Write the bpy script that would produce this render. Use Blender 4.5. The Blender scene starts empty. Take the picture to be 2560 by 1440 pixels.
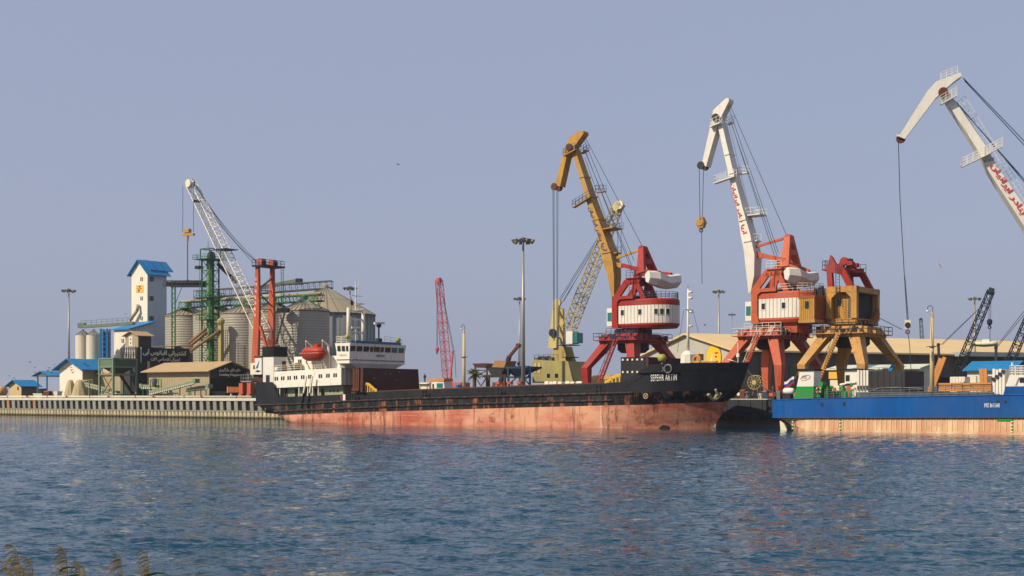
import bpy, bmesh, math, random
import numpy as np
from mathutils import Vector, Matrix
random.seed(7)
R = math.radians
sc = bpy.context.scene
COL = sc.collection

# ---------------------------------------------------------------- camera, sky, sun, exposure
F, H, HY = 3200.0, 4.5, 990.0            # focal length in photo pixels, eye height, horizon row
cam_d = bpy.data.cameras.new('camera'); cam = bpy.data.objects.new('camera', cam_d); COL.objects.link(cam)
cam.location = (0, 0, H); cam.rotation_euler = (R(90), 0, 0)
cam_d.sensor_width = 36; cam_d.lens = 36 * F / 2560; cam_d.shift_y = (HY - 720) / 2560
cam_d.clip_end = 12000; cam_d.clip_start = 0.1
sc.camera = cam

SUN_LEFT, SUN_EL = 60.0, 39.0            # degrees left of the line behind the camera, elevation
sx, sy = -math.sin(R(SUN_LEFT)), -math.cos(R(SUN_LEFT))
world = bpy.data.worlds.new('World'); sc.world = world; world.use_nodes = True
nt = world.node_tree; nt.nodes.clear()
sky = nt.nodes.new('ShaderNodeTexSky'); sky.sky_type = 'NISHITA'; sky.sun_disc = False
sky.sun_elevation = R(SUN_EL); sky.sun_rotation = math.atan2(sx, sy)
sky.air_density = 1.2; sky.dust_density = 3.0; sky.ozone_density = 2.0
mixn = nt.nodes.new('ShaderNodeMixRGB'); mixn.inputs[0].default_value = 0.80
mixn.inputs[2].default_value = (3.62, 4.02, 5.60, 1)
bg = nt.nodes.new('ShaderNodeBackground'); bg.inputs[1].default_value = 0.10
wo = nt.nodes.new('ShaderNodeOutputWorld')
nt.links.new(sky.outputs[0], mixn.inputs[1]); nt.links.new(mixn.outputs[0], bg.inputs[0]); nt.links.new(bg.outputs[0], wo.inputs[0])

sd = bpy.data.lights.new('sun', 'SUN'); sd.energy = 5.0; sd.angle = R(0.6); sd.color = (1.0, 0.86, 0.66)
sun = bpy.data.objects.new('sun', sd); COL.objects.link(sun)
to_sun = Vector((sx * math.cos(R(SUN_EL)), sy * math.cos(R(SUN_EL)), math.sin(R(SUN_EL))))
sun.rotation_euler = to_sun.to_track_quat('Z', 'Y').to_euler(); sun.location = to_sun * 300
sc.view_settings.view_transform = 'Standard'; sc.view_settings.look = 'None'
sc.view_settings.exposure = 0.04; sc.view_settings.gamma = 1.0; sc.view_settings.use_curve_mapping = False

# ---------------------------------------------------------------- frames: u along a quay, v away from the water, z up
class Frame:
    def __init__(s, ox, oy, deg):
        s.ox, s.oy, s.a = ox, oy, R(deg); s.c, s.s = math.cos(s.a), math.sin(s.a)
    def w(s, u, v):
        return s.ox + u * s.c + v * s.s, s.oy - u * s.s + v * s.c
    def u(s, px, v):                      # u of the point of plane v seen in photo column px
        k = (px - 1280) / F
        return (k * (s.oy + v * s.c) - s.ox - v * s.s) / (s.c + k * s.s)
    def v(s, px, u):                      # v of the point of plane u seen in photo column px
        k = (px - 1280) / F
        return (k * (s.oy - u * s.s) - s.ox - u * s.c) / (s.s - k * s.c)
    def z(s, u, v, py):
        return H - (py - HY) * s.w(u, v)[1] / F
    def p(s, px, py, v):
        u = s.u(px, v); return (u, v, s.z(u, v, py))
    def pu(s, px, py, u):
        v = s.v(px, u); return (u, v, s.z(u, v, py))
    def m(s, u, v):                       # metres per photo pixel there
        return s.w(u, v)[1] / F

Q = Frame(-50.1, 250.4, 36.5)             # the quay: v = 0 is its edge
SH = Frame(28.0, 175.6, 36.0)             # the black ship: v = 0 is its centre line, u = 0 its stem at the water
BS = Frame(45.4, 158.2, 36.5)             # the blue ship: v = 0 is the side towards the camera
W0 = Frame(0, 0, 0)                       # plain world
LAND = 4.0

# ---------------------------------------------------------------- meshes
def V3(p): return Vector(p)
class MB:
    def __init__(s): s.v = []; s.f = []
    def add(s, vs, fs):
        o = len(s.v); s.v += [tuple(p) for p in vs]; s.f += [tuple(i + o for i in f) for f in fs]; return s
    def box(s, a, b):
        (x0, y0, z0), (x1, y1, z1) = a, b
        return s.add([(x0,y0,z0),(x1,y0,z0),(x1,y1,z0),(x0,y1,z0),(x0,y0,z1),(x1,y0,z1),(x1,y1,z1),(x0,y1,z1)],
                     [(0,3,2,1),(4,5,6,7),(0,1,5,4),(1,2,6,5),(2,3,7,6),(3,0,4,7)])
    def cbox(s, c, d):
        return s.box((c[0]-d[0]/2, c[1]-d[1]/2, c[2]-d[2]/2), (c[0]+d[0]/2, c[1]+d[1]/2, c[2]+d[2]/2))
    def bar(s, p, q, w, h=None, up=(0, 1, 0), w2=None, h2=None):   # w across (the up vector), h the other way
        h = h or w; w2 = w if w2 is None else w2; h2 = h if h2 is None else h2
        p, q = V3(p), V3(q); d = (q - p).normalized(); a = Vector(up); a = a - d * a.dot(d)
        if a.length < 1e-3: a = Vector((1, 0, 0)) - d * d.x
        a.normalize(); b = d.cross(a)
        vs = [p + a*(i*w/2) + b*(j*h/2) for i, j in ((-1,-1),(1,-1),(1,1),(-1,1))] + [q + a*(i*w2/2) + b*(j*h2/2) for i, j in ((-1,-1),(1,-1),(1,1),(-1,1))]
        return s.add(vs, [(0,3,2,1),(4,5,6,7),(0,1,5,4),(1,2,6,5),(2,3,7,6),(3,0,4,7)])
    def tube(s, p, q, r, n=6, r2=None):
        r2 = r if r2 is None else r2
        p, q = V3(p), V3(q); d = (q - p).normalized(); a = d.orthogonal().normalized(); b = d.cross(a)
        vs = []
        for c, rr in ((p, r), (q, r2)):
            vs += [c + a*(rr*math.cos(2*math.pi*i/n)) + b*(rr*math.sin(2*math.pi*i/n)) for i in range(n)]
        return s.add(vs, [(i, (i+1) % n, n+(i+1) % n, n+i) for i in range(n)] + [tuple(range(n-1, -1, -1)), tuple(range(n, 2*n))])
    def path(s, pts, r, n=5):
        for a, b in zip(pts[:-1], pts[1:]): s.tube(a, b, r, n)
        return s
    def prism(s, poly, v0, v1):           # poly of (u, z), extruded along v
        n = len(poly)
        return s.add([(u, v0, z) for u, z in poly] + [(u, v1, z) for u, z in poly],
                     [tuple(range(n)), tuple(range(2*n-1, n-1, -1))] + [(i, n+i, n+(i+1) % n, (i+1) % n) for i in range(n)])
    def prismu(s, poly, u0, u1):          # poly of (v, z), extruded along u
        n = len(poly)
        return s.add([(u0, v, z) for v, z in poly] + [(u1, v, z) for v, z in poly],
                     [tuple(range(n)), tuple(range(2*n-1, n-1, -1))] + [(i, n+i, n+(i+1) % n, (i+1) % n) for i in range(n)])
    def plan(s, poly, z0, z1):            # poly of (u, v), extruded up
        n = len(poly)
        return s.add([(u, v, z0) for u, v in poly] + [(u, v, z1) for u, v in poly],
                     [tuple(range(n)), tuple(range(2*n-1, n-1, -1))] + [(i, n+i, n+(i+1) % n, (i+1) % n) for i in range(n)])
    def loft(s, secs, closed=True, cap=True):
        n = len(secs[0]); vs = [p for sec in secs for p in sec]; fs = []
        for k in range(len(secs) - 1):
            for i in range(n if closed else n - 1):
                j = (i + 1) % n; fs.append((k*n+i, k*n+j, (k+1)*n+j, (k+1)*n+i))
        if cap and closed:
            fs += [tuple(range(n-1, -1, -1)), tuple(range((len(secs)-1)*n, len(secs)*n))]
        return s.add(vs, fs)
    def lathe(s, c, prof, n=24, cap=True):  # prof of (r, z) above c
        return s.loft([[(c[0]+r*math.cos(2*math.pi*i/n), c[1]+r*math.sin(2*math.pi*i/n), c[2]+z) for i in range(n)] for r, z in prof], True, cap)
    def disc(s, c, axis, r, t, n=14):     # a wheel: short cylinder about axis
        a = V3(axis).normalized() * (t/2); c = V3(c); return s.tube(c - a, c + a, r, n)
    def ring(s, c, axis, r, rr, n=16, m=6):
        c = V3(c); d = V3(axis).normalized(); a = d.orthogonal().normalized(); b = d.cross(a); secs = []
        for i in range(n + 1):
            t = 2*math.pi*i/n; e = a*math.cos(t) + b*math.sin(t)
            secs.append([c + e*(r + rr*math.cos(2*math.pi*j/m)) + d*(rr*math.sin(2*math.pi*j/m)) for j in range(m)])
        return s.loft(secs, True, False)
    def ball(s, c, r, n=10, m=6, sq=(1, 1, 1)):
        secs = []
        for j in range(1, m):
            t = math.pi*j/m
            secs.append([(c[0]+sq[0]*r*math.sin(t)*math.cos(2*math.pi*i/n), c[1]+sq[1]*r*math.sin(t)*math.sin(2*math.pi*i/n), c[2]-sq[2]*r*math.cos(t)) for i in range(n)])
        return s.loft(secs)
    def rail(s, pts, h=1.05, step=1.5, r=0.035, rails=2):
        for a, b in zip(pts[:-1], pts[1:]):
            a, b = V3(a), V3(b); L = (b - a).length; k = max(1, round(L / step))
            for i in range(k + 1):
                p = a.lerp(b, i / k); s.tube(p, p + Vector((0, 0, h)), r, 4)
            for j in range(rails):
                z = Vector((0, 0, h * (1 - j / rails))); s.tube(a + z, b + z, r, 4)
        return s
    def ladder(s, p, q, w=0.5, step=0.45, side=(0, 1, 0), r=0.04):
        p, q, a = V3(p), V3(q), Vector(side).normalized() * (w/2); L = (q - p).length; k = int(L / step)
        s.tube(p - a, q - a, r, 4); s.tube(p + a, q + a, r, 4)
        for i in range(1, k): c = p.lerp(q, i / k); s.tube(c - a, c + a, r * 0.7, 4)
        return s

BASE = {}
def finish(me, smooth):
    bm = bmesh.new(); bm.from_mesh(me); bmesh.ops.recalc_face_normals(bm, faces=bm.faces); bm.to_mesh(me); bm.free()
    if smooth: me.polygons.foreach_set('use_smooth', [True] * len(me.polygons))
def build(mb, name, mat, parent=None, smooth=False, fr=None, base=None, kind=None):
    """one mesh object; under a parent its vertices are taken from the parent's base in the same frame"""
    b = BASE[parent.name] if parent else base
    if b is None: b = (0, 0, 0)
    me = bpy.data.meshes.new(name)
    me.from_pydata([(x - b[0], y - b[1], z - b[2]) for x, y, z in mb.v], [], mb.f)
    finish(me, smooth)
    if isinstance(mat, (list, tuple)):
        for m in mat: me.materials.append(m)
    else: me.materials.append(mat)
    o = bpy.data.objects.new(name, me); COL.objects.link(o)
    if parent: o.parent = parent
    else:
        x, y = fr.w(b[0], b[1]); o.location = (x, y, b[2]); o.rotation_euler = (0, 0, -fr.a)
    BASE[o.name] = b
    if kind: o['kind'] = kind
    return o
def tag(o, label, cat, group=None):
    o['label'] = label; o['category'] = cat
    if group: o['group'] = group
    return o
def thing(name, label, cat, fr, base, group=None):
    o = bpy.data.objects.new(name, None); COL.objects.link(o); o.empty_display_size = 0.5
    x, y = fr.w(base[0], base[1]); o.location = (x, y, base[2]); o.rotation_euler = (0, 0, -fr.a)
    BASE[o.name] = tuple(base); return tag(o, label, cat, group)
def structure(o): o['kind'] = 'structure'; return o
def dup(o, du, name=None):                # copy of one mesh part, moved by du in its parent's axes
    c = o.copy(); COL.objects.link(c); c.parent = o.parent; c.location = Vector(o.location) + Vector(du); BASE[c.name] = BASE.get(o.name); return c
def vlerp(a, b, t): return tuple(a[i] + (b[i] - a[i]) * t for i in range(3))
def lin(xs, ys): return lambda x: float(np.interp(x, xs, ys))

# ---------------------------------------------------------------- materials (all procedural)
def s2l(c): return tuple(((x/255)/12.92 if x/255 <= 0.04045 else (((x/255)+0.055)/1.055)**2.4) for x in c)
MATS = {}
def nodes(name):
    m = bpy.data.materials.new(name); m.use_nodes = True; n = m.node_tree; n.nodes.clear()
    o = n.nodes.new('ShaderNodeOutputMaterial'); b = n.nodes.new('ShaderNodeBsdfPrincipled'); n.links.new(b.outputs[0], o.inputs[0])
    return m, n, b
def noise(n, scale, mapscale=(1, 1, 1), detail=4, rough=0.6, loc=(0, 0, 0), coord='Object'):
    tc = n.nodes.new('ShaderNodeTexCoord'); mp = n.nodes.new('ShaderNodeMapping'); t = n.nodes.new('ShaderNodeTexNoise')
    mp.inputs['Scale'].default_value = mapscale; mp.inputs['Location'].default_value = loc
    t.inputs['Scale'].default_value = scale; t.inputs['Detail'].default_value = detail; t.inputs['Roughness'].default_value = rough
    n.links.new(tc.outputs[coord], mp.inputs[0]); n.links.new(mp.outputs[0], t.inputs['Vector']); return t
def ramp(n, src, a, b, lo=0.0, hi=1.0):
    r = n.nodes.new('ShaderNodeMapRange'); r.inputs[1].default_value = a; r.inputs[2].default_value = b
    r.inputs[3].default_value = lo; r.inputs[4].default_value = hi; r.clamp = True
    n.links.new(src, r.inputs[0]); return r.outputs[0]
def mix(n, fac, a, b, mode='MIX'):
    m = n.nodes.new('ShaderNodeMixRGB'); m.blend_type = mode
    for i, x in ((0, fac), (1, a), (2, b)):
        if isinstance(x, (int, float)): m.inputs[i].default_value = x
        elif isinstance(x, tuple): m.inputs[i].default_value = (*x[:3], 1)
        else: n.links.new(x, m.inputs[i])
    return m.outputs[0]
RUST = (0.17, 0.055, 0.022)
def paint(name, rgb, rough=0.5, dirt=0.35, rust=0.0, metal=0.0, scale=0.5, streak=0.10, rustcol=RUST, bump=0.0, dcol=None, spec=0.22):
    if name in MATS: return MATS[name]
    m, n, b = nodes(name); c = s2l(rgb)
    d = dcol or tuple(x * 0.5 + 0.012 for x in c)
    n1 = noise(n, scale, (1, 1, 0.6), 5, 0.65); n2 = noise(n, 2.2, (1, 1, streak), 4, 0.6, (3, 7, 1))
    col = mix(n, ramp(n, n1.outputs[0], 0.35, 0.75, 0, dirt), c, d)
    col = mix(n, ramp(n, n2.outputs[0], 0.5, 0.8, 0, dirt * 0.9), col, d)
    n5 = noise(n, scale * 0.45, (1, 1, 0.8), 4, 0.6, (21, 4, 9)); g_ = sum(c) / 3; col = mix(n, ramp(n, n5.outputs[0], 0.46, 0.68, 0, dirt * 0.7), col, tuple(x * 0.62 + g_ * 0.22 + 0.035 for x in c))   # sun-faded areas
    if rust > 0:
        n3 = noise(n, 1.3, (1, 1, 0.16), 6, 0.7, (11, 2, 5)); n4 = noise(n, 4.0, (1, 1, 0.5), 5, 0.7, (1, 12, 5))
        f = ramp(n, n3.outputs[0], 0.66 - 0.22*rust, 0.78 - 0.1*rust, 0, 0.85); f2 = ramp(n, n4.outputs[0], 0.62 - 0.1*rust, 0.72, 0, 0.8)
        col = mix(n, f, col, rustcol); col = mix(n, f2, col, tuple(x*0.7 for x in rustcol))
    n.links.new(col, b.inputs['Base Color'])
    b.inputs['Roughness'].default_value = rough; b.inputs['Metallic'].default_value = metal; b.inputs['Specular IOR Level'].default_value = spec
    if bump:
        bp = n.nodes.new('ShaderNodeBump'); bp.inputs['Strength'].default_value = bump; bp.inputs['Distance'].default_value = 0.03
        n.links.new(n1.outputs[0], bp.inputs['Height']); n.links.new(bp.outputs[0], b.inputs['Normal'])
    MATS[name] = m; return m
def corrugated(name, rgb, axis=0, period=0.35, rough=0.5, dirt=0.3, rust=0.0, depth=0.05, metal=0.0):
    if name in MATS: return MATS[name]
    m = paint(name, rgb, rough, dirt, rust, metal); n = m.node_tree; b = [x for x in n.nodes if x.type == 'BSDF_PRINCIPLED'][0]
    tc = n.nodes.new('ShaderNodeTexCoord'); sp = n.nodes.new('ShaderNodeSeparateXYZ'); n.links.new(tc.outputs['Object'], sp.inputs[0])
    a = n.nodes.new('ShaderNodeMath'); a.operation = 'MULTIPLY'; a.inputs[1].default_value = 2*math.pi/period; n.links.new(sp.outputs[axis], a.inputs[0])
    s_ = n.nodes.new('ShaderNodeMath'); s_.operation = 'SINE'; n.links.new(a.outputs[0], s_.inputs[0])
    bp = n.nodes.new('ShaderNodeBump'); bp.inputs['Strength'].default_value = 1.0; bp.inputs['Distance'].default_value = depth
    n.links.new(s_.outputs[0], bp.inputs['Height']); n.links.new(bp.outputs[0], b.inputs['Normal']); return m
def glass(name, rgb, rough=0.08):
    if name in MATS: return MATS[name]
    m, n, b = nodes(name); b.inputs['Base Color'].default_value = (*s2l(rgb), 1); b.inputs['Roughness'].default_value = rough
    b.inputs['Specular IOR Level'].default_value = 0.6; MATS[name] = m; return m

white = paint('white_paint', (218, 214, 202), 0.5, 0.3, 0.12, rustcol=(0.34, 0.24, 0.14))
white_rusty = paint('rust_streaked_white_paint', (228, 224, 210), 0.5, 0.22, 0.42, rustcol=(0.36, 0.20, 0.08))
cream = paint('cream_paint', (222, 214, 190), 0.5, 0.3, 0.05)
red = paint('red_crane_paint', (156, 34, 26), 0.55, 0.7, 0.36)
orange_red = paint('faded_orange_red_paint', (188, 86, 52), 0.55, 0.7, 0.42)
yellow = paint('yellow_crane_paint', (186, 142, 60), 0.55, 0.75, 0.32)
ochre = paint('ochre_crane_paint', (190, 140, 66), 0.6, 0.8, 0.5)
brownpaint = paint('weathered_shaded_brown_paint', (150, 84, 30), 0.6, 0.6, 0.5)  # weathered brown; also holds the shade on the jibless crane's yellow house
pale_yellow = paint('pale_yellow_paint', (196, 178, 112), 0.55, 0.5, 0.12)
olive = paint('olive_yellow_paint', (158, 148, 92), 0.6, 0.6, 0.2)
black = paint('black_paint', (18, 22, 26), 0.6, 0.3, 0.0, spec=0.15)
dark = paint('dark_grease_steel', (40, 40, 42), 0.6, 0.5, 0.2)
darkblue = paint('dark_blue_steel', (38, 66, 92), 0.6, 0.4, 0.1)
steel = paint('galvanised_steel', (152, 152, 146), 0.42, 0.4, 0.05, 0.35)
steel_d = paint('dull_grey_steel', (104, 108, 108), 0.55, 0.45, 0.1, 0.2)
green = paint('green_steel_paint', (44, 112, 62), 0.5, 0.45, 0.1)
green_pale = paint('pale_green_steel_paint', (118, 140, 112), 0.55, 0.4, 0.2)
green_ship = paint('bright_green_ship_paint', (18, 140, 52), 0.4, 0.2, 0.0)
bluepaint = paint('bright_blue_paint', (20, 116, 170), 0.45, 0.25, 0.0)
rope = paint('wire_rope', (52, 58, 66), 0.6, 0.2, 0.0)
rope_blue = paint('blue_grey_wire_rope', (70, 96, 120), 0.6, 0.2, 0.0)
orange = paint('orange_boat_plastic', (168, 56, 36), 0.45, 0.25, 0.0)
rust = paint('rusty_brown_steel', (96, 54, 38), 0.75, 0.5, 0.5)
rust_dark = paint('dark_brown_primer', (70, 38, 34), 0.7, 0.4, 0.12)
concrete = paint('quay_concrete', (150, 148, 138), 0.85, 0.4, 0.1, bump=0.3)
concrete_l = paint('pale_quay_edge_concrete', (206, 200, 182), 0.85, 0.3, 0.1)
concrete_d = paint('dirty_shaded_concrete', (92, 86, 78), 0.9, 0.75, 0.0, scale=0.25, streak=0.06)  # dirt, and the shade of the warehouse's long wall mixed into the colour
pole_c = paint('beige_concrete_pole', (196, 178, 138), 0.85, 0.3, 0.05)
rubber = paint('black_rubber', (24, 26, 34), 0.8, 0.3, 0.0)
timber = paint('sawn_timber', (196, 134, 72), 0.8, 0.5, 0.0)
tarp = paint('beige_tarpaulin', (176, 160, 122), 0.85, 0.4, 0.0)
roof_tan = corrugated('tan_sheet_roof', (186, 158, 116), 0, 0.5, 0.6, 0.35, 0.1, 0.03)
roof_ware = paint('dusty_cement_sheet_roof', (212, 186, 138), 0.8, 0.25, 0.0, scale=0.15)
roof_blue = corrugated('bright_blue_sheet_roof', (14, 124, 182), 0, 0.5, 0.5, 0.4, 0.0, 0.03)
roof_bluev = corrugated('bright_blue_sheet_roof_ribbed', (14, 124, 182), 1, 0.5, 0.5, 0.4, 0.0, 0.03)
clad_white = corrugated('white_profiled_cladding', (228, 222, 204), 0, 0.6, 0.5, 0.3, 0.05, 0.02)
clad_grey = corrugated('shaded_white_profiled_cladding', (182, 194, 200), 1, 0.6, 0.5, 0.2, 0.0, 0.06)  # side walls of the white clad buildings, their shade put into the colour
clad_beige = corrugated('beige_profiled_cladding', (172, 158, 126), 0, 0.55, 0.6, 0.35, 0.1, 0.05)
clad_dark = corrugated('dark_profiled_cladding', (58, 60, 62), 1, 0.55, 0.6, 0.4, 0.1, 0.05)  # on the beige sheds' side walls the shade is put into this colour
signblue = paint('dark_blue_sign_board', (22, 34, 54), 0.5, 0.25, 0.0)
lettering = paint('white_lettering', (240, 236, 224), 0.6, 0.2, 0.0)
lettering_red = paint('red_lettering', (196, 44, 40), 0.6, 0.2, 0.0)
lettering_blue = paint('dark_blue_lettering', (34, 40, 120), 0.6, 0.2, 0.0)
glass_d = glass('dark_window_glass', (26, 34, 40))
glass_t = glass('teal_window_glass', (24, 112, 108))
skin = paint('skin', (160, 110, 84), 0.6, 0.1, 0.0)
cloth = paint('dark_work_clothes', (34, 36, 40), 0.9, 0.3, 0.0)

def vary(m, amount=0.35, tide=False):       # each separate piece of a material gets its own tone; tide: weed and wet below the water mark
    n = m.node_tree; b = [x for x in n.nodes if x.type == 'BSDF_PRINCIPLED'][0]; src = b.inputs['Base Color'].links[0].from_socket
    oi = n.nodes.new('ShaderNodeObjectInfo'); c = mix(n, 1.0, src, ramp(n, oi.outputs['Random'], 0, 1, 1 - amount, 1.0), 'MULTIPLY')
    if tide:
        tc = n.nodes.new('ShaderNodeTexCoord'); sp = n.nodes.new('ShaderNodeSeparateXYZ'); n.links.new(tc.outputs['Object'], sp.inputs[0]); w = noise(n, 1.5, (1, 1, .4), 4, .6, (7, 7, 7))
        ad = n.nodes.new('ShaderNodeMath'); ad.operation = 'MULTIPLY_ADD'; ad.inputs[1].default_value = -0.7; n.links.new(w.outputs[0], ad.inputs[0]); n.links.new(sp.outputs[2], ad.inputs[2])
        c = mix(n, ramp(n, ad.outputs[0], -0.12, 0.12, 0.9, 0), c, (0.018, 0.020, 0.012))
    n.links.new(c, b.inputs['Base Color']); return m
# ---------------------------------------------------------------- lettering
FORMS = {'ک': (0xFB8E, 4), 'ش': (0xFEB5, 4), 'ت': (0xFE95, 4), 'ی': (0xFBFC, 4), 'ر': (0xFEAD, 2), 'ا': (0xFE8D, 2), 'ن': (0xFEE5, 4), 'ق': (0xFED5, 4),
         'و': (0xFEED, 2), 'س': (0xFEB1, 4), 'آ': (0xFE81, 2), 'ب': (0xFE8F, 4), 'م': (0xFEE1, 4), 'ل': (0xFEDD, 4), 'خ': (0xFEA5, 4), 'ص': (0xFEB9, 4),
         'غ': (0xFECD, 4), 'ه': (0xFEE9, 4), 'پ': (0xFB56, 4), 'گ': (0xFB92, 4), 'د': (0xFEA9, 2), '\u00a4': (0xFEFB, 2)}
def persian(t):
    t = t.replace('لا', '\u00a4'); out = []
    for i, c in enumerate(t):
        if c not in FORMS: out.append(c); continue
        b, k = FORMS[c]
        pre = i > 0 and t[i-1] in FORMS and FORMS[t[i-1]][1] == 4
        nxt = k == 4 and i + 1 < len(t) and t[i+1] in FORMS
        out.append(chr(b + (3 if pre and nxt else 2 if nxt else 1 if pre else 0)))
    return ''.join(reversed(out))
def text(name, body, mat, parent, o, xd, yd, width, height, bold=0.0, thick=0.03, space=1.0):
    """lettering as a thin raised mesh: lower left corner o, running along xd, upright along yd"""
    cu = bpy.data.curves.new(name, 'FONT'); cu.body = body; cu.offset = bold; cu.space_character = space; cu.resolution_u = 3
    t = bpy.data.objects.new(name, cu); COL.objects.link(t); dg = bpy.context.evaluated_depsgraph_get(); dg.update()
    me = bpy.data.meshes.new_from_object(t.evaluated_get(dg)); bpy.data.objects.remove(t); bpy.data.curves.remove(cu)
    co = [v.co.copy() for v in me.vertices]
    if not co: return None
    x0, x1 = min(c.x for c in co), max(c.x for c in co); y0, y1 = min(c.y for c in co), max(c.y for c in co)
    xd, yd = V3(xd).normalized(), V3(yd).normalized(); zd = xd.cross(yd); mb = MB()
    pts = [V3(o) + xd * ((c.x - x0) / (x1 - x0) * width) + yd * ((c.y - y0) / (y1 - y0) * height) + zd * thick for c in co]
    mb.add(pts, [tuple(p.vertices) for p in me.polygons]); bpy.data.meshes.remove(me)
    return build(mb, name, mat, parent)
# ---------------------------------------------------------------- the setting: water, land, quay
def water_material():
    """slopes come straight from noise colours, so the chop keeps its steepness at any distance; calmer in the lee of quay and ships"""
    m, n, b = nodes('harbour_water'); L = n.links.new
    b.inputs['Roughness'].default_value = 0.06; b.inputs['IOR'].default_value = 1.33
    w = noise(n, 0.02, (0.5, 1, 1), 3, 0.5); L(mix(n, ramp(n, w.outputs[0], 0.35, 0.65), (0.001, 0.032, 0.060), (0.002, 0.044, 0.078)), b.inputs['Base Color'])
    def vm(op, x, y=None, sc_=None):
        v = n.nodes.new('ShaderNodeVectorMath'); v.operation = op; L(x, v.inputs[0])
        if isinstance(y, tuple): v.inputs[1].default_value = y
        elif y is not None: L(y, v.inputs[1])
        if sc_ is not None:
            if isinstance(sc_, float): v.inputs['Scale'].default_value = sc_
            else: L(sc_, v.inputs['Scale'])
        return v.outputs['Value'] if op == 'DOT_PRODUCT' else v.outputs[0]
    tot = None
    for sc, st, k, loc in ((0.8, 0.45, 0.45, (3, 1, 0)), (2.8, 0.42, 1.1, (8, 5, 0)), (8.0, 0.45, 1.9, (1, 9, 0))):
        t = noise(n, sc, (st, 1, 1), 3, 0.55, loc); v = vm('SCALE', vm('SUBTRACT', t.outputs['Color'], (0.5, 0.5, 0.5)), None, k); tot = v if tot is None else vm('ADD', tot, v)
    tot = vm('MULTIPLY', tot, (0.55, 1.0, 0.0))
    tc = n.nodes.new('ShaderNodeTexCoord'); off = vm('DOT_PRODUCT', vm('SUBTRACT', tc.outputs['Object'], (-50.1, 250.4, 0)), (0.5948, 0.8039, 0.0))
    p = noise(n, 0.020, (0.35, 1, 1), 3, 0.55, (2, 4, 0)); q = noise(n, 0.05, (0.5, 1, 1), 3, 0.5, (6, 4, 0))
    wob = n.nodes.new('ShaderNodeMath'); wob.operation = 'MULTIPLY_ADD'; wob.inputs[1].default_value = 26.0; L(q.outputs[0], wob.inputs[0]); L(off, wob.inputs[2])
    lee = ramp(n, wob.outputs[0], -34, -9, 1.0, 0.16); gust = ramp(n, p.outputs[0], 0.36, 0.62, 0.62, 1.0)
    mu = n.nodes.new('ShaderNodeMath'); mu.operation = 'MULTIPLY'; L(lee, mu.inputs[0]); L(gust, mu.inputs[1])
    g = n.nodes.new('ShaderNodeNewGeometry'); nn = vm('NORMALIZE', vm('ADD', g.outputs['Normal'], vm('SCALE', tot, None, mu.outputs[0])))
    L(nn, b.inputs['Normal']); return m
def make_water():
    xs = np.concatenate([[-4000, -1500, -600, -250], np.arange(-112, 112.1, 0.32), [250, 600, 1500, 4000]])
    ys = [-300, -60, 0, 14, 22]; y = 26.0
    while y < 250: ys.append(y); y += max(0.11, 0.0042 * y)
    ys = np.array(ys + [260, 300, 400, 800, 2000, 6000]); X, Y = np.meshgrid(xs, ys); Z = np.zeros_like(X)
    rng = np.random.default_rng(3); dy = np.gradient(ys)[:, None]
    for i in range(46):
        lam = 0.85 * (2.6 / 0.85) ** rng.random(); th = rng.normal(math.pi * 0.5 + 0.15, 0.5); k = 2 * math.pi / lam
        amp = 0.0060 * lam ** 0.5 * rng.uniform(0.6, 1.3); fade = np.clip((lam / np.maximum(dy, 0.3) - 2.2) / 2.5, 0, 1)
        Z += amp * fade * np.sin(k * (X * math.cos(th) + Y * math.sin(th)) + rng.random() * 6.28 + 0.6 * np.sin(X * 0.11 + i) + 0.5 * np.sin(Y * 0.09 + 2 * i))
    Z *= np.clip((112 - np.abs(X)) / 6, 0, 1) * np.clip((Y - 22) / 4, 0, 1) * np.clip((250 - Y) / 40, 0, 1)
    nr, nc = X.shape; me = bpy.data.meshes.new('water'); nv = nr * nc; nf = (nr - 1) * (nc - 1)
    me.vertices.add(nv); me.vertices.foreach_set('co', np.stack([X, Y, Z], -1).astype(np.float32).ravel())
    i = (np.arange(nr - 1)[:, None] * nc + np.arange(nc - 1)[None, :]).ravel()
    loops = np.stack([i, i + 1, i + nc + 1, i + nc], 1).astype(np.int32).ravel()
    me.loops.add(nf * 4); me.loops.foreach_set('vertex_index', loops); me.polygons.add(nf)
    me.polygons.foreach_set('loop_start', np.arange(0, nf * 4, 4, dtype=np.int32)); me.polygons.foreach_set('loop_total', np.full(nf, 4, np.int32))
    me.polygons.foreach_set('use_smooth', np.ones(nf, bool)); me.update(); me.validate()
    me.materials.append(water_material()); o = bpy.data.objects.new('water', me); COL.objects.link(o); structure(o)
make_water()

apron_m = paint('dusty_quay_paving', (96, 90, 80), 0.9, 0.4, 0.0, scale=0.1)
mb = MB(); mb.box((-900, 1.2, -2.0), (1500, 4000, LAND)); structure(build(mb, 'quay_apron', apron_m, None, fr=Q))
bank_m = paint('muddy_bank', (96, 84, 58), 0.95, 0.5, 0.0, scale=0.8)
mb = MB(); secs = []
for y, z in ((-60, 2.9), (-2, 2.8), (4, 2.3), (9, 0.9), (14, 0.15), (19, -0.6)):
    secs.append([(x, y, z + 0.12 * math.sin(x * 0.7 + y) + 0.08 * math.sin(x * 1.9)) for x in np.linspace(-40, 40, 41)])
mb.loft(secs, False, False); structure(build(mb, 'near_bank', bank_m, None, True, fr=W0))

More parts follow.
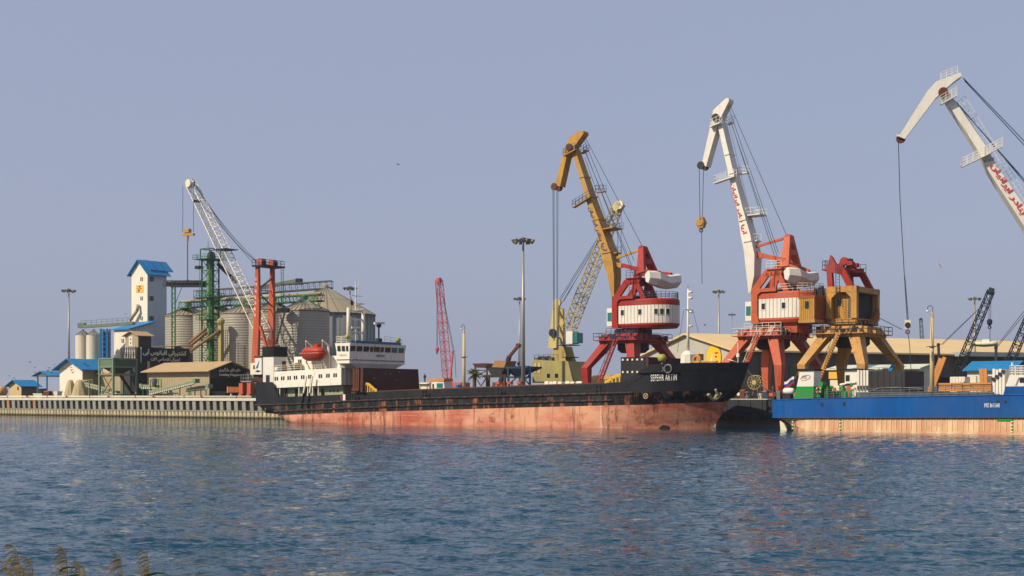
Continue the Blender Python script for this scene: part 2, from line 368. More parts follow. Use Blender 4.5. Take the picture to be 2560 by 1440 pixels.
def make_quay():
    root = build(MB().box((-140, 0.62, -2.0), (130, 1.2, 3.55)), 'quay_wall', concrete, None, fr=Q); structure(root)
    build(MB().box((-140, -0.25, 3.55), (130, 1.35, 4.08)), 'capping_beam', concrete_l, root)
    build(MB().box((-140, 0.02, 1.30), (130, 0.62, 1.62)), 'ledge', concrete, root)
    # sheet piles: half round pans, one object each
    pile_m = paint('yellowed_sheet_pile', (206, 190, 150), 0.7, 0.35, 0.18, rustcol=(0.30, 0.14, 0.05)); mb = MB(); n = 7; prof = []
    for i in range(n): a = math.pi * i / (n - 1); prof.append((-0.50 * math.cos(a), 0.42 - 0.40 * math.sin(a)))
    prof += [(0.5, 0.60), (-0.5, 0.60)]; mb.plan([(u - 138, v) for u, v in prof], -1.5, 1.36)
    vary(pile_m, .3, True); vary(concrete, .25)
    p0 = build(mb, 'sheet_pile', pile_m, root)
    for i in range(1, 190): dup(p0, (i * 1.15, 0, 0))
    # concrete panels; dark pads added in the gaps for the shade of open slots
    rusty_panel = paint('rust_stained_concrete', (176, 128, 74), .85, .5, .3)
    u = -138.0; rnd = random.Random(5); panel = slot_shade = None
    while u < 100:
        w = rnd.choice((0.92, 1.0, 1.02, 1.0, 1.25)); 
        build(MB().add([(u,0.0,1.62),(u+w,0.0,1.62),(u+w,0.62,1.62),(u,0.62,1.62),(u,-0.12,3.55),(u+w,-0.12,3.55),(u+w,0.62,3.55),(u,0.62,3.55)],
              [(0,3,2,1),(4,5,6,7),(0,1,5,4),(1,2,6,5),(2,3,7,6),(3,0,4,7)]), 'concrete_panel', rusty_panel if rnd.random() < .05 else concrete, root)
        if slot_shade is None:
            mb = MB(); mb.add([(u+w+.02,.46,1.74),(u+w+1.0,.46,1.66),(u+w+1.0,.62,1.66),(u+w+.02,.62,1.74),(u+w+.02,.30,3.54),(u+w+1.0,.30,3.54),(u+w+1.0,.62,3.54),(u+w+.02,.62,3.54)],
              [(0,3,2,1),(4,5,6,7),(0,1,5,4),(1,2,6,5),(2,3,7,6),(3,0,4,7)])
            slot_shade = build(mb, 'slot_shade', rubber, root); fu = u + w
        else: dup(slot_shade, (u + w - fu, 0, 0))
        u += w + 1.02 + rnd.choice((0, 0, 0.0, 0.25))
    for i in range(9):                    # dark plates added between the two ships, standing in for the bow's shadow
        a_ = Q.u(1790, -.4) + i * 1.9; build(MB().box((a_, -.5, 1.30), (a_ + 1.82, -.28, 3.98)), 'shade_plate', paint('dark_grey_shade_plate', (46, 50, 56), .7, .5, .1), root)
    # pipeline along the edge
    t = thing('pipeline', 'long pale pipeline lying along the quay edge on the left', 'pipe', Q, (-70, 0.5, 4.08))
    z = 4.36; build(MB().tube((-132, .55, z), (-2, .55, z), 0.21, 10), 'pipe', concrete_l, t, True)
    for i in range(16):
        u = -128 + i * 8; build(MB().cbox((u, .55, 4.12), (.35, .6, .1)), 'saddle', concrete, t)
        if i % 2: build(MB().disc((u + 2, .55, z), (1, 0, 0), 0.30, 0.14), 'flange', rust, t)
    for i in range(7):
        u = -108 + i * 15.3; g = thing('mooring_bollard', ['rust red bollard on the quay edge below the far hut', 'rust red bollard on the quay edge left of the open shed', 'rust red bollard on the quay edge below the white gable', 'rust red bollard on the quay edge below the tarpaulins',
            'rust red bollard on the quay edge below the green hopper frame', 'rust red bollard on the quay edge left of the long tan roofed shed', 'rust red bollard on the quay edge right under the loading shed'][i], 'bollard', Q, (u, -0.02, 4.08), 'bollards along the quay edge')
        build(MB().lathe((u, -.02, 4.08), ((.18, 0), (.14, .12), (.14, .30), (.26, .36), (.26, .46), (.1, .5)), 10), 'post', orange_red, g, True)
make_quay()

# ---------------------------------------------------------------- the black cargo ship
def hull_red():
    m, n, b = nodes('faded_red_hull_paint'); base, pale, brown = s2l((168, 88, 68)), s2l((206, 152, 122)), s2l((74, 46, 38))
    a = noise(n, 0.12, (1, 1, 1.6), 5, 0.65); s = noise(n, 1.0, (1, 1, 0.10), 5, 0.7, (4, 0, 2)); h = noise(n, 1.2, (0.05, 1, 2.0), 5, 0.7, (9, 1, 0)); k = noise(n, 0.5, (1, 1, 0.9), 6, 0.75, (2, 8, 1))
    c = mix(n, ramp(n, a.outputs[0], 0.40, 0.62), base, pale); c = mix(n, ramp(n, h.outputs[0], 0.5, 0.72, 0, 0.7), c, pale)
    c = mix(n, ramp(n, s.outputs[0], 0.54, 0.65, 0, 0.7), c, brown); c = mix(n, ramp(n, k.outputs[0], 0.56, 0.66, 0, 0.9), c, tuple(x * 0.6 for x in base)); c = mix(n, ramp(n, h.outputs[0], 0.30, 0.36, 0.6, 0), c, brown)
    n.links.new(c, b.inputs['Base Color']); b.inputs['Roughness'].default_value = 0.65; b.inputs['Specular IOR Level'].default_value = 0.2; return m
def hull_black():
    m, n, b = nodes('weathered_black_hull_paint'); base, grey, ru = s2l((18, 22, 28)), s2l((48, 50, 52)), s2l((150, 92, 62))
    s = noise(n, 0.55, (1, 1, 0.10), 6, 0.75, (4, 0, 2)); a = noise(n, 0.35, (1, 1, 1), 5, 0.65); r = noise(n, 0.9, (1, 1, 0.14), 6, 0.75, (14, 3, 2))
    c = mix(n, ramp(n, a.outputs[0], 0.4, 0.7, 0, 0.6), base, grey); c = mix(n, ramp(n, s.outputs[0], 0.52, 0.66, 0, 0.7), c, s2l((78, 78, 74))); c = mix(n, ramp(n, r.outputs[0], 0.54, 0.62, 0, 0.85), c, ru)
    n.links.new(c, b.inputs['Base Color']); b.inputs['Roughness'].default_value = 0.6; b.inputs['Specular IOR Level'].default_value = 0.15; return m
RED_HULL, BLACK_HULL = hull_red(), hull_black()
black_clean = paint('blue_black_ship_paint', (22, 27, 34), 0.6, 0.4, 0.10, dcol=(.03, .033, .038), spec=.15)
B = 6.8
def line(fr, pts, v):
    q = [fr.p(x, y, v) for x, y in pts]; return lin([p[0] for p in q], [p[2] for p in q])
zdeck = line(SH, ((620,1013),(640,1013),(767,1009),(858,1003.5),(1040,996),(1200,992),(1400,987),(1600,981),(1780,974),(1870,972)), -B)
zmid = line(SH, ((620,1024),(690,1029),(858,1021),(1040,1014),(1400,1003.6),(1500,1002),(1700,996),(1870,990)), -B)
zpaint = line(SH, ((620,1041),(712,1037.5),(858,1031.5),(1040,1026.6),(1340,1018),(1502,1014),(1600,1012),(1800,1003),(1870,1000)), -B)
zcoam = line(SH, ((870,982),(1040,975),(1340,964),(1400,962),(1515,958.5)), -B + 1.3)
stem = [SH.p(x, y, 0) for x, y in ((1779,1078),(1779,1070),(1807,1035),(1818.6,1002.5),(1839,990),(1857,966),(1876,902))]
ustem = lin([p[2] for p in stem], [p[0] for p in stem])
US = SH.u(638, -6.0); UWL = SH.u(704, -5.0); ZS = SH.z(US, -6.0, 1017)
def zcount(u): return float(np.interp(u, [US, US + 1.5, UWL, UWL + 4], [ZS, ZS - 0.5, -0.1, -2.0]))
def half(u, z):
    ue = ustem(z); L = float(np.interp(z, [0, 3, 6, 10], [20, 17, 14, 12])); t = (u - (ue - L)) / L
    b = B if t <= 0 else B * max(0.0, 1 - t ** 2.3)
    if u < UWL + 14:
        zc = zcount(u); full = min(1.0, max(0.0, (z - zc) / (0.22 if u < UWL - 2 else 1.8))) ** 0.5
        b *= full * float(np.interp(u, [US, US + 2.5, US + 9], [0.86, 0.95, 1.0]))
    return b
UB = SH.u(1500, -B)
def hull_pt(s, lv, side):                 # s in 0..2: 0 stern, 1 start of bow, 2 stem
    u = US + s * (UB - US) if s <= 1 else None
    if u is not None: z = lv(u); return (u, side * half(u, z), z)
    u = UB + (s - 1) * 14
    for _ in range(4): z = lv(u); u = UB + (s - 1) * (ustem(z) - UB)
    return (u, side * half(u, z), z)
def hull_strip(levels, side, s0=0.0, s1=2.0, n=90):
    mb = MB(); secs = [[hull_pt(s0 + (s1 - s0) * i / n, lv, side) for lv in levels] for i in range(n + 1)]; return mb.loft(secs, False, False)
def mixl(a, b, t): return lambda u: a(u) * (1 - t) + b(u) * t
def make_ship():
    t = thing('cargo_ship', 'long black cargo ship with faded red bottom and white superstructure', 'ship', SH, (-38, 0, 0))
    bot = lambda u: max(-1.2, zcount(u)) if u < UWL + 6 else -1.2
    zp = lambda u: max(zpaint(u), bot(u) + 0.02); zm = lambda u: max(zmid(u), zp(u) + 0.02); zd = lambda u: max(zdeck(u), zm(u) + 0.02)
    low, up = MB(), MB()
    for sd in (-1, 1):
        a = hull_strip([bot, mixl(bot, zp, .25), mixl(bot, zp, .5), mixl(bot, zp, .75), zp], sd); low.add(a.v, a.f)
        a = hull_strip([zp, mixl(zp, zm, .5), zm, mixl(zm, zd, .5), zd], sd); up.add(a.v, a.f)
    zz = [zp(US), zm(US), mixl(zm, zd, .5)(US), zd(US)]
    for a_, b_ in zip(zz[:-1], zz[1:]): up.add([(US, -half(US, a_), a_), (US, half(US, a_), a_), (US, half(US, b_), b_), (US, -half(US, b_), b_)], [(0, 1, 2, 3)])
    build(low, 'bottom_plating', RED_HULL, t, True); hull = build(up, 'side_plating', BLACK_HULL, t, True)
    dk = MB().loft([[hull_pt(2.0 * i / 80, zd, -1), hull_pt(2.0 * i / 80, zd, 1)] for i in range(81)], False, False); build(dk, 'deck', paint('deck_red_brown', (96, 52, 42), .8, .5, .3), t)
    # rubbing strakes (rusty half rounds)
    strake = paint('rubbed_black_strake', (46, 40, 38), 0.6, 0.5, 0.55)
    for lv, s0, s1 in ((zd, 0.0, 1.3), (zm, 0.02, 1.12)):
        pts = [hull_pt(s0 + (s1 - s0) * i / 60, lv, -1) for i in range(61)]
        build(MB().path([(p[0], p[1] - 0.03, p[2]) for p in pts], 0.17, 6), 'rubbing_strake', strake, t, True)
    # aft bulwark
    top = line(SH, ((630,955),(680,955),(683,965),(687,982),(694,990),(712,992),(863,986)), -B)
    sA = (SH.u(863, -B) - US) / (UB - US); mb = MB()
    for sd in (-1, 1):
        secs = []
        for i in range(61):
            p = hull_pt(sA * i / 60, zd, sd); tz = top(p[0] if sd < 0 else p[0])
            secs.append([(p[0], p[1], p[2] - .02), (p[0], p[1] * 1.0, tz), (p[0], p[1] - sd * .12, tz), (p[0], p[1] - sd * .12, p[2] - .02)])
        mb.loft(secs)
    e = hull_pt(0, zd, -1); mb.box((US - .02, e[1], e[2]), (US + .12, -e[1], top(US)))
    build(mb, 'aft_bulwark', black_clean, t)
    build(MB().box((US + .3, e[1] - .03, SH.z(US, -6, 984)), (US + 3.2, e[1] + .05, SH.z(US, -6, 981.5))), 'bulwark_rail', black, t)
    for px, m in ((854, paint('maroon_mark', (120, 30, 34), .5)), (860.5, white)):
        u0 = SH.u(px - 3, -B); build(MB().box((u0, -B - .03, SH.z(u0, -B, 1001)), (u0 + .52, -B + .05, SH.z(u0, -B, 986))), 'painted_mark', m, t)
    for px, m in ((1516.5, paint('dull_red_mark', (168, 52, 50), .5)), (1523, white)):
        u0 = SH.u(px - 3, -B + 1.3); build(MB().box((u0, -B + 1.24, SH.z(u0, -B, 977.5)), (u0 + .50, -B + 1.3, SH.z(u0, -B, 960))), 'painted_mark', m, t)
    # coaming with stiff red edge
    uc0, uc1 = SH.u(866, -B), SH.u(1535, -B)
    for sd in (-1, 1):
        v0, v1 = sd * (B - 1.3), sd * (B - 1.15); secs = []
        for i in range(31):
            u = uc0 + (uc1 - uc0) * i / 30; zc = zcoam(u); secs.append([(u, v0, zd(u)), (u, v0, zc), (u, v1, zc), (u, v1, zd(u))])
        build(MB().loft(secs), 'hatch_coaming', black_clean, t)
        build(MB().path([(s[0][0], (v0 + v1) / 2, s[1][2] + .05) for s in secs], 0.11, 4), 'coaming_rim', rust, t)
    for i in range(9):                    # cross walls between holds, hatch covers closed amidships
        u = uc0 + (uc1 - uc0) * i / 8; build(MB().box((u - .15, -B + 1.3, zd(u)), (u + .15, B - 1.3, zcoam(u) - .1)), 'coaming_bulkhead', rust, t)
    mb = MB()
    for i in range(64):
        s = sA + .01 + (1.06 - sA) * i / 63; p = hull_pt(s, zd, -1); q = hull_pt(s + (1.06 - sA) / 63, zd, -1)
        mb.tube((p[0], p[1] + .15, p[2]), (p[0], p[1] + .15, p[2] + .62), .035, 4); mb.tube((p[0], p[1] + .15, p[2] + .6), (q[0], q[1] + .15, q[2] + .6), .03, 4)
    build(mb, 'side_railing', dark, t)
    for px in (884, 1060, 1248, 1496):    # fairleads in the coaming side
        u = SH.u(px, -B + .5); z = zd(u); mb = MB().box((u - .55, -B + .3, z), (u + .55, -B + .75, z + .12))
        for du in (-.3, .3): mb.lathe((u + du, -B + .5, z + .12), ((.16, 0), (.13, .3), (.13, .8), (.2, .85), (.2, 1.0)), 8)
        build(mb, 'bitts', dark, t)
    # forecastle
    ft = line(SH, ((1511,960),(1527,957),(1558,955),(1626,911),(1700,907),(1821,903),(1876,902)), -B)
    ftop = lambda u: ft(u); s_f = (SH.u(1515, -B) - US) / (UB - US) if SH.u(1515, -B) < UB else 1 + (SH.u(1515, -B) - UB) / 30
    mb = MB()
    for sd in (-1, 1):
        secs = []
        for i in range(51):
            s = s_f + (2 - s_f) * i / 50; p = hull_pt(s, zd, sd); q = hull_pt(s, ftop, sd); k = 0.9 * sd * (1 if s < 1.9 else 0)
            lead = abs(i) < 8
            secs.append([p, tuple(p[j] + (q[j] - p[j]) * .5 for j in range(3)), q])
        mb.loft(secs, False, False)
    fc = build(mb, 'forecastle_plating', black_clean, t, True)
    dk = MB().loft([[hull_pt(1.2 + .8 * i / 30, lambda u: ftop(u) - .9, -1), hull_pt(1.2 + .8 * i / 30, lambda u: ftop(u) - .9, 1)] for i in range(31)], False, False); build(dk, 'forecastle_deck', rust, t)
    # name on the bow
    a = SH.p(1627, 953, -B - .12); b_ = SH.p(1692, 950.5, -B - .12); 
    def on_hull(px, py):
        v = -B
        for _ in range(12): p = SH.p(px, py, v); v = -half(p[0], p[2])
        return SH.p(px, py, v - .10)
    a, b_, c_ = on_hull(1627, 953), on_hull(1692, 951), on_hull(1627, 936.5)
    text('ship_name', 'SEPEHR ARTIN', lettering, t, a, Vector(b_) - Vector(a), Vector(c_) - Vector(a), (Vector(b_) - Vector(a)).length, (Vector(c_) - Vector(a)).length, 0.0, .06, 1.12)
    mb = MB(); pts = [on_hull(x, 932 - (x - 1597) * .03) for x in range(1597, 1698, 10)]; mb.path([(p[0], p[1], p[2]) for p in pts], .14, 6); build(mb, 'bow_fender_bar', black, t)
    # hawse pipe, fairlead, anchor
    p = on_hull(1670, 922); build(MB().ring(p, (0, 1, 0), .55, .13, 14).ring((p[0] - 1.1, p[1], p[2]), (0, 1, 0), .4, .12, 12), 'fairlead', steel_d, t, True)
    p = on_hull(1614, 990); build(MB().ring(p, (0, 1, 0), .36, .045, 14).bar((p[0] - .24, p[1], p[2] - .24), (p[0] + .24, p[1], p[2] + .24), .06).bar((p[0] - .24, p[1], p[2] + .24), (p[0] + .24, p[1], p[2] - .24), .06), 'thruster_mark', pole_c, t)
    mb = MB(); A = lambda x, y: tuple(np.array(on_hull(x, y)) + np.array((0, -.15, 0)))
    mb.bar(A(1784, 1001), A(1796, 983), .3); mb.bar(A(1771, 986), A(1783, 998), .3, w2=.35).bar(A(1783, 998), A(1798, 993), .35).bar(A(1798, 993), A(1804, 983), .3, w2=.12).bar(A(1790, 974), A(1796, 988), .25).bar(A(1771, 986), A(1777, 985), .12)
    build(mb, 'anchor', paint('dirty_galvanised_anchor', (176, 160, 120), .7, .4, .2), t)
    # draught marks
    for px, m in ((1503, lettering),):
        for i in range(13):
            y = 1016 + i * 4.2; u = SH.u(px, -B); build(MB().cbox((u, -B - .02, SH.z(u, -B, y)), (.16, .05, .07)), 'draught_mark', m, t) if SH.z(u, -B, y) > .1 else None
    p = on_hull(1655, 1066); build(MB().loft([[(p[0] + 1.1 * math.cos(a), p[1] + e, .05 + .45 * abs(math.sin(a)) ** .8 * (1 if math.sin(a) > 0 else -.3)) for a in np.linspace(0, 2 * math.pi, 15)[:-1]] for e in (-.02, .3)]), 'bow_thruster_tunnel', black, t)
    # ---- superstructure
    def blk(name, pl, pc, pr, yt, yb, v0, m, top_slope=0):
        u0, u1 = SH.u(pl, v0), SH.u(pc, v0); v1 = SH.v(pr, u1); zt, zb = SH.z(u1, v0, yt), SH.z(u1, v0, yb); zl = SH.z(u0, v0, yt + top_slope)
        return u0, u1, v0, v1, zb, zt
    V0 = -6.05
    u0, u1 = SH.u(685, V0), SH.u(853, V0); zt0, zt1 = SH.z(u0, V0, 929.5), SH.z(u1, V0, 919.5); zb0, zb1 = SH.z(u0, V0, 970), SH.z(u1, V0, 962)
    acc = build(MB().add([(u0,V0,zb0),(u1,V0,zb1),(u1,-V0,zb1),(u0,-V0,zb0),(u0,V0,zt0),(u1,V0,zt1),(u1,-V0,zt1),(u0,-V0,zt0)], [(0,3,2,1),(4,5,6,7),(0,1,5,4),(1,2,6,5),(2,3,7,6),(3,0,4,7)]), 'accommodation', white_rusty, t)
    for px in (691, 707, 723, 739, 757, 775, 801, 820, 838):
        for d in (-2.6, 2.6):
            u = SH.u(px + d, V0); z = lin([u0, u1], [SH.z(u0, V0, 947), SH.z(u1, V0, 937)])(u)
            w = build(MB().cbox((u, V0 - .01, z), (.30, .08, .62)), 'window', glass_d, acc)
    for v in (-5.2, -4.2, -3.2): build(MB().box((u1, v, zb1), (u1 + .12, v + .12, zt1)), 'stiffener', white, acc)
    build(MB().box((u1 - .02, -2.6, zb1 + 1.2), (u1 + .05, -1.9, zb1 + 2.2)), 'window', glass_d, acc)
    # lower deckhouse, recessed, pale green
    dz = lambda u: zd(u); m_g = paint('pale_green_grey_paint', (150, 160, 128), .55, .35, .35)
    ua, ub = SH.u(702, V0 + 1.2), SH.u(858, V0 + 1.2)
    low_h = build(MB().add([(ua,V0+1.2,dz(ua)),(ub,V0+1.2,dz(ub)),(ub,-V0-1.2,dz(ub)),(ua,-V0-1.2,dz(ua)),(ua,V0+1.2,zb0),(ub,V0+1.2,zb1),(ub,-V0-1.2,zb1),(ua,-V0-1.2,zb0)], [(0,3,2,1),(4,5,6,7),(0,1,5,4),(1,2,6,5),(2,3,7,6),(3,0,4,7)]), 'lower_deckhouse', m_g, t)
    for px in (825, 835, 844): p = SH.p(px, 976.5, V0 + 1.18); build(MB().disc(p, (0, 1, 0), .28, .08, 12), 'porthole', glass_d, low_h)
    for px, m in ((716, rust), (741, black), (763, black), (790, black), (806, black)):
        p = SH.p(px, 983, V0 + 1.18); build(MB().cbox(p, (.62, .08, 1.5)), 'door', m, low_h)
    for px in (693, 700, 748, 770, 782, 796): p = SH.p(px, 993, V0 + .25); build(MB().bar((p[0], p[1], zd(p[0])), (p[0], p[1], lin([u0, u1], [zb0, zb1])(p[0])), .16), 'deck_pillar', cream, t)
    for px in (759, 774):
        a, b_ = SH.p(px + 7, 940, V0 - .75), SH.p(px - 6, 1020, V0 - .95); c_ = vlerp(a, b_, .53)
        build(MB().bar(a, c_, .22), 'fender_pole', cream, t); build(MB().bar(c_, b_, .2), 'fender_pole_foot', black, t)
    # boat deck railing
    pts = [(u0, V0 + .1, zt0), (u1 - 4.5, V0 + .1, lin([u0, u1], [zt0, zt1])(u1 - 4.5))]; build(MB().rail(pts, 1.05, 1.6, .04, 3), 'boat_deck_railing', cream, t)
    # upper house behind the boat and bridge
    uh0, uh1 = SH.u(735, -4.4), SH.u(850, -4.4); zh0 = SH.z(uh0, -4.4, 892)
    uh = build(MB().box((uh0, -4.4, zt0 - .2), (uh1, 4.4, zh0)), 'boat_deck_house', white_rusty, t)
    for px in (747, 752): p = SH.p(px, 904, -4.42); build(MB().cbox(p, (.3, .08, .7)), 'window', glass_d, uh)
    # funnel
    f0, f1 = SH.u(657.5, -2.9), SH.u(684, -2.9); g1 = SH.v(716, f1); zf0, zf1, zf2 = SH.z(f1, -2.9, 955), SH.z(f1, -2.9, 891.5), SH.z(f1, -2.9, 866)
    fu = build(MB().box((f0, -2.9, zf0 - .6), (f1, g1, zf1)), 'funnel', white, t); build(MB().box((f0 - .1, -3.0, zf1), (f1 + .1, g1 + .1, zf2)), 'funnel_top', black, fu)
    p = SH.p(667, 947, -2.92); build(MB().cbox((p[0] + .25, p[1], p[2]), (.9, .08, 1.3)), 'door', glass_d, fu)
    p = SH.pu(710, 912, f1 + .02); build(MB().cbox(p, (.1, .9, 1.3)), 'vent_cover', rust, fu)
    for px, y0, y1 in ((725, 845, 895),): a, b_ = SH.p(px, y1, -3), SH.p(px, y0, -3); build(MB().tube(a, b_, .07), 'whip_antenna', dark, t)
    for px, py, r_, m in ((693, 915, .45, cream), (702, 920, .3, bluepaint), (712, 914, .5, rust), (745, 915, .7, paint('cable_drum_brown', (120, 100, 70), .7))):
        p = SH.p(px, py, V0 + 1.0); zz_ = lin([u0, u1], [zt0, zt1])(p[0]); build(MB().lathe((p[0], p[1], zz_), ((r_, 0), (r_, r_ * 1.6), (r_ * .6, r_ * 1.9)), 10), 'deck_drum', m, t, True)
    # bridge
    w0, w1 = SH.u(842, -B + .1), SH.u(873.5, -B + .1); vr = SH.v(1013, w1 + .15)
    zw = lambda y: SH.z(w1, -B + .1, y); yb, ym, yt = zw(908), zw(880), zw(857)
    def bsec(z, ov, du): return [(w0 - du, -B + .1 - ov, z), (w1 + du, -B + .1 - ov, z), (w1 + du, vr + ov, z), (w0 - du, vr + ov, z)]
    br = build(MB().loft([bsec(yb, 0, 0), bsec(ym, 0.02, 0.05), bsec(zw(878.5), .02, .05), bsec(yt, .12, .3)]), 'wheelhouse', white_rusty, t)
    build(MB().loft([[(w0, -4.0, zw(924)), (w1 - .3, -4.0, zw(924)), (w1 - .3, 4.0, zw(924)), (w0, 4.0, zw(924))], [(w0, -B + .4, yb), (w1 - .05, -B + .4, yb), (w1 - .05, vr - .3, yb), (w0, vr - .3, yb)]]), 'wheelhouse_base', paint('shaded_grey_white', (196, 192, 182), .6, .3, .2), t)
    build(MB().box((w0 + .3, -B + 1.2, yt), (w1 + .35, vr - 1.3, yt + .42)), 'bridge_roof_edge', paint('bridge_blue_paint', (44, 108, 150), .5, .4, .15), br)
    for i, (xa, xb) in enumerate(((875.5, 888), (892, 905), (909, 922), (925.5, 932.5), (935.5, 949), (952, 959), (963, 976), (979.5, 992.5), (996.5, 1009))):
        du = .05 + .25 * .45; a, b_ = SH.pu(xa, 871, w1 + du), SH.pu(xb, 871, w1 + du)
        zl, zh = zw(877), zw(864.5); e0, e1 = w1 + .14, w1 + .31
        build(MB().add([(e0, a[1], zl), (e0, b_[1], zl), (e1, b_[1], zh), (e1, a[1], zh), (e0 - .1, a[1], zl), (e0 - .1, b_[1], zl), (e1 - .1, b_[1], zh), (e1 - .1, a[1], zh)], [(0,1,2,3),(7,6,5,4),(0,4,5,1),(1,5,6,2),(2,6,7,3),(3,7,4,0)]), 'window', glass_t if i > 6 else glass_d, br)
    for px in (847.5, 858.5, 868): p = SH.p(px, 871, -B + .02); build(MB().cbox(p, (.62 if px < 865 else .4, .16, .8)), 'window', glass_d, br)
    z = zw(899.5); build(MB().box((w1 + .04, -B + .05, z), (w1 + .14, vr, z + .09)), 'handrail', rust, br); build(MB().box((w0, -B, z), (w1 + .04, -B + .1, z + .09)), 'handrail', rust, br)
    for i in range(9): v = -B + .5 + i * (vr + B - .8) / 8; build(MB().cbox((w1 + .17, v, z + .05), (.14, .16, .16)), 'rail_bracket', cream, br)
    a, b_ = SH.pu(940, 892, w1 + .12), SH.pu(963, 892, w1 + .12); build(MB().box((w1 + .03, a[1], a[2] - .1), (w1 + .08, b_[1], a[2] + .5)), 'name_board', white, br)
    text('board_lettering', 'SEPEHR ARTIN', black, br, (w1 + .09, a[1] + .15, a[2] + .03), (0, 1, 0), (0, 0, 1), b_[1] - a[1] - .3, .32, .02)
    a, b_ = SH.p(848.5, 889.5, -B - .02), SH.p(866, 887.5, -B - .02); text('side_name', 'SEPEHR ARTIN', paint('worn_gold_lettering', (170, 150, 90), .6), br, a, (1, 0, 0), (0, 0, 1), b_[0] - a[0], .3, .01)
    pts = [(w0 + .2, -B + .3, yt), (w0 + .2, -B + .3, yt)]; zr = yt
    build(MB().rail([(w0 - .2, -B + 1.2, zr), (w0 - .2, -B + .2, zr), (w1 - .6, -B + .2, zr), (w1, -B + 1.0, zr + .3), (w1 + .2, -B + 3, zr + .42)], 1.1, 1.0, .045, 4), 'bridge_railing', cream, br)
    build(MB().rail([(w1 - .2, 2.0, zr + .42), (w1 - .2, vr - .4, zr)], 1.0, 1.4, .03, 2), 'bridge_railing', steel, br)
    # goalpost mast on the bridge roof
    um = w0 + 1.4; a = SH.pu(871, 850, um); b_ = SH.pu(908, 850, um); y = lambda py: SH.z(um, a[1], py)
    ms = build(MB().tube((um, a[1], yt), (um, a[1], y(769)), .36, 10, .28), 'mast_post', cream, t, True); build(MB().tube((um, b_[1], yt), (um, b_[1], y(776)), .34, 10, .26), 'mast_post', cream, t, True)
    mb = MB()
    for py in (776, 797, 829): mb.bar((um, a[1], y(py)), (um, b_[1], y(py)), .22)
    c_ = SH.pu(889.5, 776, um)[1]; mb.tube((um, c_, y(778)), (um, c_, y(702)), .16, 8, .09); mb.bar((um, c_ - 1.1, y(738)), (um, c_ + 1.5, y(738)), .1).bar((um, c_ + .6, y(715)), (um, c_ + .6, y(700)), .06).bar((um, c_, y(718)), (um, c_ + .8, y(718)), .06)
    mb.bar((um, c_ - .5, y(775)), (um + .6, c_ + 1.2, y(771)), .3); mb.bar((um, c_ - .2, y(760)), (um + .4, c_ + 1.6, y(756)), .22); build(mb, 'mast_yards', white, t)
    build(MB().tube((um, c_, yt), (um, c_, y(822)), .12).bar((um, c_ - .9, y(818)), (um, c_ + .9, y(817)), .3), 'radar_scanner', white, t)
    ur = w1 - 1.2; p = SH.pu(947, 850, ur); z_ = lambda py: SH.z(ur, p[1], py); build(MB().tube((ur, p[1], yt), (ur, p[1], z_(816)), .14).lathe((ur, p[1], z_(820)), ((.15, 0), (.45, .3), (.4, .7), (.1, .8))).cbox((ur, p[1], yt + .6), (.7, .9, .9)), 'radar_mast', dark, t); build(MB().bar((ur, p[1] - 1.1, z_(809)), (ur, p[1] + 1.3, z_(807)), .36), 'radar_scanner', white, t)
    p = SH.p(868.5, 845, -B + .3); build(MB().ball((p[0], p[1], yt + 1.0), .42).tube((p[0], p[1], yt), (p[0], p[1], yt + .7), .1), 'searchlight', paint('yellow_green_lamp', (150, 160, 60), .4), t, True)
    p = SH.pu(995, 846, w1 - .7); build(MB().ball((p[0], p[1], yt + .9), .5).tube((p[0], p[1], yt), (p[0], p[1], yt + .6), .1), 'searchlight', paint('yellow_green_lamp', (150, 160, 60), .4), t, True)
    # red house flag
    p = SH.pu(878, 765, um); mb = MB().tube((um, p[1], y(790)), (um, p[1], y(742)), .03); build(mb, 'flag_halyard', rope, t); mb = MB(); n = 6
    secs = [[(um, p[1] - .1 + .12 * math.sin(i * 1.2), y(744 + i * 3.3)), (um + .05, p[1] - .1 + (.2 + .55 * min(1, i / 4)) * (1 if i < 5 else .5) + .12 * math.sin(i * 1.2), y(748 + i * 3.1))] for i in range(n)]; build(mb.loft(secs, False, False), 'red_flag', red, t)
    # folded hatch covers standing behind the bridge
    h1 = SH.u(905.5, -B + .5); h0 = SH.u(881, -B + .5); hv = SH.v(1048, h1 + .1); zb_ = zcoam(h1); zt_ = SH.z(h1, -B + .5, 919.5)
    st = build(MB().add([(h1-.5,-B+.5,zb_),(h1+.12,-B+.5,zb_),(h1+.12,hv+.15,zb_),(h1-.5,hv+.15,zb_),(h1-.5,-B+.7,zt_),(h1,-B+.7,zt_),(h1,hv-.15,zt_),(h1-.5,hv-.15,zt_)], [(0,3,2,1),(4,5,6,7),(0,1,5,4),(1,2,6,5),(2,3,7,6),(3,0,4,7)]), 'hatch_cover', rust_dark, t)
    for i in range(4):
        ua_ = h0 + i * (h1 - h0 - .7) / 4; g = build(MB().box((ua_, -B + .6, zb_ + .3), (ua_ + .26, hv - .2, zt_ - .15 * (i % 2))), 'hatch_cover', rust, t); build(MB().disc((ua_ + .13, -B + .5, zb_ + .45), (0, 1, 0), .26, .2, 10), 'roller', rust, g)
    for i in range(14): v = random.uniform(-4, hv - 1); z = random.uniform(zb_ + 1, zt_ - .4); build(MB().cbox((h1 + .09 - .1 * (z - zb_) / (zt_ - zb_), v, z), (.04, .22, .2)), 'scrape', paint('bare_steel_spot', (150, 130, 110), .6), st)
    # yellow stair guards
    yel = paint('safety_yellow', (212, 172, 50), .5, .3, .15)
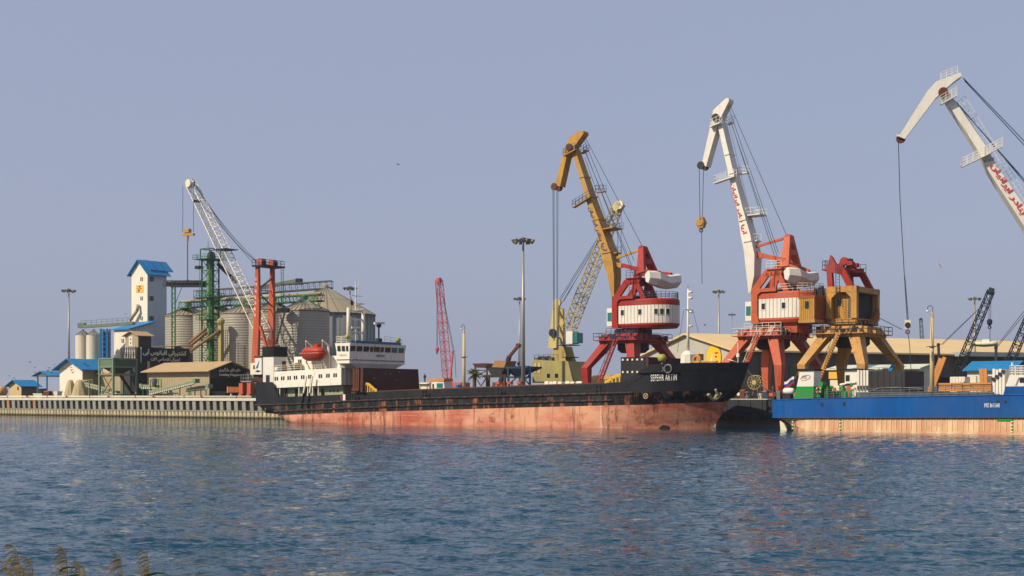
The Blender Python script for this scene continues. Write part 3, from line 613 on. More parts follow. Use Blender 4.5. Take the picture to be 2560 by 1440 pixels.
    def guard(px0, px1, y0a, y0b, ytop, v, rev=False):
        u_a, u_b = SH.u(px0, v), SH.u(px1, v); za, zb2 = SH.z(u_a, v, y0a), SH.z(u_b, v, y0b); zt_ = SH.z(u_a if not rev else u_b, v, ytop); mb = MB(); n = 5
        for i in range(n + 1):
            f = i / n; u = u_a + (u_b - u_a) * f; g = (1 - max(0, f - .25) / .75) if not rev else (1 - max(0, .6 - f) / .6); zb3 = za + (zb2 - za) * f; mb.bar((u, v, zb3), (u, v, zb3 + max(.15, (zt_ - (za if not rev else zb2)) * g)), .1, .18)
            if i < n:
                f2 = (i + 1) / n; g2 = (1 - max(0, f2 - .25) / .75) if not rev else (1 - max(0, .6 - f2) / .6); u2 = u_a + (u_b - u_a) * f2; hh = (zt_ - (za if not rev else zb2)); mb.bar((u, v, zb3 + max(.15, hh * g)), (u2, v, za + (zb2 - za) * f2 + max(.15, hh * g2)), .1, .4)
        build(mb, 'yellow_stair_guard', yel, t)
    guard(914, 942, 981, 979, 960, -B + 1.1); guard(1513, 1558, 958, 954, 937, -B + 1.1, True)
    # forward hatch covers folded upright, and break of forecastle
    q1 = SH.u(1612, -B + .9); q0 = SH.u(1552, -B + .9); qv = SH.v(1706, q1); zq0, zq1 = zcoam(q1) - 1, SH.z(q0, -B + .9, 893)
    for i in range(5):
        ua_ = q0 + i * (q1 - q0) / 5; g = build(MB().box((ua_, -B + .9, zq0), (ua_ + .75, qv - .2, zq1 - .1 * (i % 2))), 'hatch_cover', paint('black_hatch_steel', (34, 34, 36), .6, .4, .1), t)
        for k in (.15, .55, .92): build(MB().disc((ua_ + .37, -B + .85, zq0 + (zq1 - zq0) * k), (0, 1, 0), .15, .1, 8), 'pad', cream, g)
    build(MB().box((q1 + .02, -B + 1.0, zq0), (q1 + .5, SH.v(1708, q1), zq1 - .1)), 'hatch_cover', rust_dark, t)
    p = SH.p(1655, 908, -4); build(MB().ball((p[0], p[1], p[2] + .7), .62).tube((p[0], p[1], p[2] - .6), (p[0], p[1], p[2] + .3), .12), 'searchlight', paint('yellow_green_lamp', (150, 160, 60), .4), t, True)
    # foremast
    p = SH.p(1720, 905, 0); z_ = lambda py: SH.z(p[0], 0, py); mb = MB().tube((p[0], 0, z_(908)), (p[0], 0, z_(722)), .26, 10, .10); mb.bar((p[0] - .0, -1.3, z_(774)), (p[0], 1.5, z_(774)), .12)
    for py in (730, 745, 780, 815): mb.cbox((p[0] + .35, .1, z_(py)), (.5, .3, .3))
    build(mb, 'foremast', white, t, True); mb = MB().bar((p[0], -1.2, z_(774)), (p[0] - .8, -1.6, z_(880)), .04).bar((p[0], 1.4, z_(774)), (p[0] + .8, 1.6, z_(830)), .04).tube((p[0], 0, z_(722)), (p[0], 0, z_(712)), .03); build(mb, 'foremast_stays', rope, t)
    mb = MB().lathe((p[0], 0, z_(908)), ((1.1, 0), (1.0, 1.2), (.5, 1.7)), 8); build(mb, 'mast_base_cover', white, t); p = SH.p(1740, 893, 1); build(MB().cbox((p[0], 1, p[2]), (1.6, 1.5, .9)), 'deck_box', timber, t)
    p = SH.p(1742, 903, -2); build(MB().ring((p[0], p[1], p[2] + .2), (0, 1, 0), .5, .18).tube((p[0] - 1, p[1], p[2] - .1), (p[0] + 3, p[1], p[2] - .1), .1), 'windlass', paint('windlass_ochre', (190, 140, 60), .6), t)
    build(MB().path([SH.p(x, y_, v) for x, y_, v in ((1820, 899, 0), (1833, 902, 0), (1850, 909, 1))], .07), 'bow_rope_end', cream, t)
    p = SH.p(1845, 905, 0); build(MB().tube((p[0], 0, p[2] - .5), (p[0], 0, p[2] + 2.6), .07).cbox((p[0], 0, p[2] + .9), (.4, .3, .5)), 'jackstaff', white, t)
    # ---- things on the ship
    b = thing('lifeboat', 'orange enclosed lifeboat hanging in its davit on the black ship', 'lifeboat', SH, SH.p(784, 902, -6.3)); c = SH.p(784, 885, -6.3); L, Wd = 2.75, 1.15
    def bs(z, l, w, n=14): return [(c[0] + l * math.copysign(abs(math.cos(2*math.pi*i/n)) ** .75, math.cos(2*math.pi*i/n)), c[1] + w * math.sin(2*math.pi*i/n), z) for i in range(n)]
    zc = SH.z(c[0], c[1], 882); build(MB().loft([bs(zc - 1.35, L * .55, Wd * .3), bs(zc - .9, L * .84, Wd * .75), bs(zc - .2, L, Wd), bs(zc, L * 1.02, Wd * 1.03)]), 'hull', orange, b, True)
    build(MB().loft([bs(zc, L * .98, Wd * .98), bs(zc + .5, L * .86, Wd * .85), bs(zc + .85, L * .7, Wd * .6), bs(zc + .95, L * .5, Wd * .35)]), 'canopy', orange, b, True); build(MB().cbox((c[0] + .9, c[1], zc + 1.1), (.9, .9, .6)), 'conning_position', orange, b)
    mb = MB()
    for i in range(9): mb.cbox((c[0] - 2 + i * .5, c[1] - Wd - .02, zc - .08), (.12, .06, .1))
    build(mb, 'grab_line', cream, b)
    zdk = lin([u0, u1], [zt0, zt1])(c[0])
    for du in (-1.9, 1.9): build(MB().bar((c[0] + du, -4.6, zdk), (c[0] + du, -4.8, zc + 1.2), .25).bar((c[0] + du, -4.8, zc + 1.2), (c[0] + du, -6.2, zc + 2.0), .22).bar((c[0] + du, -5.2, zdk), (c[0] + du, -6.2, zc - 1.35), .2).tube((c[0] + du, -6.2, zc + 2.0), (c[0] + du, -6.2, zc + .7), .04), 'lifeboat_davit', cream, t)
make_ship()
# ---------------------------------------------------------------- portal cranes on the quay
VC = 9.0; LA, LB = 4.3, 7.0
def quad_loft(fr, pairs):                 # pairs of (left px, right px, half width) -> box girder seen side on
    secs = []
    for (lp, rp, v0, hw) in pairs:
        a, b = fr.p(*lp, v0 - hw), fr.p(*rp, v0 - hw); secs.append([a, b, (b[0], v0 + hw, b[2]), (a[0], v0 + hw, a[2])])
    return MB().loft(secs)
C1 = Q.u(1583, VC)                        # crane one is the template for heights
def zc1(py): return Q.z(C1, VC, py) - LAND
ZT, ZP, ZL, ZK = zc1(836), zc1(852), zc1(858), zc1(921)
def make_portal(t, fr, uc, vc, m, m_rail, stair=True):
    z0 = LAND; P = lambda u, v, z: (uc + u, vc + v, z0 + z)
    for su in (-1, 1):
        for sv in (-1, 1):
            def rect(a, b, cz, w, d): return [P(su * a - w, sv * b - d, cz), P(su * a + w, sv * b - d, cz), P(su * a + w, sv * b + d, cz), P(su * a - w, sv * b + d, cz)]
            leg = build(MB().loft([rect(LA, LB, .9, .38, .38), rect(LA + .15, LB + .2, ZK, .6, .7), rect(2.3, 3.9, ZL, .82, 1.1)]), 'leg', m, t)
            build(MB().box(P(su * LA - 1.5, sv * LB - .3, .45), P(su * LA + 1.5, sv * LB + .3, .95)), 'bogie_beam', m, leg)
            for du in (-1.0, 1.0): build(MB().disc(P(su * LA + du, sv * LB, .34), (0, 1, 0), .34, .2, 10), 'wheel', dark, leg)
    cs = ((-1, -1), (1, -1), (1, 1), (-1, 1))
    build(MB().loft([[P(a * 3.3, b * 5.2, ZL - .1) for a, b in cs], [P(a * 3.3, b * 5.2, ZP) for a, b in cs], [P(a * 3.0, b * 3.6, ZT) for a, b in cs]]), 'portal_head', m, t)
    build(MB().lathe(P(0, 0, ZL - 1.6), ((2.0, 0), (2.6, .5), (2.6, 1.6)), 16), 'portal_drum', dark, t)
    build(MB().box(P(-4.0, -5.8, ZP - .12), P(4.0, 5.8, ZP)), 'walkway', m, t)
    build(MB().rail([P(-4, -5.8, ZP), P(4, -5.8, ZP), P(4, 5.8, ZP), P(-4, 5.8, ZP), P(-4, -5.8, ZP)], 1.1, 1.7, .045, 2), 'walkway_railing', m_rail, t)
    for i in range(4): build(MB().box(P(-3.4 + i * 1.75, -5.1, ZP), P(-2.1 + i * 1.75, -4.3, ZP + .55)), 'drive_cover', m, t)
    rg = random.Random(int(uc * 7)); 
    for i in range(12):                   # machinery and cable boxes on the portal head
        e = rg.choice(((-3.5, rg.uniform(-4.8, 4.8)), (rg.uniform(-3, 3), -4.9), (3.5, rg.uniform(-4.8, 4.8)))); hh_ = rg.uniform(.4, 1.1); build(MB().box(P(e[0] - .3, e[1] - .25, ZP), P(e[0] + .35, e[1] + .3, ZP + hh_)), 'portal_machinery', rg.choice((m, dark, m)), t)
    for i in range(3): x_ = -2.2 + i * 2.1; build(MB().path([P(x_, -3.75, ZT), P(x_, -5.3, ZP + .2), P(x_, -5.35, ZL - .5)], .07, 5), 'cable_conduit', dark, t)
    build(MB().ladder(P(1.9, -5.95, ZP - .1), P(1.9, -3.9, ZT + .4), .6, .3, (1, 0, 0), .05), 'head_ladder', m_rail, t); build(MB().rail([P(-3, -3.6, ZT), P(3, -3.6, ZT)], .9, 1.0, .04, 2), 'head_railing', m_rail, t)
    mb = MB()
    for i in range(26): a = 2 * math.pi * i / 26; mb.cbox(P(2.95 * math.cos(a), 2.95 * math.sin(a), ZT + .55), (.22, .22, .3))
    sr = build(MB().lathe(P(0, 0, ZT), ((3.1, 0), (3.1, .35), (2.7, .4), (2.7, .75), (3.0, .8), (3.0, zc1(825) - ZT + .1)), 28), 'slewing_ring', dark, t); build(mb, 'ring_bolts', m, sr, kind='stuff')
    if stair:
        a, b = fr.p(1545 + (0 if uc == C1 else 0), 860, vc - 5.0), None
        p, q = Vector(P(.6, -6.3, ZP)), Vector(P(-3.4, -6.6, .3)); mb = MB(); s_ = Vector((0, .45, 0))
        mb.bar(p - s_, q - s_, .1, .3); mb.bar(p + s_, q + s_, .1, .3)
        for i in range(1, 26): c = p.lerp(q, i / 26); mb.bar(c - s_, c + s_, .22, .06, (1, 0, 0))
        st = build(mb, 'stairway', m, t); mb = MB(); h = Vector((0, 0, 1.0))
        for e in (-s_, s_):
            mb.tube(p + e + h, q + e + h, .04, 4)
            for i in range(0, 27, 4): c = p.lerp(q, i / 26); mb.tube(c + e, c + e + h, .035, 4)
        build(mb, 'stair_railing', m_rail, st)
VH = 3.45
UA = Q.u(1546, VC - VH) - C1
def right_px(u0):
    return max(1280 + F * (lambda w: w[0] / w[1])(Q.w(C1 + u0 + 3.4 * math.sin(a), VC - VH * math.cos(a))) for a in np.linspace(0, math.pi, 40))
U0 = min(np.linspace(2, 9, 141), key=lambda u: abs(right_px(u) - 1699))
def house_outline(off=0.0):
    pts = [(UA - off, -VH - off), (U0 * .5, -VH - off)] + [(U0 + (3.4 + off) * math.sin(a), -(VH + off) * math.cos(a)) for a in np.linspace(0, math.pi, 15)] + [(U0 * .5, VH + off), (UA - off, VH + off)]
    return pts
ZH0, ZH1, ZH2, ZH3 = zc1(823), zc1(812), zc1(768), zc1(752)
def make_house(t, uc, vc, m, m_rail, m_frame, wins):
    O = lambda off: [(uc + u, vc + v) for u, v in house_outline(off)]; z0 = LAND
    low = [(uc + u * .93 + .2, vc + v * .93) for u, v in house_outline(0)]
    build(MB().loft([[(u, v, z0 + ZH0) for u, v in low], [(u, v, z0 + ZH0 + .45) for u, v in O(.05)], [(u, v, z0 + ZH1) for u, v in O(.05)]]), 'house_floor', m, t)
    build(MB().plan(O(-.02), z0 + ZH1, z0 + ZH2), 'house_core', steel_d, t)
    build(MB().loft([[(u, v, z0 + ZH2) for u, v in O(.06)], [(u, v, z0 + ZH3 - .25) for u, v in O(.06)], [(u, v, z0 + ZH3) for u, v in O(-.15)]]), 'house_roof', m, t)
    o = O(0); seg = []; D = 0
    for a, b in zip(o, o[1:] + o[:1]):
        L = math.hypot(b[0] - a[0], b[1] - a[1]); seg.append((D, D + L, a, b)); D += L
    n = int(D / .60); pw = D / n
    def at(s):
        for s0, s1, a, b in seg:
            if s <= s1 + 1e-6: f = (s - s0) / (s1 - s0); return Vector((a[0] + (b[0] - a[0]) * f, a[1] + (b[1] - a[1]) * f, 0))
        return Vector((*seg[-1][3], 0))
    for i in range(n):
        p, q = at(i * pw + .035), at((i + 1) * pw - .035); d = (q - p).normalized(); nn = Vector((d.y, -d.x, 0)); th = .07
        secs = [[(e.x, e.y, z0 + ZH1), (e.x + nn.x * th, e.y + nn.y * th, z0 + ZH1), (e.x + nn.x * th, e.y + nn.y * th, z0 + ZH2), (e.x, e.y, z0 + ZH2)] for e in (p, q)]
        build(MB().loft(secs), 'cladding_panel', white, t)
    # windows: at arc lengths chosen by photo columns of crane one
    for px in wins:
        best = min(np.linspace(0, D * .62, 260), key=lambda s: abs(1280 + F * (lambda w: w[0] / w[1])(Q.w(at(s).x - uc + C1, at(s).y - vc + VC)) - px) + (0 if s < D * .55 else 50))
        p = at(best); q = at(best + .05); d = (q - p).normalized(); nn = Vector((d.y, -d.x, 0)); zc_ = z0 + (ZH1 + ZH2) / 2 + .35
        def wbox(w, h, o0, o1): return MB().loft([[tuple(p + d * sx_ * w + nn * oo + Vector((0, 0, zc_ + sz * h))) for sx_, sz in ((-1, -1), (1, -1), (1, 1), (-1, 1))] for oo in (o0, o1)])
        fr_ = build(wbox(.36, .52, .03, .13), 'window_frame', cream, t); build(wbox(.28, .43, .10, .15), 'pane', glass_d, fr_)
    build(MB().rail([(uc + u, vc + v, z0 + ZH3) for u, v in house_outline(-.2)[1:-1]], 1.1, 1.6, .04, 3), 'roof_railing', m_rail, t)
    for sv in (-1, 1):                    # front frames
        v0, v1 = sorted((vc + sv * (VH + .35), vc + sv * (VH - .35))); ua, ub = uc + UA - 1.05, uc + UA - .05
        poly = [(ua, z0 + ZH0), (ub + .3, z0 + ZH0), (ub, z0 + ZH0 + 1), (ub, z0 + ZH3 - .4), (ub + .5, z0 + ZH3 + .0), (ub + 3, z0 + ZH3 + .05), (ub + 3, z0 + ZH3 + .55), (ua, z0 + ZH3 + .55)]
        build(MB().prism(poly, v0, v1), 'front_frame', m, t)
    zz = z0 + ZH1; build(MB().prismu([(vc - VH - .1, zz - .3), (vc - VH + 1.3, zz - .3), (vc - VH + 1.5, zz + .3), (vc - VH + 1.5, zz + 2.2), (vc - VH + 1.2, zz + 2.6), (vc - VH - .1, zz + 2.6)], uc + UA - 2.15, uc + UA - 1.1), 'operator_cab', white, t)
    build(MB().box((uc + UA - 2.0, vc - VH - .16, zz + .5), (uc + UA - 1.25, vc - VH - .08, zz + 1.9)), 'cab_window', glass_t, t); build(MB().box((uc + UA - 2.2, vc - VH + .1, zz + .6), (uc + UA - 2.12, vc - VH + 1.2, zz + 2.0)), 'cab_window', glass_t, t)

def make_level_luffing(name, label, fr, uc, vc, m, m_rail, m_jib, spec, house=True):
    t = thing(name, label, 'crane', Q, (uc, vc, LAND), 'portal cranes on the quay')
    make_portal(t, Q, uc, vc, m, m_rail)
    make_house(t, uc, vc, m, m_rail, m, spec['wins'])
    du = uc - C1
    X = lambda px, py, dv: (lambda p: (p[0] + du, p[1] - VC + vc, p[2]))(Q.p(px, py, VC + dv))   # template taken from crane one
    # machine frame above the roof: two side frames
    for dv in (-1.9, 1.9):
        def s(px, py): p = X(px, py, -1.9); return (p[0], vc + dv, p[2])
        build(MB().bar(s(1539, 748), s(1568, 704), .5, 1.0), 'frame_leg', m, t); build(MB().bar(s(1566, 704), s(1594, 702), .5, 1.1), 'frame_beam', m, t); build(MB().bar(s(1580, 750), s(1591, 700), .5, .8), 'frame_leg', m, t)
        build(MB().bar(s(1612, 752), s(1593, 708), .45, .8), 'frame_leg', m, t); build(MB().bar(s(1591, 704), s(1599, 668), .45, 1.3), 'rocker_bearing', m, t)
    a, b = X(1565, 697, -2.3), X(1597, 697, -2.3); build(MB().box((a[0], vc - 2.4, a[2]), (b[0], vc + 2.4, a[2] + .15)), 'machine_platform', m, t); build(MB().rail([(a[0], vc - 2.3, a[2] + .15), (b[0], vc - 2.3, a[2] + .15)], 1.2, .8, .04, 3), 'machine_railing', m_rail, t)
    a = X(1578, 750, -2.0); build(MB().ladder((a[0], vc - 2.3, a[2]), (a[0] + .2, vc - 2.3, X(1578, 700, -2)[2]), .6, .4, (1, 0, 0), .05), 'frame_ladder', m, t)
    a, b = X(1600, 752, 0), X(1625, 752, 0); build(MB().cbox((a[0], vc, a[2] + .4), (1.8, 2.2, .8)), 'winch', dark, t); build(MB().disc((a[0] + 1.6, vc, a[2] + .6), (0, 1, 0), .6, 1.8), 'winch_drum', rust, t)
    # rocker with counterweight (own trace for each crane)
    S = lambda px, py, dv: fr.p(px, py, vc + dv)
    tx, ty = spec['top']; lx, ly = spec['low']; T_, L0 = S(tx, ty, 0), S(lx, ly, -2.1)
    for sv in (-1, 1): build(MB().bar((T_[0], vc + sv * .45, T_[2]), (L0[0], vc + sv * 2.1, L0[2]), .6, .9, (0, 1, 0), .75, 1.5), 'rocker_leg', m, t)
    for f in (.10, .48, .93): c = vlerp(T_, (L0[0], vc, L0[2]), f); w = .5 + 1.65 * f; build(MB().box((c[0] - .45 - .3 * f, vc - w, c[2] - .45), (c[0] + .45 + .3 * f, vc + w, c[2] + .35)), 'rocker_plate', m, t)
    build(MB().disc((T_[0], vc, T_[2]), (0, 1, 0), .5, 1.5, 12), 'rocker_sheave', m, t)
    cw = spec['cw']; c = S(*cw, -4.4); k = 1.0; prof = [(-.9, .45), (.7, 1.15), (1.7, .9), (1.9, -.2), (1.0, -1.15), (-.4, -.9)]
    secs = []
    for dv, e, dz in ((-4.6, .35, .25), (-3.2, 1.0, .1), (0, 1.0, -.35), (3.4, 1.0, .1), (4.9, .55, .45)): secs.append([(c[0] + 1.1 + a_ * (e if a_ > 0 else e), vc + dv, c[2] + dz + b_ * (.75 + .25 * e)) for a_, b_ in prof])
    build(MB().loft(secs), 'counterweight', white, t)
    for sv in (-1, 1): build(MB().bar((L0[0], vc + sv * 1.9, L0[2] + .3), (c[0] + 1.9, vc + sv * 1.9, c[2] + .9), .7, .9), 'counterweight_arm', m, t)
    # jib
    J = [(a, b, vc, h) for a, b, h in spec['jib']]; jb = build(quad_loft(fr, J), 'jib', m_jib, t)
    for a, b, h in spec.get('bands', ()): pa, pb = fr.p(*a, vc - h - .06), fr.p(*b, vc - h - .06); build(MB().bar((pa[0], vc, pa[2]), (pb[0], vc, pb[2]), 2 * h + .25, .3), 'jib_flange', m_jib, jb)
    hd = [fr.p(x, y, vc - .8) for x, y in spec['head']]; head = build(MB().prism([(p[0], p[2]) for p in hd], vc - .8, vc + .8), 'jib_head', m_jib, t)
    nx, ny = spec['nose']; p = fr.p(nx, ny, vc); 
    for dv in (-.75, .75): build(MB().disc((p[0], vc + dv, p[2]), (0, 1, 0), .62, .35, 14), 'nose_sheave', rust if m_jib is not white else dark, head)
    hx, hy = spec['hinge']; p = fr.p(hx, hy, vc - 1.0)
    for dv in (-1.05, 1.05): build(MB().disc((p[0], vc + dv, p[2]), (0, 1, 0), .62, .3, 14), 'hinge_sheave', dark if m_jib is white else rust, head)
    # lettering along the jib
    (ax, ay), (bx, by), hh, hv = spec['text']; a, b = fr.p(ax, ay, vc - hv[0] - .05), fr.p(bx, by, vc - hv[1] - .05); xd = Vector(b) - Vector(a); yd = Vector((-xd.z, 0, xd.x)); o = Vector(a) - yd.normalized() * (hh * .5)
    text('jib_lettering', persian('آریا بنادر ایرانیان'), spec['tmat'], jb, o, xd, yd, xd.length, hh, .016)
    # platforms on the jib
    for (p0, p1, dv, w) in spec['plat']:
        a, b = fr.p(*p0, vc + dv), fr.p(*p1, vc + dv); g = build(MB().bar(a, b, w, .16), 'jib_platform', m_jib, t)
        lo, hi = (a, b); mb = MB()
        for e in (-w / 2, w / 2): mb.rail([(a[0], a[1] + e, a[2]), (b[0], b[1] + e, b[2])], 1.1, .7, .035, 2)
        mb.rail([(a[0], a[1] - w / 2, a[2]), (a[0], a[1] + w / 2, a[2])], 1.1, .7, .035, 2); build(mb, 'platform_railing', m_rail if m_jib is white else darkblue, g)
    (la, lb, lv) = spec['ladder']; a, b = fr.p(*la, vc + lv), fr.p(*lb, vc + lv); mb = MB().ladder(a, b, .55, .5, (0, 1, 0), .04)
    A_, B_ = Vector(a), Vector(b); off = Vector((.55, 0, .15))
    for e in (-.4, .4): mb.tube(A_ + off + Vector((0, e, 0)), B_ + off + Vector((0, e, 0)), .035, 4)
    for i in range(0, 41): c = A_.lerp(B_, i / 40); mb.tube(c + Vector((0, -.3, 0)), c + off + Vector((0, -.4, 0)), .03, 4)
    build(mb, 'jib_ladder', white if m_jib is white else dark, t, kind='stuff')
    for a, b, dv, r, mat in spec['bars']: build(MB().bar(fr.p(*a, vc + dv), fr.p(*b, vc + dv), r, r), 'luffing_rod', mat, t)
    for i, (a, b, dv, dv2) in enumerate(spec['ropes']): build(MB().tube(fr.p(*a, vc + dv), fr.p(*b, vc + dv2), .045, 4), 'stay_rope', rope, t)
    for (a, b, dv) in spec['falls']: build(MB().tube(fr.p(*a, vc + dv), fr.p(*b, vc + dv), .05, 4), 'hoist_rope', spec.get('frope', rope), t)
    return t

c1 = make_level_luffing('portal_crane', 'red portal crane with yellow jib and white machinery house', Q, C1, VC, red, darkblue, yellow, dict(
    wins=(1557, 1600, 1640, 1654, 1668, 1692), top=(1608, 622), low=(1603, 684), cw=(1603, 697),
    jib=[((1530,748),(1535,748),.75), ((1518.7,692),(1535,690),1.15), ((1506,648),(1531,655),1.25), ((1503.7,640),(1527,636),1.2), ((1490.8,578),(1504.7,572),1.15), ((1465.8,503),(1478,500),1.05), ((1432.5,390),(1442,387),.85), ((1420,362),(1432,358),.75)],
    bands=[((1481,548),(1497,546),1.12), ((1462,492),(1476,489),1.05), ((1448,443),(1460,440),.95), ((1504,632),(1526,628),1.22)],
    head=[(1387,464),(1411,372),(1425,342),(1450,326),(1458,327),(1459,333),(1440,360),(1431,371),(1416,394),(1400,466)], nose=(1392, 468), hinge=(1423, 368),
    text=((1474, 517), (1512.5, 630), .9, (1.08, 1.2)), tmat=lettering_blue,
    plat=[((1434, 519), (1478, 492), -1.4, .9), ((1492, 481), (1512, 479), 1.6, .9), ((1500, 579), (1545, 570), .6, 3.2), ((1411, 390), (1441, 374), -1.2, .8), ((1455, 384), (1469, 376), 1.2, .9), ((1527, 638), (1548, 632), .2, 1.6)],
    ladder=((1536, 640), (1452, 395), 1.3), bars=[((1533, 648), (1606, 622), 0, .36, yellow), ((1534, 661), (1556, 664), 0, .75, yellow), ((1555, 663), (1598, 674), 0, .65, red)],
    ropes=[((1459, 336), (1608, 620), 0, 0), ((1457, 342), (1585, 652), -.3, -.3), ((1459, 370), (1590, 690), .5, .5), ((1462, 374), (1586, 694), -.4, -.4)],
    falls=[((1382, 470), (1384, 852), -.7), ((1385, 470), (1386, 852), -.5), ((1392, 470), (1392, 852), .5), ((1395, 470), (1394, 852), .8)], frope=rope_blue))
C2 = Q.u(1932, VC)
c2 = make_level_luffing('portal_crane', 'orange red portal crane with white jib holding a yellow hook block', Q, C2, VC, orange_red, white, white, dict(
    wins=(1557, 1600, 1640, 1654, 1668, 1692), top=(1973, 594), low=(1962, 668), cw=(1948, 690),
    jib=[((1871,733),(1876,733),.75), ((1862,651),(1885,689),1.2), ((1859,623),(1886,637),1.3), ((1852,590),(1875,585),1.25), ((1843,526),(1857,522),1.15), ((1824,449),(1837,446),1.05), ((1794.6,316),(1806,314),.85), ((1786,290),(1797,287),.75)],
    bands=[((1848,550),(1864,547),1.2), ((1821,433),(1834,430),1.05), ((1811,386),(1823,383),.95), ((1858,604),(1878,600),1.28)],
    head=[(1754,412),(1774,322),(1783,275),(1815,245),(1822,246),(1822,253),(1806,285),(1800,297),(1794,312),(1765,416)], nose=(1758, 415), hinge=(1789, 294),
    text=((1831, 458), (1861.5, 586), .85, (1.07, 1.27)), tmat=lettering_red,
    plat=[((1786, 459), (1838, 441), -1.4, .9), ((1842, 436), (1871, 432), 1.6, .9), ((1862, 542), (1908, 537), .8, 2.6), ((1776, 318), (1802, 307), -1.2, .8), ((1820, 312), (1832, 306), 1.2, .9), ((1880, 608), (1898, 602), .4, 1.6)],
    ladder=((1880, 600), (1813, 318), 1.3), bars=[((1886, 618), (1968, 594), 0, .36, orange_red), ((1888, 634), (1908, 640), 0, .75, orange_red), ((1906, 639), (1950, 648), 0, .65, orange_red)],
    ropes=[((1823, 258), (1968, 592), 0, 0), ((1820, 264), (1946, 632), -.3, -.3), ((1828, 308), (1950, 660), .5, .5), ((1830, 312), (1944, 664), -.4, -.4)],
    falls=[((1748, 418), (1750, 548), -.7), ((1759, 418), (1756, 548), .6), ((1754, 565), (1755, 710), 0)]))
a_ = Q.u(1958, VC - 2.6); b_ = Q.v(2012, a_ + 2.8); build(MB().plan([(a_, VC - 2.6), (a_ + 2.2, VC - 2.6), (a_ + 3.0, VC - 1.2), (a_ + 3.0, VC + 1.2), (a_ + 2.2, VC + 2.6), (a_, VC + 2.6)], LAND + zc1(846), LAND + ZH0 + .3), 'ballast_box', orange_red, c2)
hb = thing('hook_block', 'round yellow hook block hanging from the tall white crane', 'hook block', Q, Q.p(1753, 568, VC)); p = Q.p(1753, 557, VC)
build(MB().loft([[(p[0] + a * .45, p[1] + b * .4, p[2] - .85) for a, b in ((-1,-1),(1,-1),(1,1),(-1,1))], [(p[0] + a * .75, p[1] + b * .5, p[2]) for a, b in ((-1,-1),(1,-1),(1,1),(-1,1))], [(p[0] + a * .4, p[1] + b * .4, p[2] + .85) for a, b in ((-1,-1),(1,-1),(1,1),(-1,1))]]), 'block_body', yellow, hb)
build(MB().disc((p[0], p[1], p[2] + .1), (0, 1, 0), .62, 1.15, 14), 'sheave', yellow, hb); build(MB().ring((p[0], p[1], p[2] - 1.2), (0, 1, 0), .28, .09), 'hook', dark, hb)

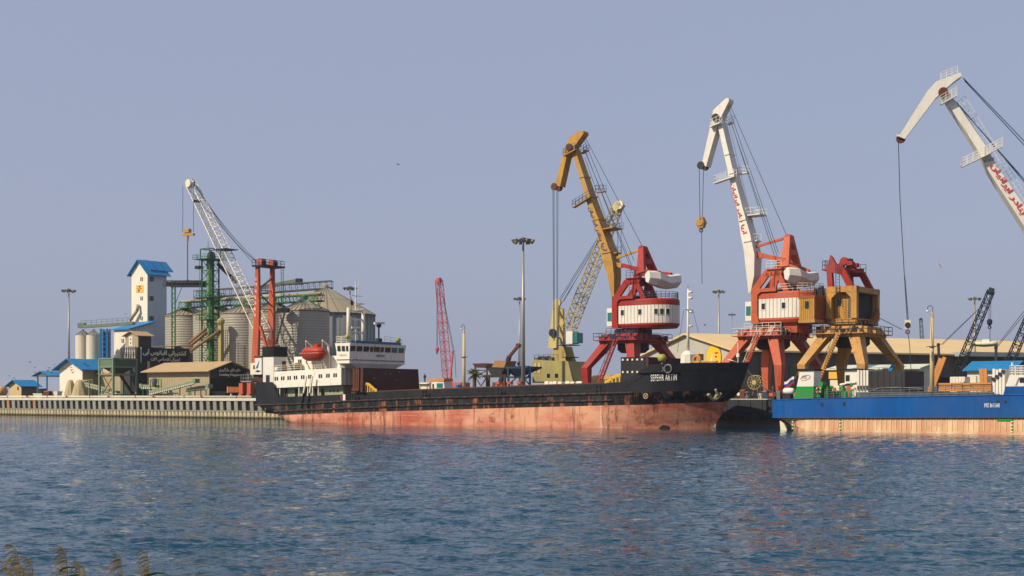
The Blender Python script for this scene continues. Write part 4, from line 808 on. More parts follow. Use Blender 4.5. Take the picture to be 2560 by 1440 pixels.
# crane four: its house stands outside the picture, the white jib leans in from the right
U4 = Q.u(2790, VC); w4 = Q.w(U4, VC); C4 = Frame(w4[0], w4[1], 12.0)
def make_crane4():
    global Q
    fr = C4; spec = dict(
      jib=[((2690,790),(2700,790),.75), ((2640,702),(2680,715),1.2), ((2600,630),(2640,635),1.3), ((2556,558.5),(2578,540),1.25), ((2471.5,427.5),(2494,417),1.1), ((2443,373),(2465,366),1.05), ((2369,258),(2387,251),.9), ((2352,232),(2366,226),.8)],
      head=[(2247,341),(2318,228),(2340,204),(2388,185),(2401,181),(2405,189),(2383,205),(2361,224),(2339,245),(2262,347)])
    t = thing('portal_crane', 'white crane jib with red lettering leaning in from the right edge', 'crane', fr, (0, 0, LAND), 'portal cranes on the quay')
    z0 = LAND; P = lambda u, v, z: (u, v, z0 + z)
    for su in (-1, 1):
        for sv in (-1, 1):
            def rect(c, cz, w): return [P(su * c - w, sv * c - w, cz), P(su * c + w, sv * c - w, cz), P(su * c + w, sv * c + w, cz), P(su * c - w, sv * c + w, cz)]
            build(MB().loft([rect(5.25, 0, .45), rect(5.35, ZK, .72), rect(3.1, ZL, 1.15)]), 'leg', orange_red, t)
    build(MB().box(P(-4.2, -4.2, ZL - .1), P(4.2, 4.2, ZT)), 'portal_head', orange_red, t); build(MB().lathe(P(0, 0, ZT), ((3, 0), (3, 1.5)), 20), 'slewing_ring', dark, t)
    build(MB().plan([(-1, -3.4), (6, -3.4), (9, -1.5), (9, 1.5), (6, 3.4), (-1, 3.4)], z0 + ZH0, z0 + ZH3), 'machinery_house', white, t)
    build(MB().bar(P(0, -2, ZH3), P(2.2, 0, ZH3 + 11), .8, 1.2).bar(P(0, 2, ZH3), P(2.2, 0, ZH3 + 11), .8, 1.2).bar(P(5, 0, ZH3), P(2.2, 0, ZH3 + 11), .8, 1.2), 'rocker_frame', orange_red, t)
    jb = build(quad_loft(fr, [(a, b, 0, h) for a, b, h in spec['jib']]), 'jib', white, t); hd = [fr.p(x, y, -.9) for x, y in spec['head']]; head = build(MB().prism([(p[0], p[2]) for p in hd], -.9, .9), 'jib_head', white, t)
    build(MB().bar(fr.p(2459, 403, -1.15), fr.p(2484, 396, -1.15), .3), 'jib_flange', steel, jb)
    p = fr.p(2252, 347, 0); build(MB().disc((p[0], -.2, p[2]), (0, 1, 0), .62, .5, 14), 'nose_sheave', rust, head); build(MB().bar((p[0] - .6, -.7, p[2] + .35), (p[0] + .4, -.7, p[2] + .2), .3), 'nose_guard', white, head)
    p = fr.p(2358, 230, -1.1); build(MB().disc((p[0], -1.1, p[2]), (0, 1, 0), .62, .3, 14), 'hinge_sheave', rust, head)
    a, b = fr.p(2481, 408, -1.2), fr.p(2585, 577, -1.32); xd = Vector(b) - Vector(a); yd = Vector((-xd.z, 0, xd.x)); text('jib_lettering', persian('آریا بنادر ایرانیان'), lettering_red, jb, Vector(a) - yd.normalized() * .55, xd, yd, xd.length * 1.0, 1.15, .02)
    for p0, p1, v, w in (((2403, 418), (2462, 390), -1.5, 1.0), ((2462, 390), (2505, 366), -1.5, 1.0), ((2350, 262), (2391, 240), -1.3, .9)):
        a, b = fr.p(*p0, v), fr.p(*p1, v); g = build(MB().bar(a, b, w, .14), 'jib_platform', white, t); mb = MB()
        for e in (-w / 2, w / 2): mb.rail([(a[0], a[1] + e, a[2]), (b[0], b[1] + e, b[2])], 1.15, .8, .04, 3)
        mb.rail([(a[0], a[1] - w / 2, a[2]), (a[0], a[1] + w / 2, a[2])], 1.15, .8, .04, 3); build(mb, 'platform_railing', white, g)
    a, b = fr.p(2352, 200, -.4), fr.p(2394, 183, -.4); build(MB().rail([a, b], 1.0, .9, .04, 3), 'head_railing', white, head)
    a, b = Vector(fr.p(2600, 590, .8)), Vector(fr.p(2393, 254, .8)); off = Vector((.5, 0, .35)); mb = MB().ladder(a, b, .5, .5, (0, 1, 0), .04); mb.tube(a + off, b + off, .04, 4); mb.tube(a + off * 2, b + off * 2, .035, 4)
    for i in range(36): c = a.lerp(b, i / 35); mb.tube(c, c + off * 2, .03, 4)
    build(mb, 'jib_ladder', white, t, kind='stuff')
    for p0, p1, v in (((2408, 195), (2790, 590), 0), ((2411, 201), (2780, 600), .3), ((2385, 250), (2800, 720), .5), ((2392, 256), (2795, 730), .8)): build(MB().tube(fr.p(*p0, v), fr.p(*p1, v), .07, 5), 'stay_rope', rope_blue, t)
    q = [fr.p(x, y, 0) for x, y in ((2246, 352), (2250, 500), (2261, 690), (2268, 800))]; build(MB().path(q, .055, 5), 'hoist_rope', rope, t); q = [fr.p(x, y, .5) for x, y in ((2262, 690), (2271, 800))]; build(MB().path(q, .05, 5), 'hoist_rope', rope, t)
    hb = thing('hook_block', 'cream and dark hook block on a long rope right of the jibless crane', 'hook block', fr, fr.p(2269, 832, 0)); p = fr.p(2269, 811, 0)
    build(MB().cbox((p[0], p[1], p[2]), (.75, .3, 1.2)), 'cheek_plate', cream, hb); build(MB().disc((p[0], p[1], p[2] - .1), (0, 1, 0), .38, .5, 12), 'sheave', dark, hb); build(MB().ring((p[0], p[1], p[2] - 1.0), (0, 1, 0), .24, .08), 'hook', rust, hb); q = [fr.p(x, y, 0) for x, y in ((2269, 828), (2274, 860), (2278, 935))]; build(MB().path(q, .05, 5), 'sling', rope, hb)
make_crane4()

# crane three: ochre portal, no jib, house turned towards the water, red machine frame
C3 = Q.u(2129, VC)
def make_crane3():
    t = thing('portal_crane', 'ochre portal crane without a jib under a red top frame', 'crane', Q, (C3, VC, LAND), 'portal cranes on the quay'); make_portal(t, Q, C3, VC, ochre, dark)
    v0 = VC - 3.0; u0, u1 = Q.u(2074, v0), Q.u(2137, v0); v1 = Q.v(2190, u1); z = lambda py: Q.z(u1, v0, py); zb, zt = z(809), z(716); zf = z(795)
    build(MB().box((u0 - .3, v0 - .2, zb), (u1 + .3, v1 + .2, zf)), 'turntable_deck', ochre, t)
    bw = MB().box((u0 + .2, v0 + .9, zf), (u1 - .45, v0 + 1.1, zt - .6)); wall = build(bw, 'inner_wall', yellow, t)
    p = Q.p(2098, 757, v0 + .87); build(MB().cbox(p, (.5, .1, .9)), 'window', glass_d, wall); p = Q.p(2116, 770, v0 + .85); build(MB().prism([(p[0] - .7, p[2] + 1.7), (p[0] + .4, p[2] + 2), (p[0] + .3, p[2] - 1.9), (p[0] - .25, p[2] - 1.7)], v0 + .6, v0 + .86), 'loose_panel', ochre, wall)
    for u in (u0, u1):
        for v in (v0, v1): build(MB().box((u - .42, v - .42, zf), (u + .42, v + .42, zt)), 'corner_post', ochre, t)
    for v in (v0, v1): build(MB().box((u0 - .42, v - .45, zt - .75), (u1 + .42, v + .45, zt + .1)), 'top_beam', ochre, t)
    for u in (u0, u1): build(MB().box((u - .45, v0 + .45, zt - .75), (u + .45, v1 - .45, zt + .05)), 'top_beam', ochre, t)
    for u, v in ((u0, v0), (u1, v0)): s_ = 1 if u == u0 else -1; build(MB().prism([(u + s_ * .42, zt - .75), (u + s_ * 1.3, zt - .75), (u + s_ * .42, zt - 1.6)], v - .4, v + .4), 'knee_plate', ochre, t)
    vm_ = (v0 + v1) / 2; pts = [(u1 - .5 - 1.7 * math.sin(a), vm_ - ((v1 - v0) / 2 - .2) * math.cos(a)) for a in np.linspace(0, math.pi, 13)]; build(MB().box((u0 + .4, v0 + .4, zt - .72), (u1 - .4, v1 - .4, zt - .6)), 'ceiling_sheet', dark, t); mb = MB(); mb.loft([[(a, b, zf), (a, b, zt - .7)] for a, b in pts], False, False); cw_ = build(mb, 'curved_inner_sheet', paint('grey_interior_sheet', (92, 92, 88), .7, .5, .2), t)
    p = Q.pu(2164, 762, u1 - 2.1); build(MB().cbox(p, (.1, .45, 1.1)), 'opening', white, cw_)
    build(MB().bar((u1 + .2, v1 - 2.4, zf - .6), (u1 + .4, v1 - .3, zf + 1.3), 1.2, .5), 'torn_sheet', brownpaint, t)
    # clad house towards the water
    hv0 = VC - 6.8; a, b = Q.u(1998, hv0), Q.u(2036, hv0); hv1 = v0 + 1.5; zz = lambda py: Q.z(b, hv0, py); hz0, hz1, hz2, hz3 = zz(806), zz(798), zz(745), zz(738)
    build(MB().box((a - .1, hv0 - .1, hz0), (b + .1, hv1, hz1)), 'house_floor', ochre, t); build(MB().box((a, hv0, hz1), (b, hv1, hz2)), 'house_core', brownpaint, t); build(MB().box((a - .12, hv0 - .12, hz2), (b + .12, hv1, hz3)), 'house_roof', brownpaint, t)
    n = 7
    for i in range(n): d = (b - a) / n; build(MB().box((a + d * i + .03, hv0 - .07, hz1), (a + d * (i + 1) - .03, hv0, hz2 + .2)), 'cladding_panel', yellow, t)
    m_ = int((hv1 - hv0) / .5)
    for i in range(m_): d = (hv1 - hv0) / m_; build(MB().box((b, hv0 + d * i + .03, hz1), (b + .07, hv0 + d * (i + 1) - .03, hz2)), 'cladding_panel', brownpaint, t)  # same yellow cladding on the far side, browned to carry its shade
    p = Q.p(2017, 762, hv0 - .1); build(MB().cbox(p, (.55, .1, 1.0)), 'window', glass_d, t)
    build(MB().rail([(a, hv0 + .1, hz3), (b, hv0 + .1, hz3), (b, hv1, hz3)], 1.1, 1.2, .04, 3), 'roof_railing', dark, t)
    for i in range(6): mbx = MB().cbox((a + .6 + i * .5, hv1 - .8 + .2 * (i % 2), hz3 + .7), (.35, .5, 1.2 + .4 * (i % 3))); build(mbx, 'winch_gear', dark, t)
    # red top frame: two side frames
    ztop = z(656); 
    for v in (v0 + .1, v1 - .6):
        dv = v - v0; S = lambda px, py: (Q.u(px, v0), v, z(py))
        build(MB().bar(S(2077, 716), S(2073, 662), .7, .8), 'frame_post', red, t); build(MB().bar(S(2127, 716), S(2105, 672), .7, .9), 'frame_strut', red, t); build(MB().bar(S(2069, 668), S(2108, 670), .75, 1.2), 'frame_beam', red, t)
        a_, b_, c_, d_ = S(2070, 662), S(2077, 634), S(2082, 640), S(2093, 662); build(MB().prism([(q[0], q[2]) for q in (a_, b_, c_, d_)], v - .3, v + .3), 'gusset_plate', red, t)
    a_, b_ = Q.u(2056, v0), Q.u(2112, v0); build(MB().box((a_, v0 - .3, ztop - .9), (b_, v1, ztop - .7)), 'top_walkway', red, t); build(MB().rail([(a_ + .1, v0 - .2, ztop - .7), (a_ + .1, v1 - .1, ztop - .7), (b_, v1 - .1, ztop - .7)], 1.2, .9, .045, 2).rail([(a_ + .1, v0 - .2, ztop - .7), (a_ + 1.2, v0 - .2, ztop - .7)], 1.2, .6, .045, 2), 'top_railing', dark, t)
    rnd = random.Random(4)
    for i in range(9): c = (Q.u(2085, v0) + rnd.uniform(0, 2.3), rnd.uniform(v0 + .6, v1 - 1), ztop + rnd.uniform(-.7, .5)); build(MB().cbox(c, (rnd.uniform(.5, 1), rnd.uniform(.5, 1.2), rnd.uniform(.5, 1))) if i % 2 else MB().disc(c, (0, 1, 0), rnd.uniform(.35, .6), .6), 'top_machinery', (red, dark, red)[i % 3], t)
    a_ = Q.u(2094, v0 - .6); build(MB().ladder((a_, v0 - .6, zf), (a_, v0 - .6, ztop), .55, .4, (1, 0, 0), .045), 'ladder', dark, t)
    a_ = Q.pu(2188, 800, u1); build(MB().tube((u1 + .5, v1, zf + .4), (u1 + 3.6, v1 + 1.0, LAND + ZP + .8), .05), 'loose_cable', rope, t)
make_crane3()
# ---------------------------------------------------------------- lattice booms
def truss(t, fr, p, q, w0, w1, h0, h1, n, r, m, side=(0, 1, 0), name='boom', taper0=0.0, lac=0.6):
    """lattice boom from p to q: four chords (parts) and one lacing part"""
    p, q = V3(p), V3(q); d = (q - p).normalized(); a = Vector(side); a = (a - d * a.dot(d)).normalized(); b = d.cross(a)
    def c(f, i, j):
        k = 1.0
        if taper0 and f < taper0: k = 0.35 + 0.65 * f / taper0
        return p.lerp(q, f) + a * (i * (w0 + (w1 - w0) * f) * k / 2) + b * (j * (h0 + (h1 - h0) * f) * k / 2)
    fs = [0] + ([taper0] if taper0 else []) + [1]
    first = None
    for i, j in ((-1, -1), (1, -1), (1, 1), (-1, 1)):
        o = build(MB().path([c(f, i, j) for f in fs], r, 5), name + '_chord', m, t); first = first or o
    mb = MB()
    for k in range(n):
        f0, f1 = k / n, (k + 1) / n
        for (i0, j0), (i1, j1) in (((-1, -1), (1, -1)), ((1, -1), (1, 1)), ((1, 1), (-1, 1)), ((-1, 1), (-1, -1))):
            mb.tube(c(f0, i0, j0), c(f1, i1, j1), r * lac, 3)
            if k % 2: mb.tube(c(f0, i0, j0), c(f0, i1, j1), r * lac, 3)
    build(mb, name + '_lacing', m, t, kind='stuff'); return c

# ---------------------------------------------------------------- blue ship
def hull_stain(name, ca, cb, cc):
    m, n, b = nodes(name); s = noise(n, 1.1, (1, 1, .05), 4, .6, (4, 0, 2)); a = noise(n, .3, (1, 1, 1), 5, .7); h = noise(n, .9, (.12, 1, 1.5), 5, .7, (3, 3, 3))
    c = mix(n, ramp(n, s.outputs[0], .38, .62), s2l(ca), s2l(cb)); c = mix(n, ramp(n, a.outputs[0], .45, .7, 0, .8), c, s2l(cc)); c = mix(n, ramp(n, h.outputs[0], .6, .75, 0, .6), c, s2l(cc)); n.links.new(c, b.inputs['Base Color']); b.inputs['Roughness'].default_value = .65; return m
def make_blue_ship():
    us = BS.u(1927, 0); ue = us + 74; D = 11.4
    t = thing('blue_cargo_ship', 'bright blue cargo ship with stained orange bottom and green and white funnel', 'ship', BS, (us + 20, 6, 0))
    top = line(BS, ((1927,1000),(2060,996),(2200,993),(2560,987),(3000,982)), 0); mid = line(BS, ((1927,1045),(2200,1045),(2560,1044.5),(3000,1044)), 0)
    blue = paint('blue_hull_paint', (0, 82, 154), .6, .6, .05, scale=.16, streak=.05, dcol=s2l((6, 54, 100)), spec=.12)
    def side(u): e = np.clip((u - us) / 3.0, 0, 1); f = np.clip((ue - u) / 14, 0, 1); return (1 - e) ** 2 * .5 + (1 - f ** .6) * 5.6
    us_l = list(us + (ue - us) * np.linspace(0, 1, 60) ** 1.2); secs = []
    for u in us_l: v = side(u); secs.append([(u, v, mid(u)), (u, v, top(u)), (u, D - v, top(u)), (u, D - v, mid(u))])
    hull = build(MB().loft(secs), 'side_plating', blue, t)
    red_m = hull_stain('stained_orange_bottom', (192, 142, 106), (218, 190, 150), (190, 124, 92)); secs = []
    for u in [us + .6] + us_l[3:]:
        k = np.clip((u - us - .6) / 4.2, 0, 1); zb = mid(u) - (mid(u) + 1.2) * (.12 + .88 * k ** .8); inn = (1 - k) ** 1.5 * 3.0; v = side(u) + .12
        secs.append([(u, v + inn + .5 * (1 - k), zb), (u, v + inn * .5, (zb + mid(u)) / 2), (u, v, mid(u) + .02), (u, D - v, mid(u) + .02), (u, D - v - inn, zb)])
    bot = build(MB().loft(secs), 'bottom_plating', red_m, t)
    build(MB().path([(u, side(u) - .04, mid(u)) for u in us_l[1:50]], .10, 5), 'rubbing_strake', dark, t); build(MB().path([(u, side(u) - .02, top(u)) for u in us_l[1:50]], .07, 5), 'sheer_strake', blue, t)
    p = BS.p(1942, 1072, .8); build(MB().prism([(p[0] - .5, p[2] - 1), (p[0] + .5, p[2] - 1), (p[0] + .3, p[2] + .4), (p[0] - .7, p[2] + 1.0)], 3.2, 3.5), 'rudder', cream, t)
    n = 0
    for i in range(46): u = us + 6.0 + i * .62; build(MB().box((u, side(u) + .05, .25 + .1 * (i % 3)), (u + .07, side(u) + .16, mid(u) - .05)), 'frame_weld', paint('pale_orange_weld', (226, 196, 146), .7, .3), bot)
    for px in (1981, 2100, 2530):
        for i in range(9): u = BS.u(px, 0); z = BS.z(u, 0, 1050 + i * 4.2); build(MB().cbox((u, side(u) + .06, z), (.18, .1, .1)), 'draught_mark', lettering if i % 2 else green_ship, bot) if z > .15 else None
    a, b = BS.p(2492, 1052, -.02), BS.p(2530, 1045.5, -.02); build(MB().box((a[0], .0, a[2]), (b[0], .1, b[2])), 'load_line_patch', green_ship, bot)
    a, b = BS.p(2461, 1018.5, -.05), BS.p(2499, 1018.2, -.05); text('imo_number', 'IMO 8611648', lettering, t, a, (1, 0, 0), (0, 0, 1), b[0] - a[0], .50, .0, .03, 1.1)
    for px, py in ((2055, 1011), (2110, 1010)): p = BS.p(px, py, -.02); build(MB().cbox(p, (.26, .1, .5)), 'scupper', dark, t)
    for px in (2495, 2513): p = BS.p(px, 1003.5, -.02); build(MB().disc(p, (0, 1, 0), .16, .1, 12), 'porthole', dark, t)
    Z = lambda px, v=0: top(BS.u(px, v))
    def block(name, pl, pr, yt, v0, v1, m, base=None, parent=None):
        u0, u1 = BS.u(pl, v0), BS.u(pr, v0); zt = BS.z(u1, v0, yt); return build(MB().box((u0, v0, Z(pl) if base is None else base), (u1, v1, zt)), name, m, parent or t)
    # railing
    def rails(pa, pb, v=.15):
        a, b = BS.p(pa, 990, v), BS.p(pb, 990, v); A, B_ = (a[0], v, top(a[0])), (b[0], v, top(b[0]))
        build(MB().rail([A, B_], 1.15, 1.1, .035, 4), 'railing', steel_d, t)
    rails(1984, 2044); rails(2062, 2130); rails(2140, 2320); rails(2318, 2482)
    # funnel
    v0 = 2.0; f = lambda px, py, v: BS.p(px, py, v); u_bl, u_br, u_tl, u_tr = BS.u(1985, v0), BS.u(2033, v0), BS.u(2000, v0), BS.u(2035, v0); zb, zm, zt = Z(2000), BS.z(u_tr, v0, 966), BS.z(u_tr, v0, 927); fm = (zm - zb) / (zt - zb); ul_m = u_bl + (u_tl - u_bl) * fm; ur_m = u_br + (u_tr - u_br) * fm; W_ = BS.v(2053, u_tr) - v0
    def sec(ul, ur, z, dv=0): return [(ul, v0 + dv, z), (ur, v0 + dv, z), (ur, v0 + W_, z), (ul, v0 + W_, z)]
    build(MB().loft([sec(u_bl, u_br, zb), sec(ul_m, ur_m, zm)]), 'funnel_base', green_ship, t); fun = build(MB().loft([sec(ul_m, ur_m, zm), sec(u_tl, u_tr, zt)]), 'funnel', white, t); build(MB().box((u_tl - .8, v0 - .15, zt), (u_tr + .1, v0 + W_ + .1, zt + .28)), 'funnel_cap', black, fun)
    a, b = BS.p(2005.5, 947, v0 - .02), BS.p(2016, 947, v0 - .02); text('funnel_letters', 'VTS', paint('dark_red_lettering', (110, 40, 44), .6), fun, a, (1, 0, 0), (0, 0, 1), b[0] - a[0], .42, .01, .05); c = BS.p(2013.5, 944.5, v0 - .05)
    mb = MB(); N = 28; secs = []
    for i in range(N + 1): th = 2 * math.pi * i / N; e = Vector((.62 * math.cos(th), 0, .30 * math.sin(th) + .14 * math.cos(th))); secs.append([tuple(V3(c) + e * k + Vector((0, dv, 0))) for k, dv in ((1, 0), (1.08, 0), (1.08, .05), (1, .05))])
    build(mb.loft(secs, True, False), 'funnel_oval', paint('dark_red_lettering', (110, 40, 44), .6), fun)
    a = [BS.p(x, y, .9) for x, y in ((2043, 993), (2052, 994), (2060, 955), (2051, 955))]; build(MB().prism([(q[0], q[2]) for q in a], .6, 1.6), 'ventilator_casing', green_ship, t)
    p = BS.p(2047, 975, .45); lb = thing('lifebuoy', 'orange and white lifebuoy hung on the green casing of the blue ship', 'lifebuoy', BS, p); build(MB().ring(p, (0, 1, 0), .33, .09, 20), 'ring', orange, lb, True)
    for i in range(4): th = math.pi / 4 + i * math.pi / 2; build(MB().cbox((p[0] + .33 * math.cos(th), p[1], p[2] + .33 * math.sin(th)), (.14, .22, .14)), 'band', white, lb)
    rnd = random.Random(9)
    for i in range(16):
        px = 2064 + i * 4.6; v = rnd.uniform(1.2, 3.5); u = BS.u(px, v); hh = rnd.uniform(.5, 1.7); z = top(u)
        m_ = (green_ship, green_ship, steel_d, green_ship, dark, orange_red, green_ship, cream)[i % 8]
        build(MB().cbox((u, v, z + hh / 2), (rnd.uniform(.25, .55), .6, hh)) if i % 3 else MB().lathe((u, v, z), ((.14, 0), (.14, hh), (.32, hh + .05), (.3, hh + .3), (.1, hh + .4)), 10), 'winch_gear' if i % 3 else 'mushroom_vent', m_, t)
    a, b = BS.p(2100, 962, 2.0), BS.p(2140, 955, 2.0); build(MB().tube((a[0], 2, a[2]), (b[0], 2, b[2]), .14, 8).tube((a[0], 2.3, a[2] - .2), (b[0], 2.3, b[2] - .2), .12, 8), 'folded_derrick', cream, t); build(MB().bar((b[0] - .6, 2, Z(2130)), (b[0] - .6, 2, b[2]), .25).bar((a[0] + .3, 2, Z(2100)), (a[0] + .3, 2, a[2]), .2), 'derrick_rest', green_ship, t)
    dh = block('deckhouse', 2112, 2146, 925, 4.0, 9.0, white); u0, u1 = BS.u(2110, 3.9), BS.u(2147, 3.9); z = BS.z(u1, 3.9, 925); build(MB().box((u0 - .6, 3.7, z), (u1 + .1, 9.1, z + .18)), 'deckhouse_roof', black, dh); p = BS.p(2119, 945, 3.97); build(MB().cbox(p, (.5, .1, .75)), 'window', glass_d, dh)
    # folded hatch covers, dark hatch stack
    for i in range(4): a = BS.u(2143 + i * 7.5, 1.3); build(MB().box((a, 1.3, Z(2150)), (a + .26, D - 1.3, BS.z(a, 1.3, 925 + i % 2))), 'hatch_cover_rib', white, t); build(MB().box((a + .05, 1.18, Z(2150) + 1.0), (a + .2, 1.3, Z(2150) + 1.5)), 'cover_lug', dark, t)
    hs = block('hatch_cover_stack', 2173, 2262, 926.5, 1.2, BS.v(2310, BS.u(2262, 1.2)), paint('charcoal_hatch_paint', (46, 46, 48), .6, .4, 0), None)
    for i in range(6): u = BS.u(2178 + i * 15, 1.2); build(MB().box((u, 1.13, Z(2200) + 1.2), (u + .09, 1.2, BS.z(u, 1.2, 927.5))), 'stiffener', paint('charcoal_hatch_paint', (46, 46, 48), .6, .4, 0), hs)
    build(MB().path([BS.p(x, y, 1.1) for x, y in ((2176, 978), (2200, 970), (2240, 968.5), (2306, 971))], .05), 'hatch_wire', steel_d, t)
    a, b = BS.u(2140, .9), BS.u(2482, .9); build(MB().box((a, .9, Z(2150)), (b, D - .9, Z(2300) + .55)), 'hatch_coaming', paint('grey_blue_coaming', (96, 104, 108), .6, .4, .1), t)
    for i in range(4): a = BS.u(2481 + i * 8, 1.3); build(MB().box((a, 1.3, Z(2490)), (a + .3, D - 1.3, BS.z(a, 1.3, 922 + 2 * (i % 2)))), 'hatch_cover_rib', white, t); build(MB().disc((a + .15, 1.2, Z(2490) + 1.9 + .3 * i), (0, 1, 0), .22, .2, 8), 'cover_lug', dark, t)
    # bridge front at the right edge
    pts = [BS.p(x, y, 1.2) for x, y in ((2510, 985), (2526, 938))]; zs = BS.z(pts[0][0], 1.2, 966); du = (pts[1][0] - pts[0][0]); fz = (zs - pts[0][2]) / (pts[1][2] - pts[0][2]); ux = pts[0][0] + 13
    build(MB().prism([(pts[0][0], Z(2510)), (ux, Z(2510)), (ux, zs), (pts[0][0] + du * fz, zs)], .8, D - .8), 'bridge_base', blue, t); bh = build(MB().prism([(pts[0][0] + du * fz, zs), (ux, zs), (ux, pts[1][2]), (pts[1][0], pts[1][2])], .8, D - .8), 'bridge_house', white, t)
    p = BS.p(2556, 951, .78); build(MB().cbox(p, (.6, .1, .5)), 'window', glass_d, bh); q = [BS.p(x, y, .75) for x, y in ((2538, 963), (2546, 943), (2580, 941), (2580, 943), (2549, 945), (2541, 963))]; build(MB().prism([(e[0], e[2]) for e in q], .72, .8), 'wing_bracket', steel, bh)
    build(MB().rail([(pts[1][0], 1.0, pts[1][2]), (pts[1][0] + 5, 1.0, pts[1][2])], 1.1, .6, .05, 4).rail([(pts[1][0], 1.0, pts[1][2]), (pts[1][0], D - 1, pts[1][2])], 1.1, 1.0, .05, 4), 'bridge_railing', white, t); build(MB().tube((pts[1][0] + .2, 1.2, pts[1][2]), (pts[1][0] + .2, 1.2, pts[1][2] + 1.5), .12), 'rail_post', white, t)
    # stern gear: ensign staff, flag, raft, bitts
    a, b = BS.p(1962, 953, 3.5), BS.p(1999, 925, 3.5); a0 = (a[0] - .3, 3.5, Z(1960)); fl = thing('ensign', 'white blue and red striped flag on the stern of the blue ship', 'flag', BS, a0); build(MB().tube(a0, (b[0], 3.5, b[2]), .04), 'staff', steel_d, fl)
    cols = (white, paint('flag_blue', (30, 50, 150), .7), paint('flag_red', (190, 34, 40), .7)); c0, c1 = BS.p(1985, 941, 3.5), BS.p(1960, 956, 3.5)
    for k in range(3):
        secs = []
        for i in range(9): f_ = i / 8; x = c0[0] + (c1[0] - c0[0]) * f_; z = c0[2] + (c1[2] - c0[2]) * f_ + .1 * math.sin(f_ * 7); dv = .12 * math.sin(f_ * 9); secs.append([(x, 3.5 + dv, z - k * .34), (x, 3.5 + dv, z - (k + 1) * .34)])
        build(MB().loft(secs, False, False), 'stripe', cols[k], fl)
    p = BS.p(1972, 978, 2.4); rf = thing('liferaft_canister', 'white rounded liferaft canister on the stern of the blue ship', 'canister', BS, (p[0], p[1], Z(1972))); build(MB().loft([[(p[0] + x, p[1] + r * math.cos(i * .7854), p[2] + r * math.sin(i * .7854)) for i in range(8)] for x, r in ((-.75, .25), (-.6, .42), (0, .46), (.6, .42), (.75, .25))]), 'shell', white, rf, True); build(MB().box((p[0] - .4, p[1] - .4, Z(1972)), (p[0] + .4, p[1] + .4, p[2] - .3)), 'cradle', dark, rf)
    for i in range(7):
        px = 1934 + i * 7; v = 1.5 + (i * 1.7) % 3; u = BS.u(px, v); hh = .5 + .35 * (i % 3); build(MB().lathe((u, v, top(u)), ((.2, 0), (.15, .1), (.15, hh), (.24, hh + .05), (.24, hh + .15)), 8) if i % 2 else MB().cbox((u, v, top(u) + hh / 2), (.5, .6, hh)), 'stern_gear', (dark, rust, steel_d, darkblue)[i % 4], t)
    # timber cargo between the covers
    for i, (x0, x1, yt, lab) in enumerate(((2346, 2378, 957, 'stack of orange timber at the left end of the blue ship hold'), (2379, 2405, 956, 'stack of orange timber second from the left on the blue ship'), (2406, 2426, 957, 'short timber stack in the middle of the blue ship cargo'), (2427, 2478, 955.5, 'wide shaded timber stack beside the white hatch covers'))):
        v0_ = 1.6; u0, u1 = BS.u(x0, v0_), BS.u(x1, v0_); zb = Z(2400) + .56; zt = BS.z(u1, v0_, yt); tk = thing('timber_stack', lab, 'timber', BS, (u0, v0_, zb), 'timber stacks on the blue ship'); nl = 4
        for k in range(nl):
            zz = zb + (zt - zb) * k / nl; off = .06 * ((k * 7 + i * 3) % 3); build(MB().box((u0 + off * .4, v0_ + off, zz + .02), (u1 - off * .3, v0_ + 6, zb + (zt - zb) * (k + 1) / nl - .03)), 'timber_bundle', timber, tk)
            for j in range(3): uu = u0 + (u1 - u0) * (j + .5) / 3; build(MB().box((uu, v0_ - .03, zz + .02), (uu + .08, v0_ + off, zz + .2)), 'bearer', rust, tk) if False else None
make_blue_ship()

# mooring line of the black ship
ml = thing('mooring_line', 'pale mooring line from the black bow down to the quay', 'rope', Q, (Q.u(1960, 3), 3, LAND)); a = Vector((*SH.w(stem[-1][0] - 2, 1.5), stem[-1][2] - .2)); b = Vector((*Q.w(Q.u(1968, 2), 2), 4.6)); pts = []
inv = lambda X, Y: ((X - Q.ox) * Q.c - (Y - Q.oy) * Q.s, (X - Q.ox) * Q.s + (Y - Q.oy) * Q.c)
for i in range(13): f = i / 12; p = a.lerp(b, f); pts.append((*inv(p.x, p.y), p.z - 1.3 * math.sin(math.pi * f)))
build(MB().path(pts, .06, 5), 'line', cream, ml)

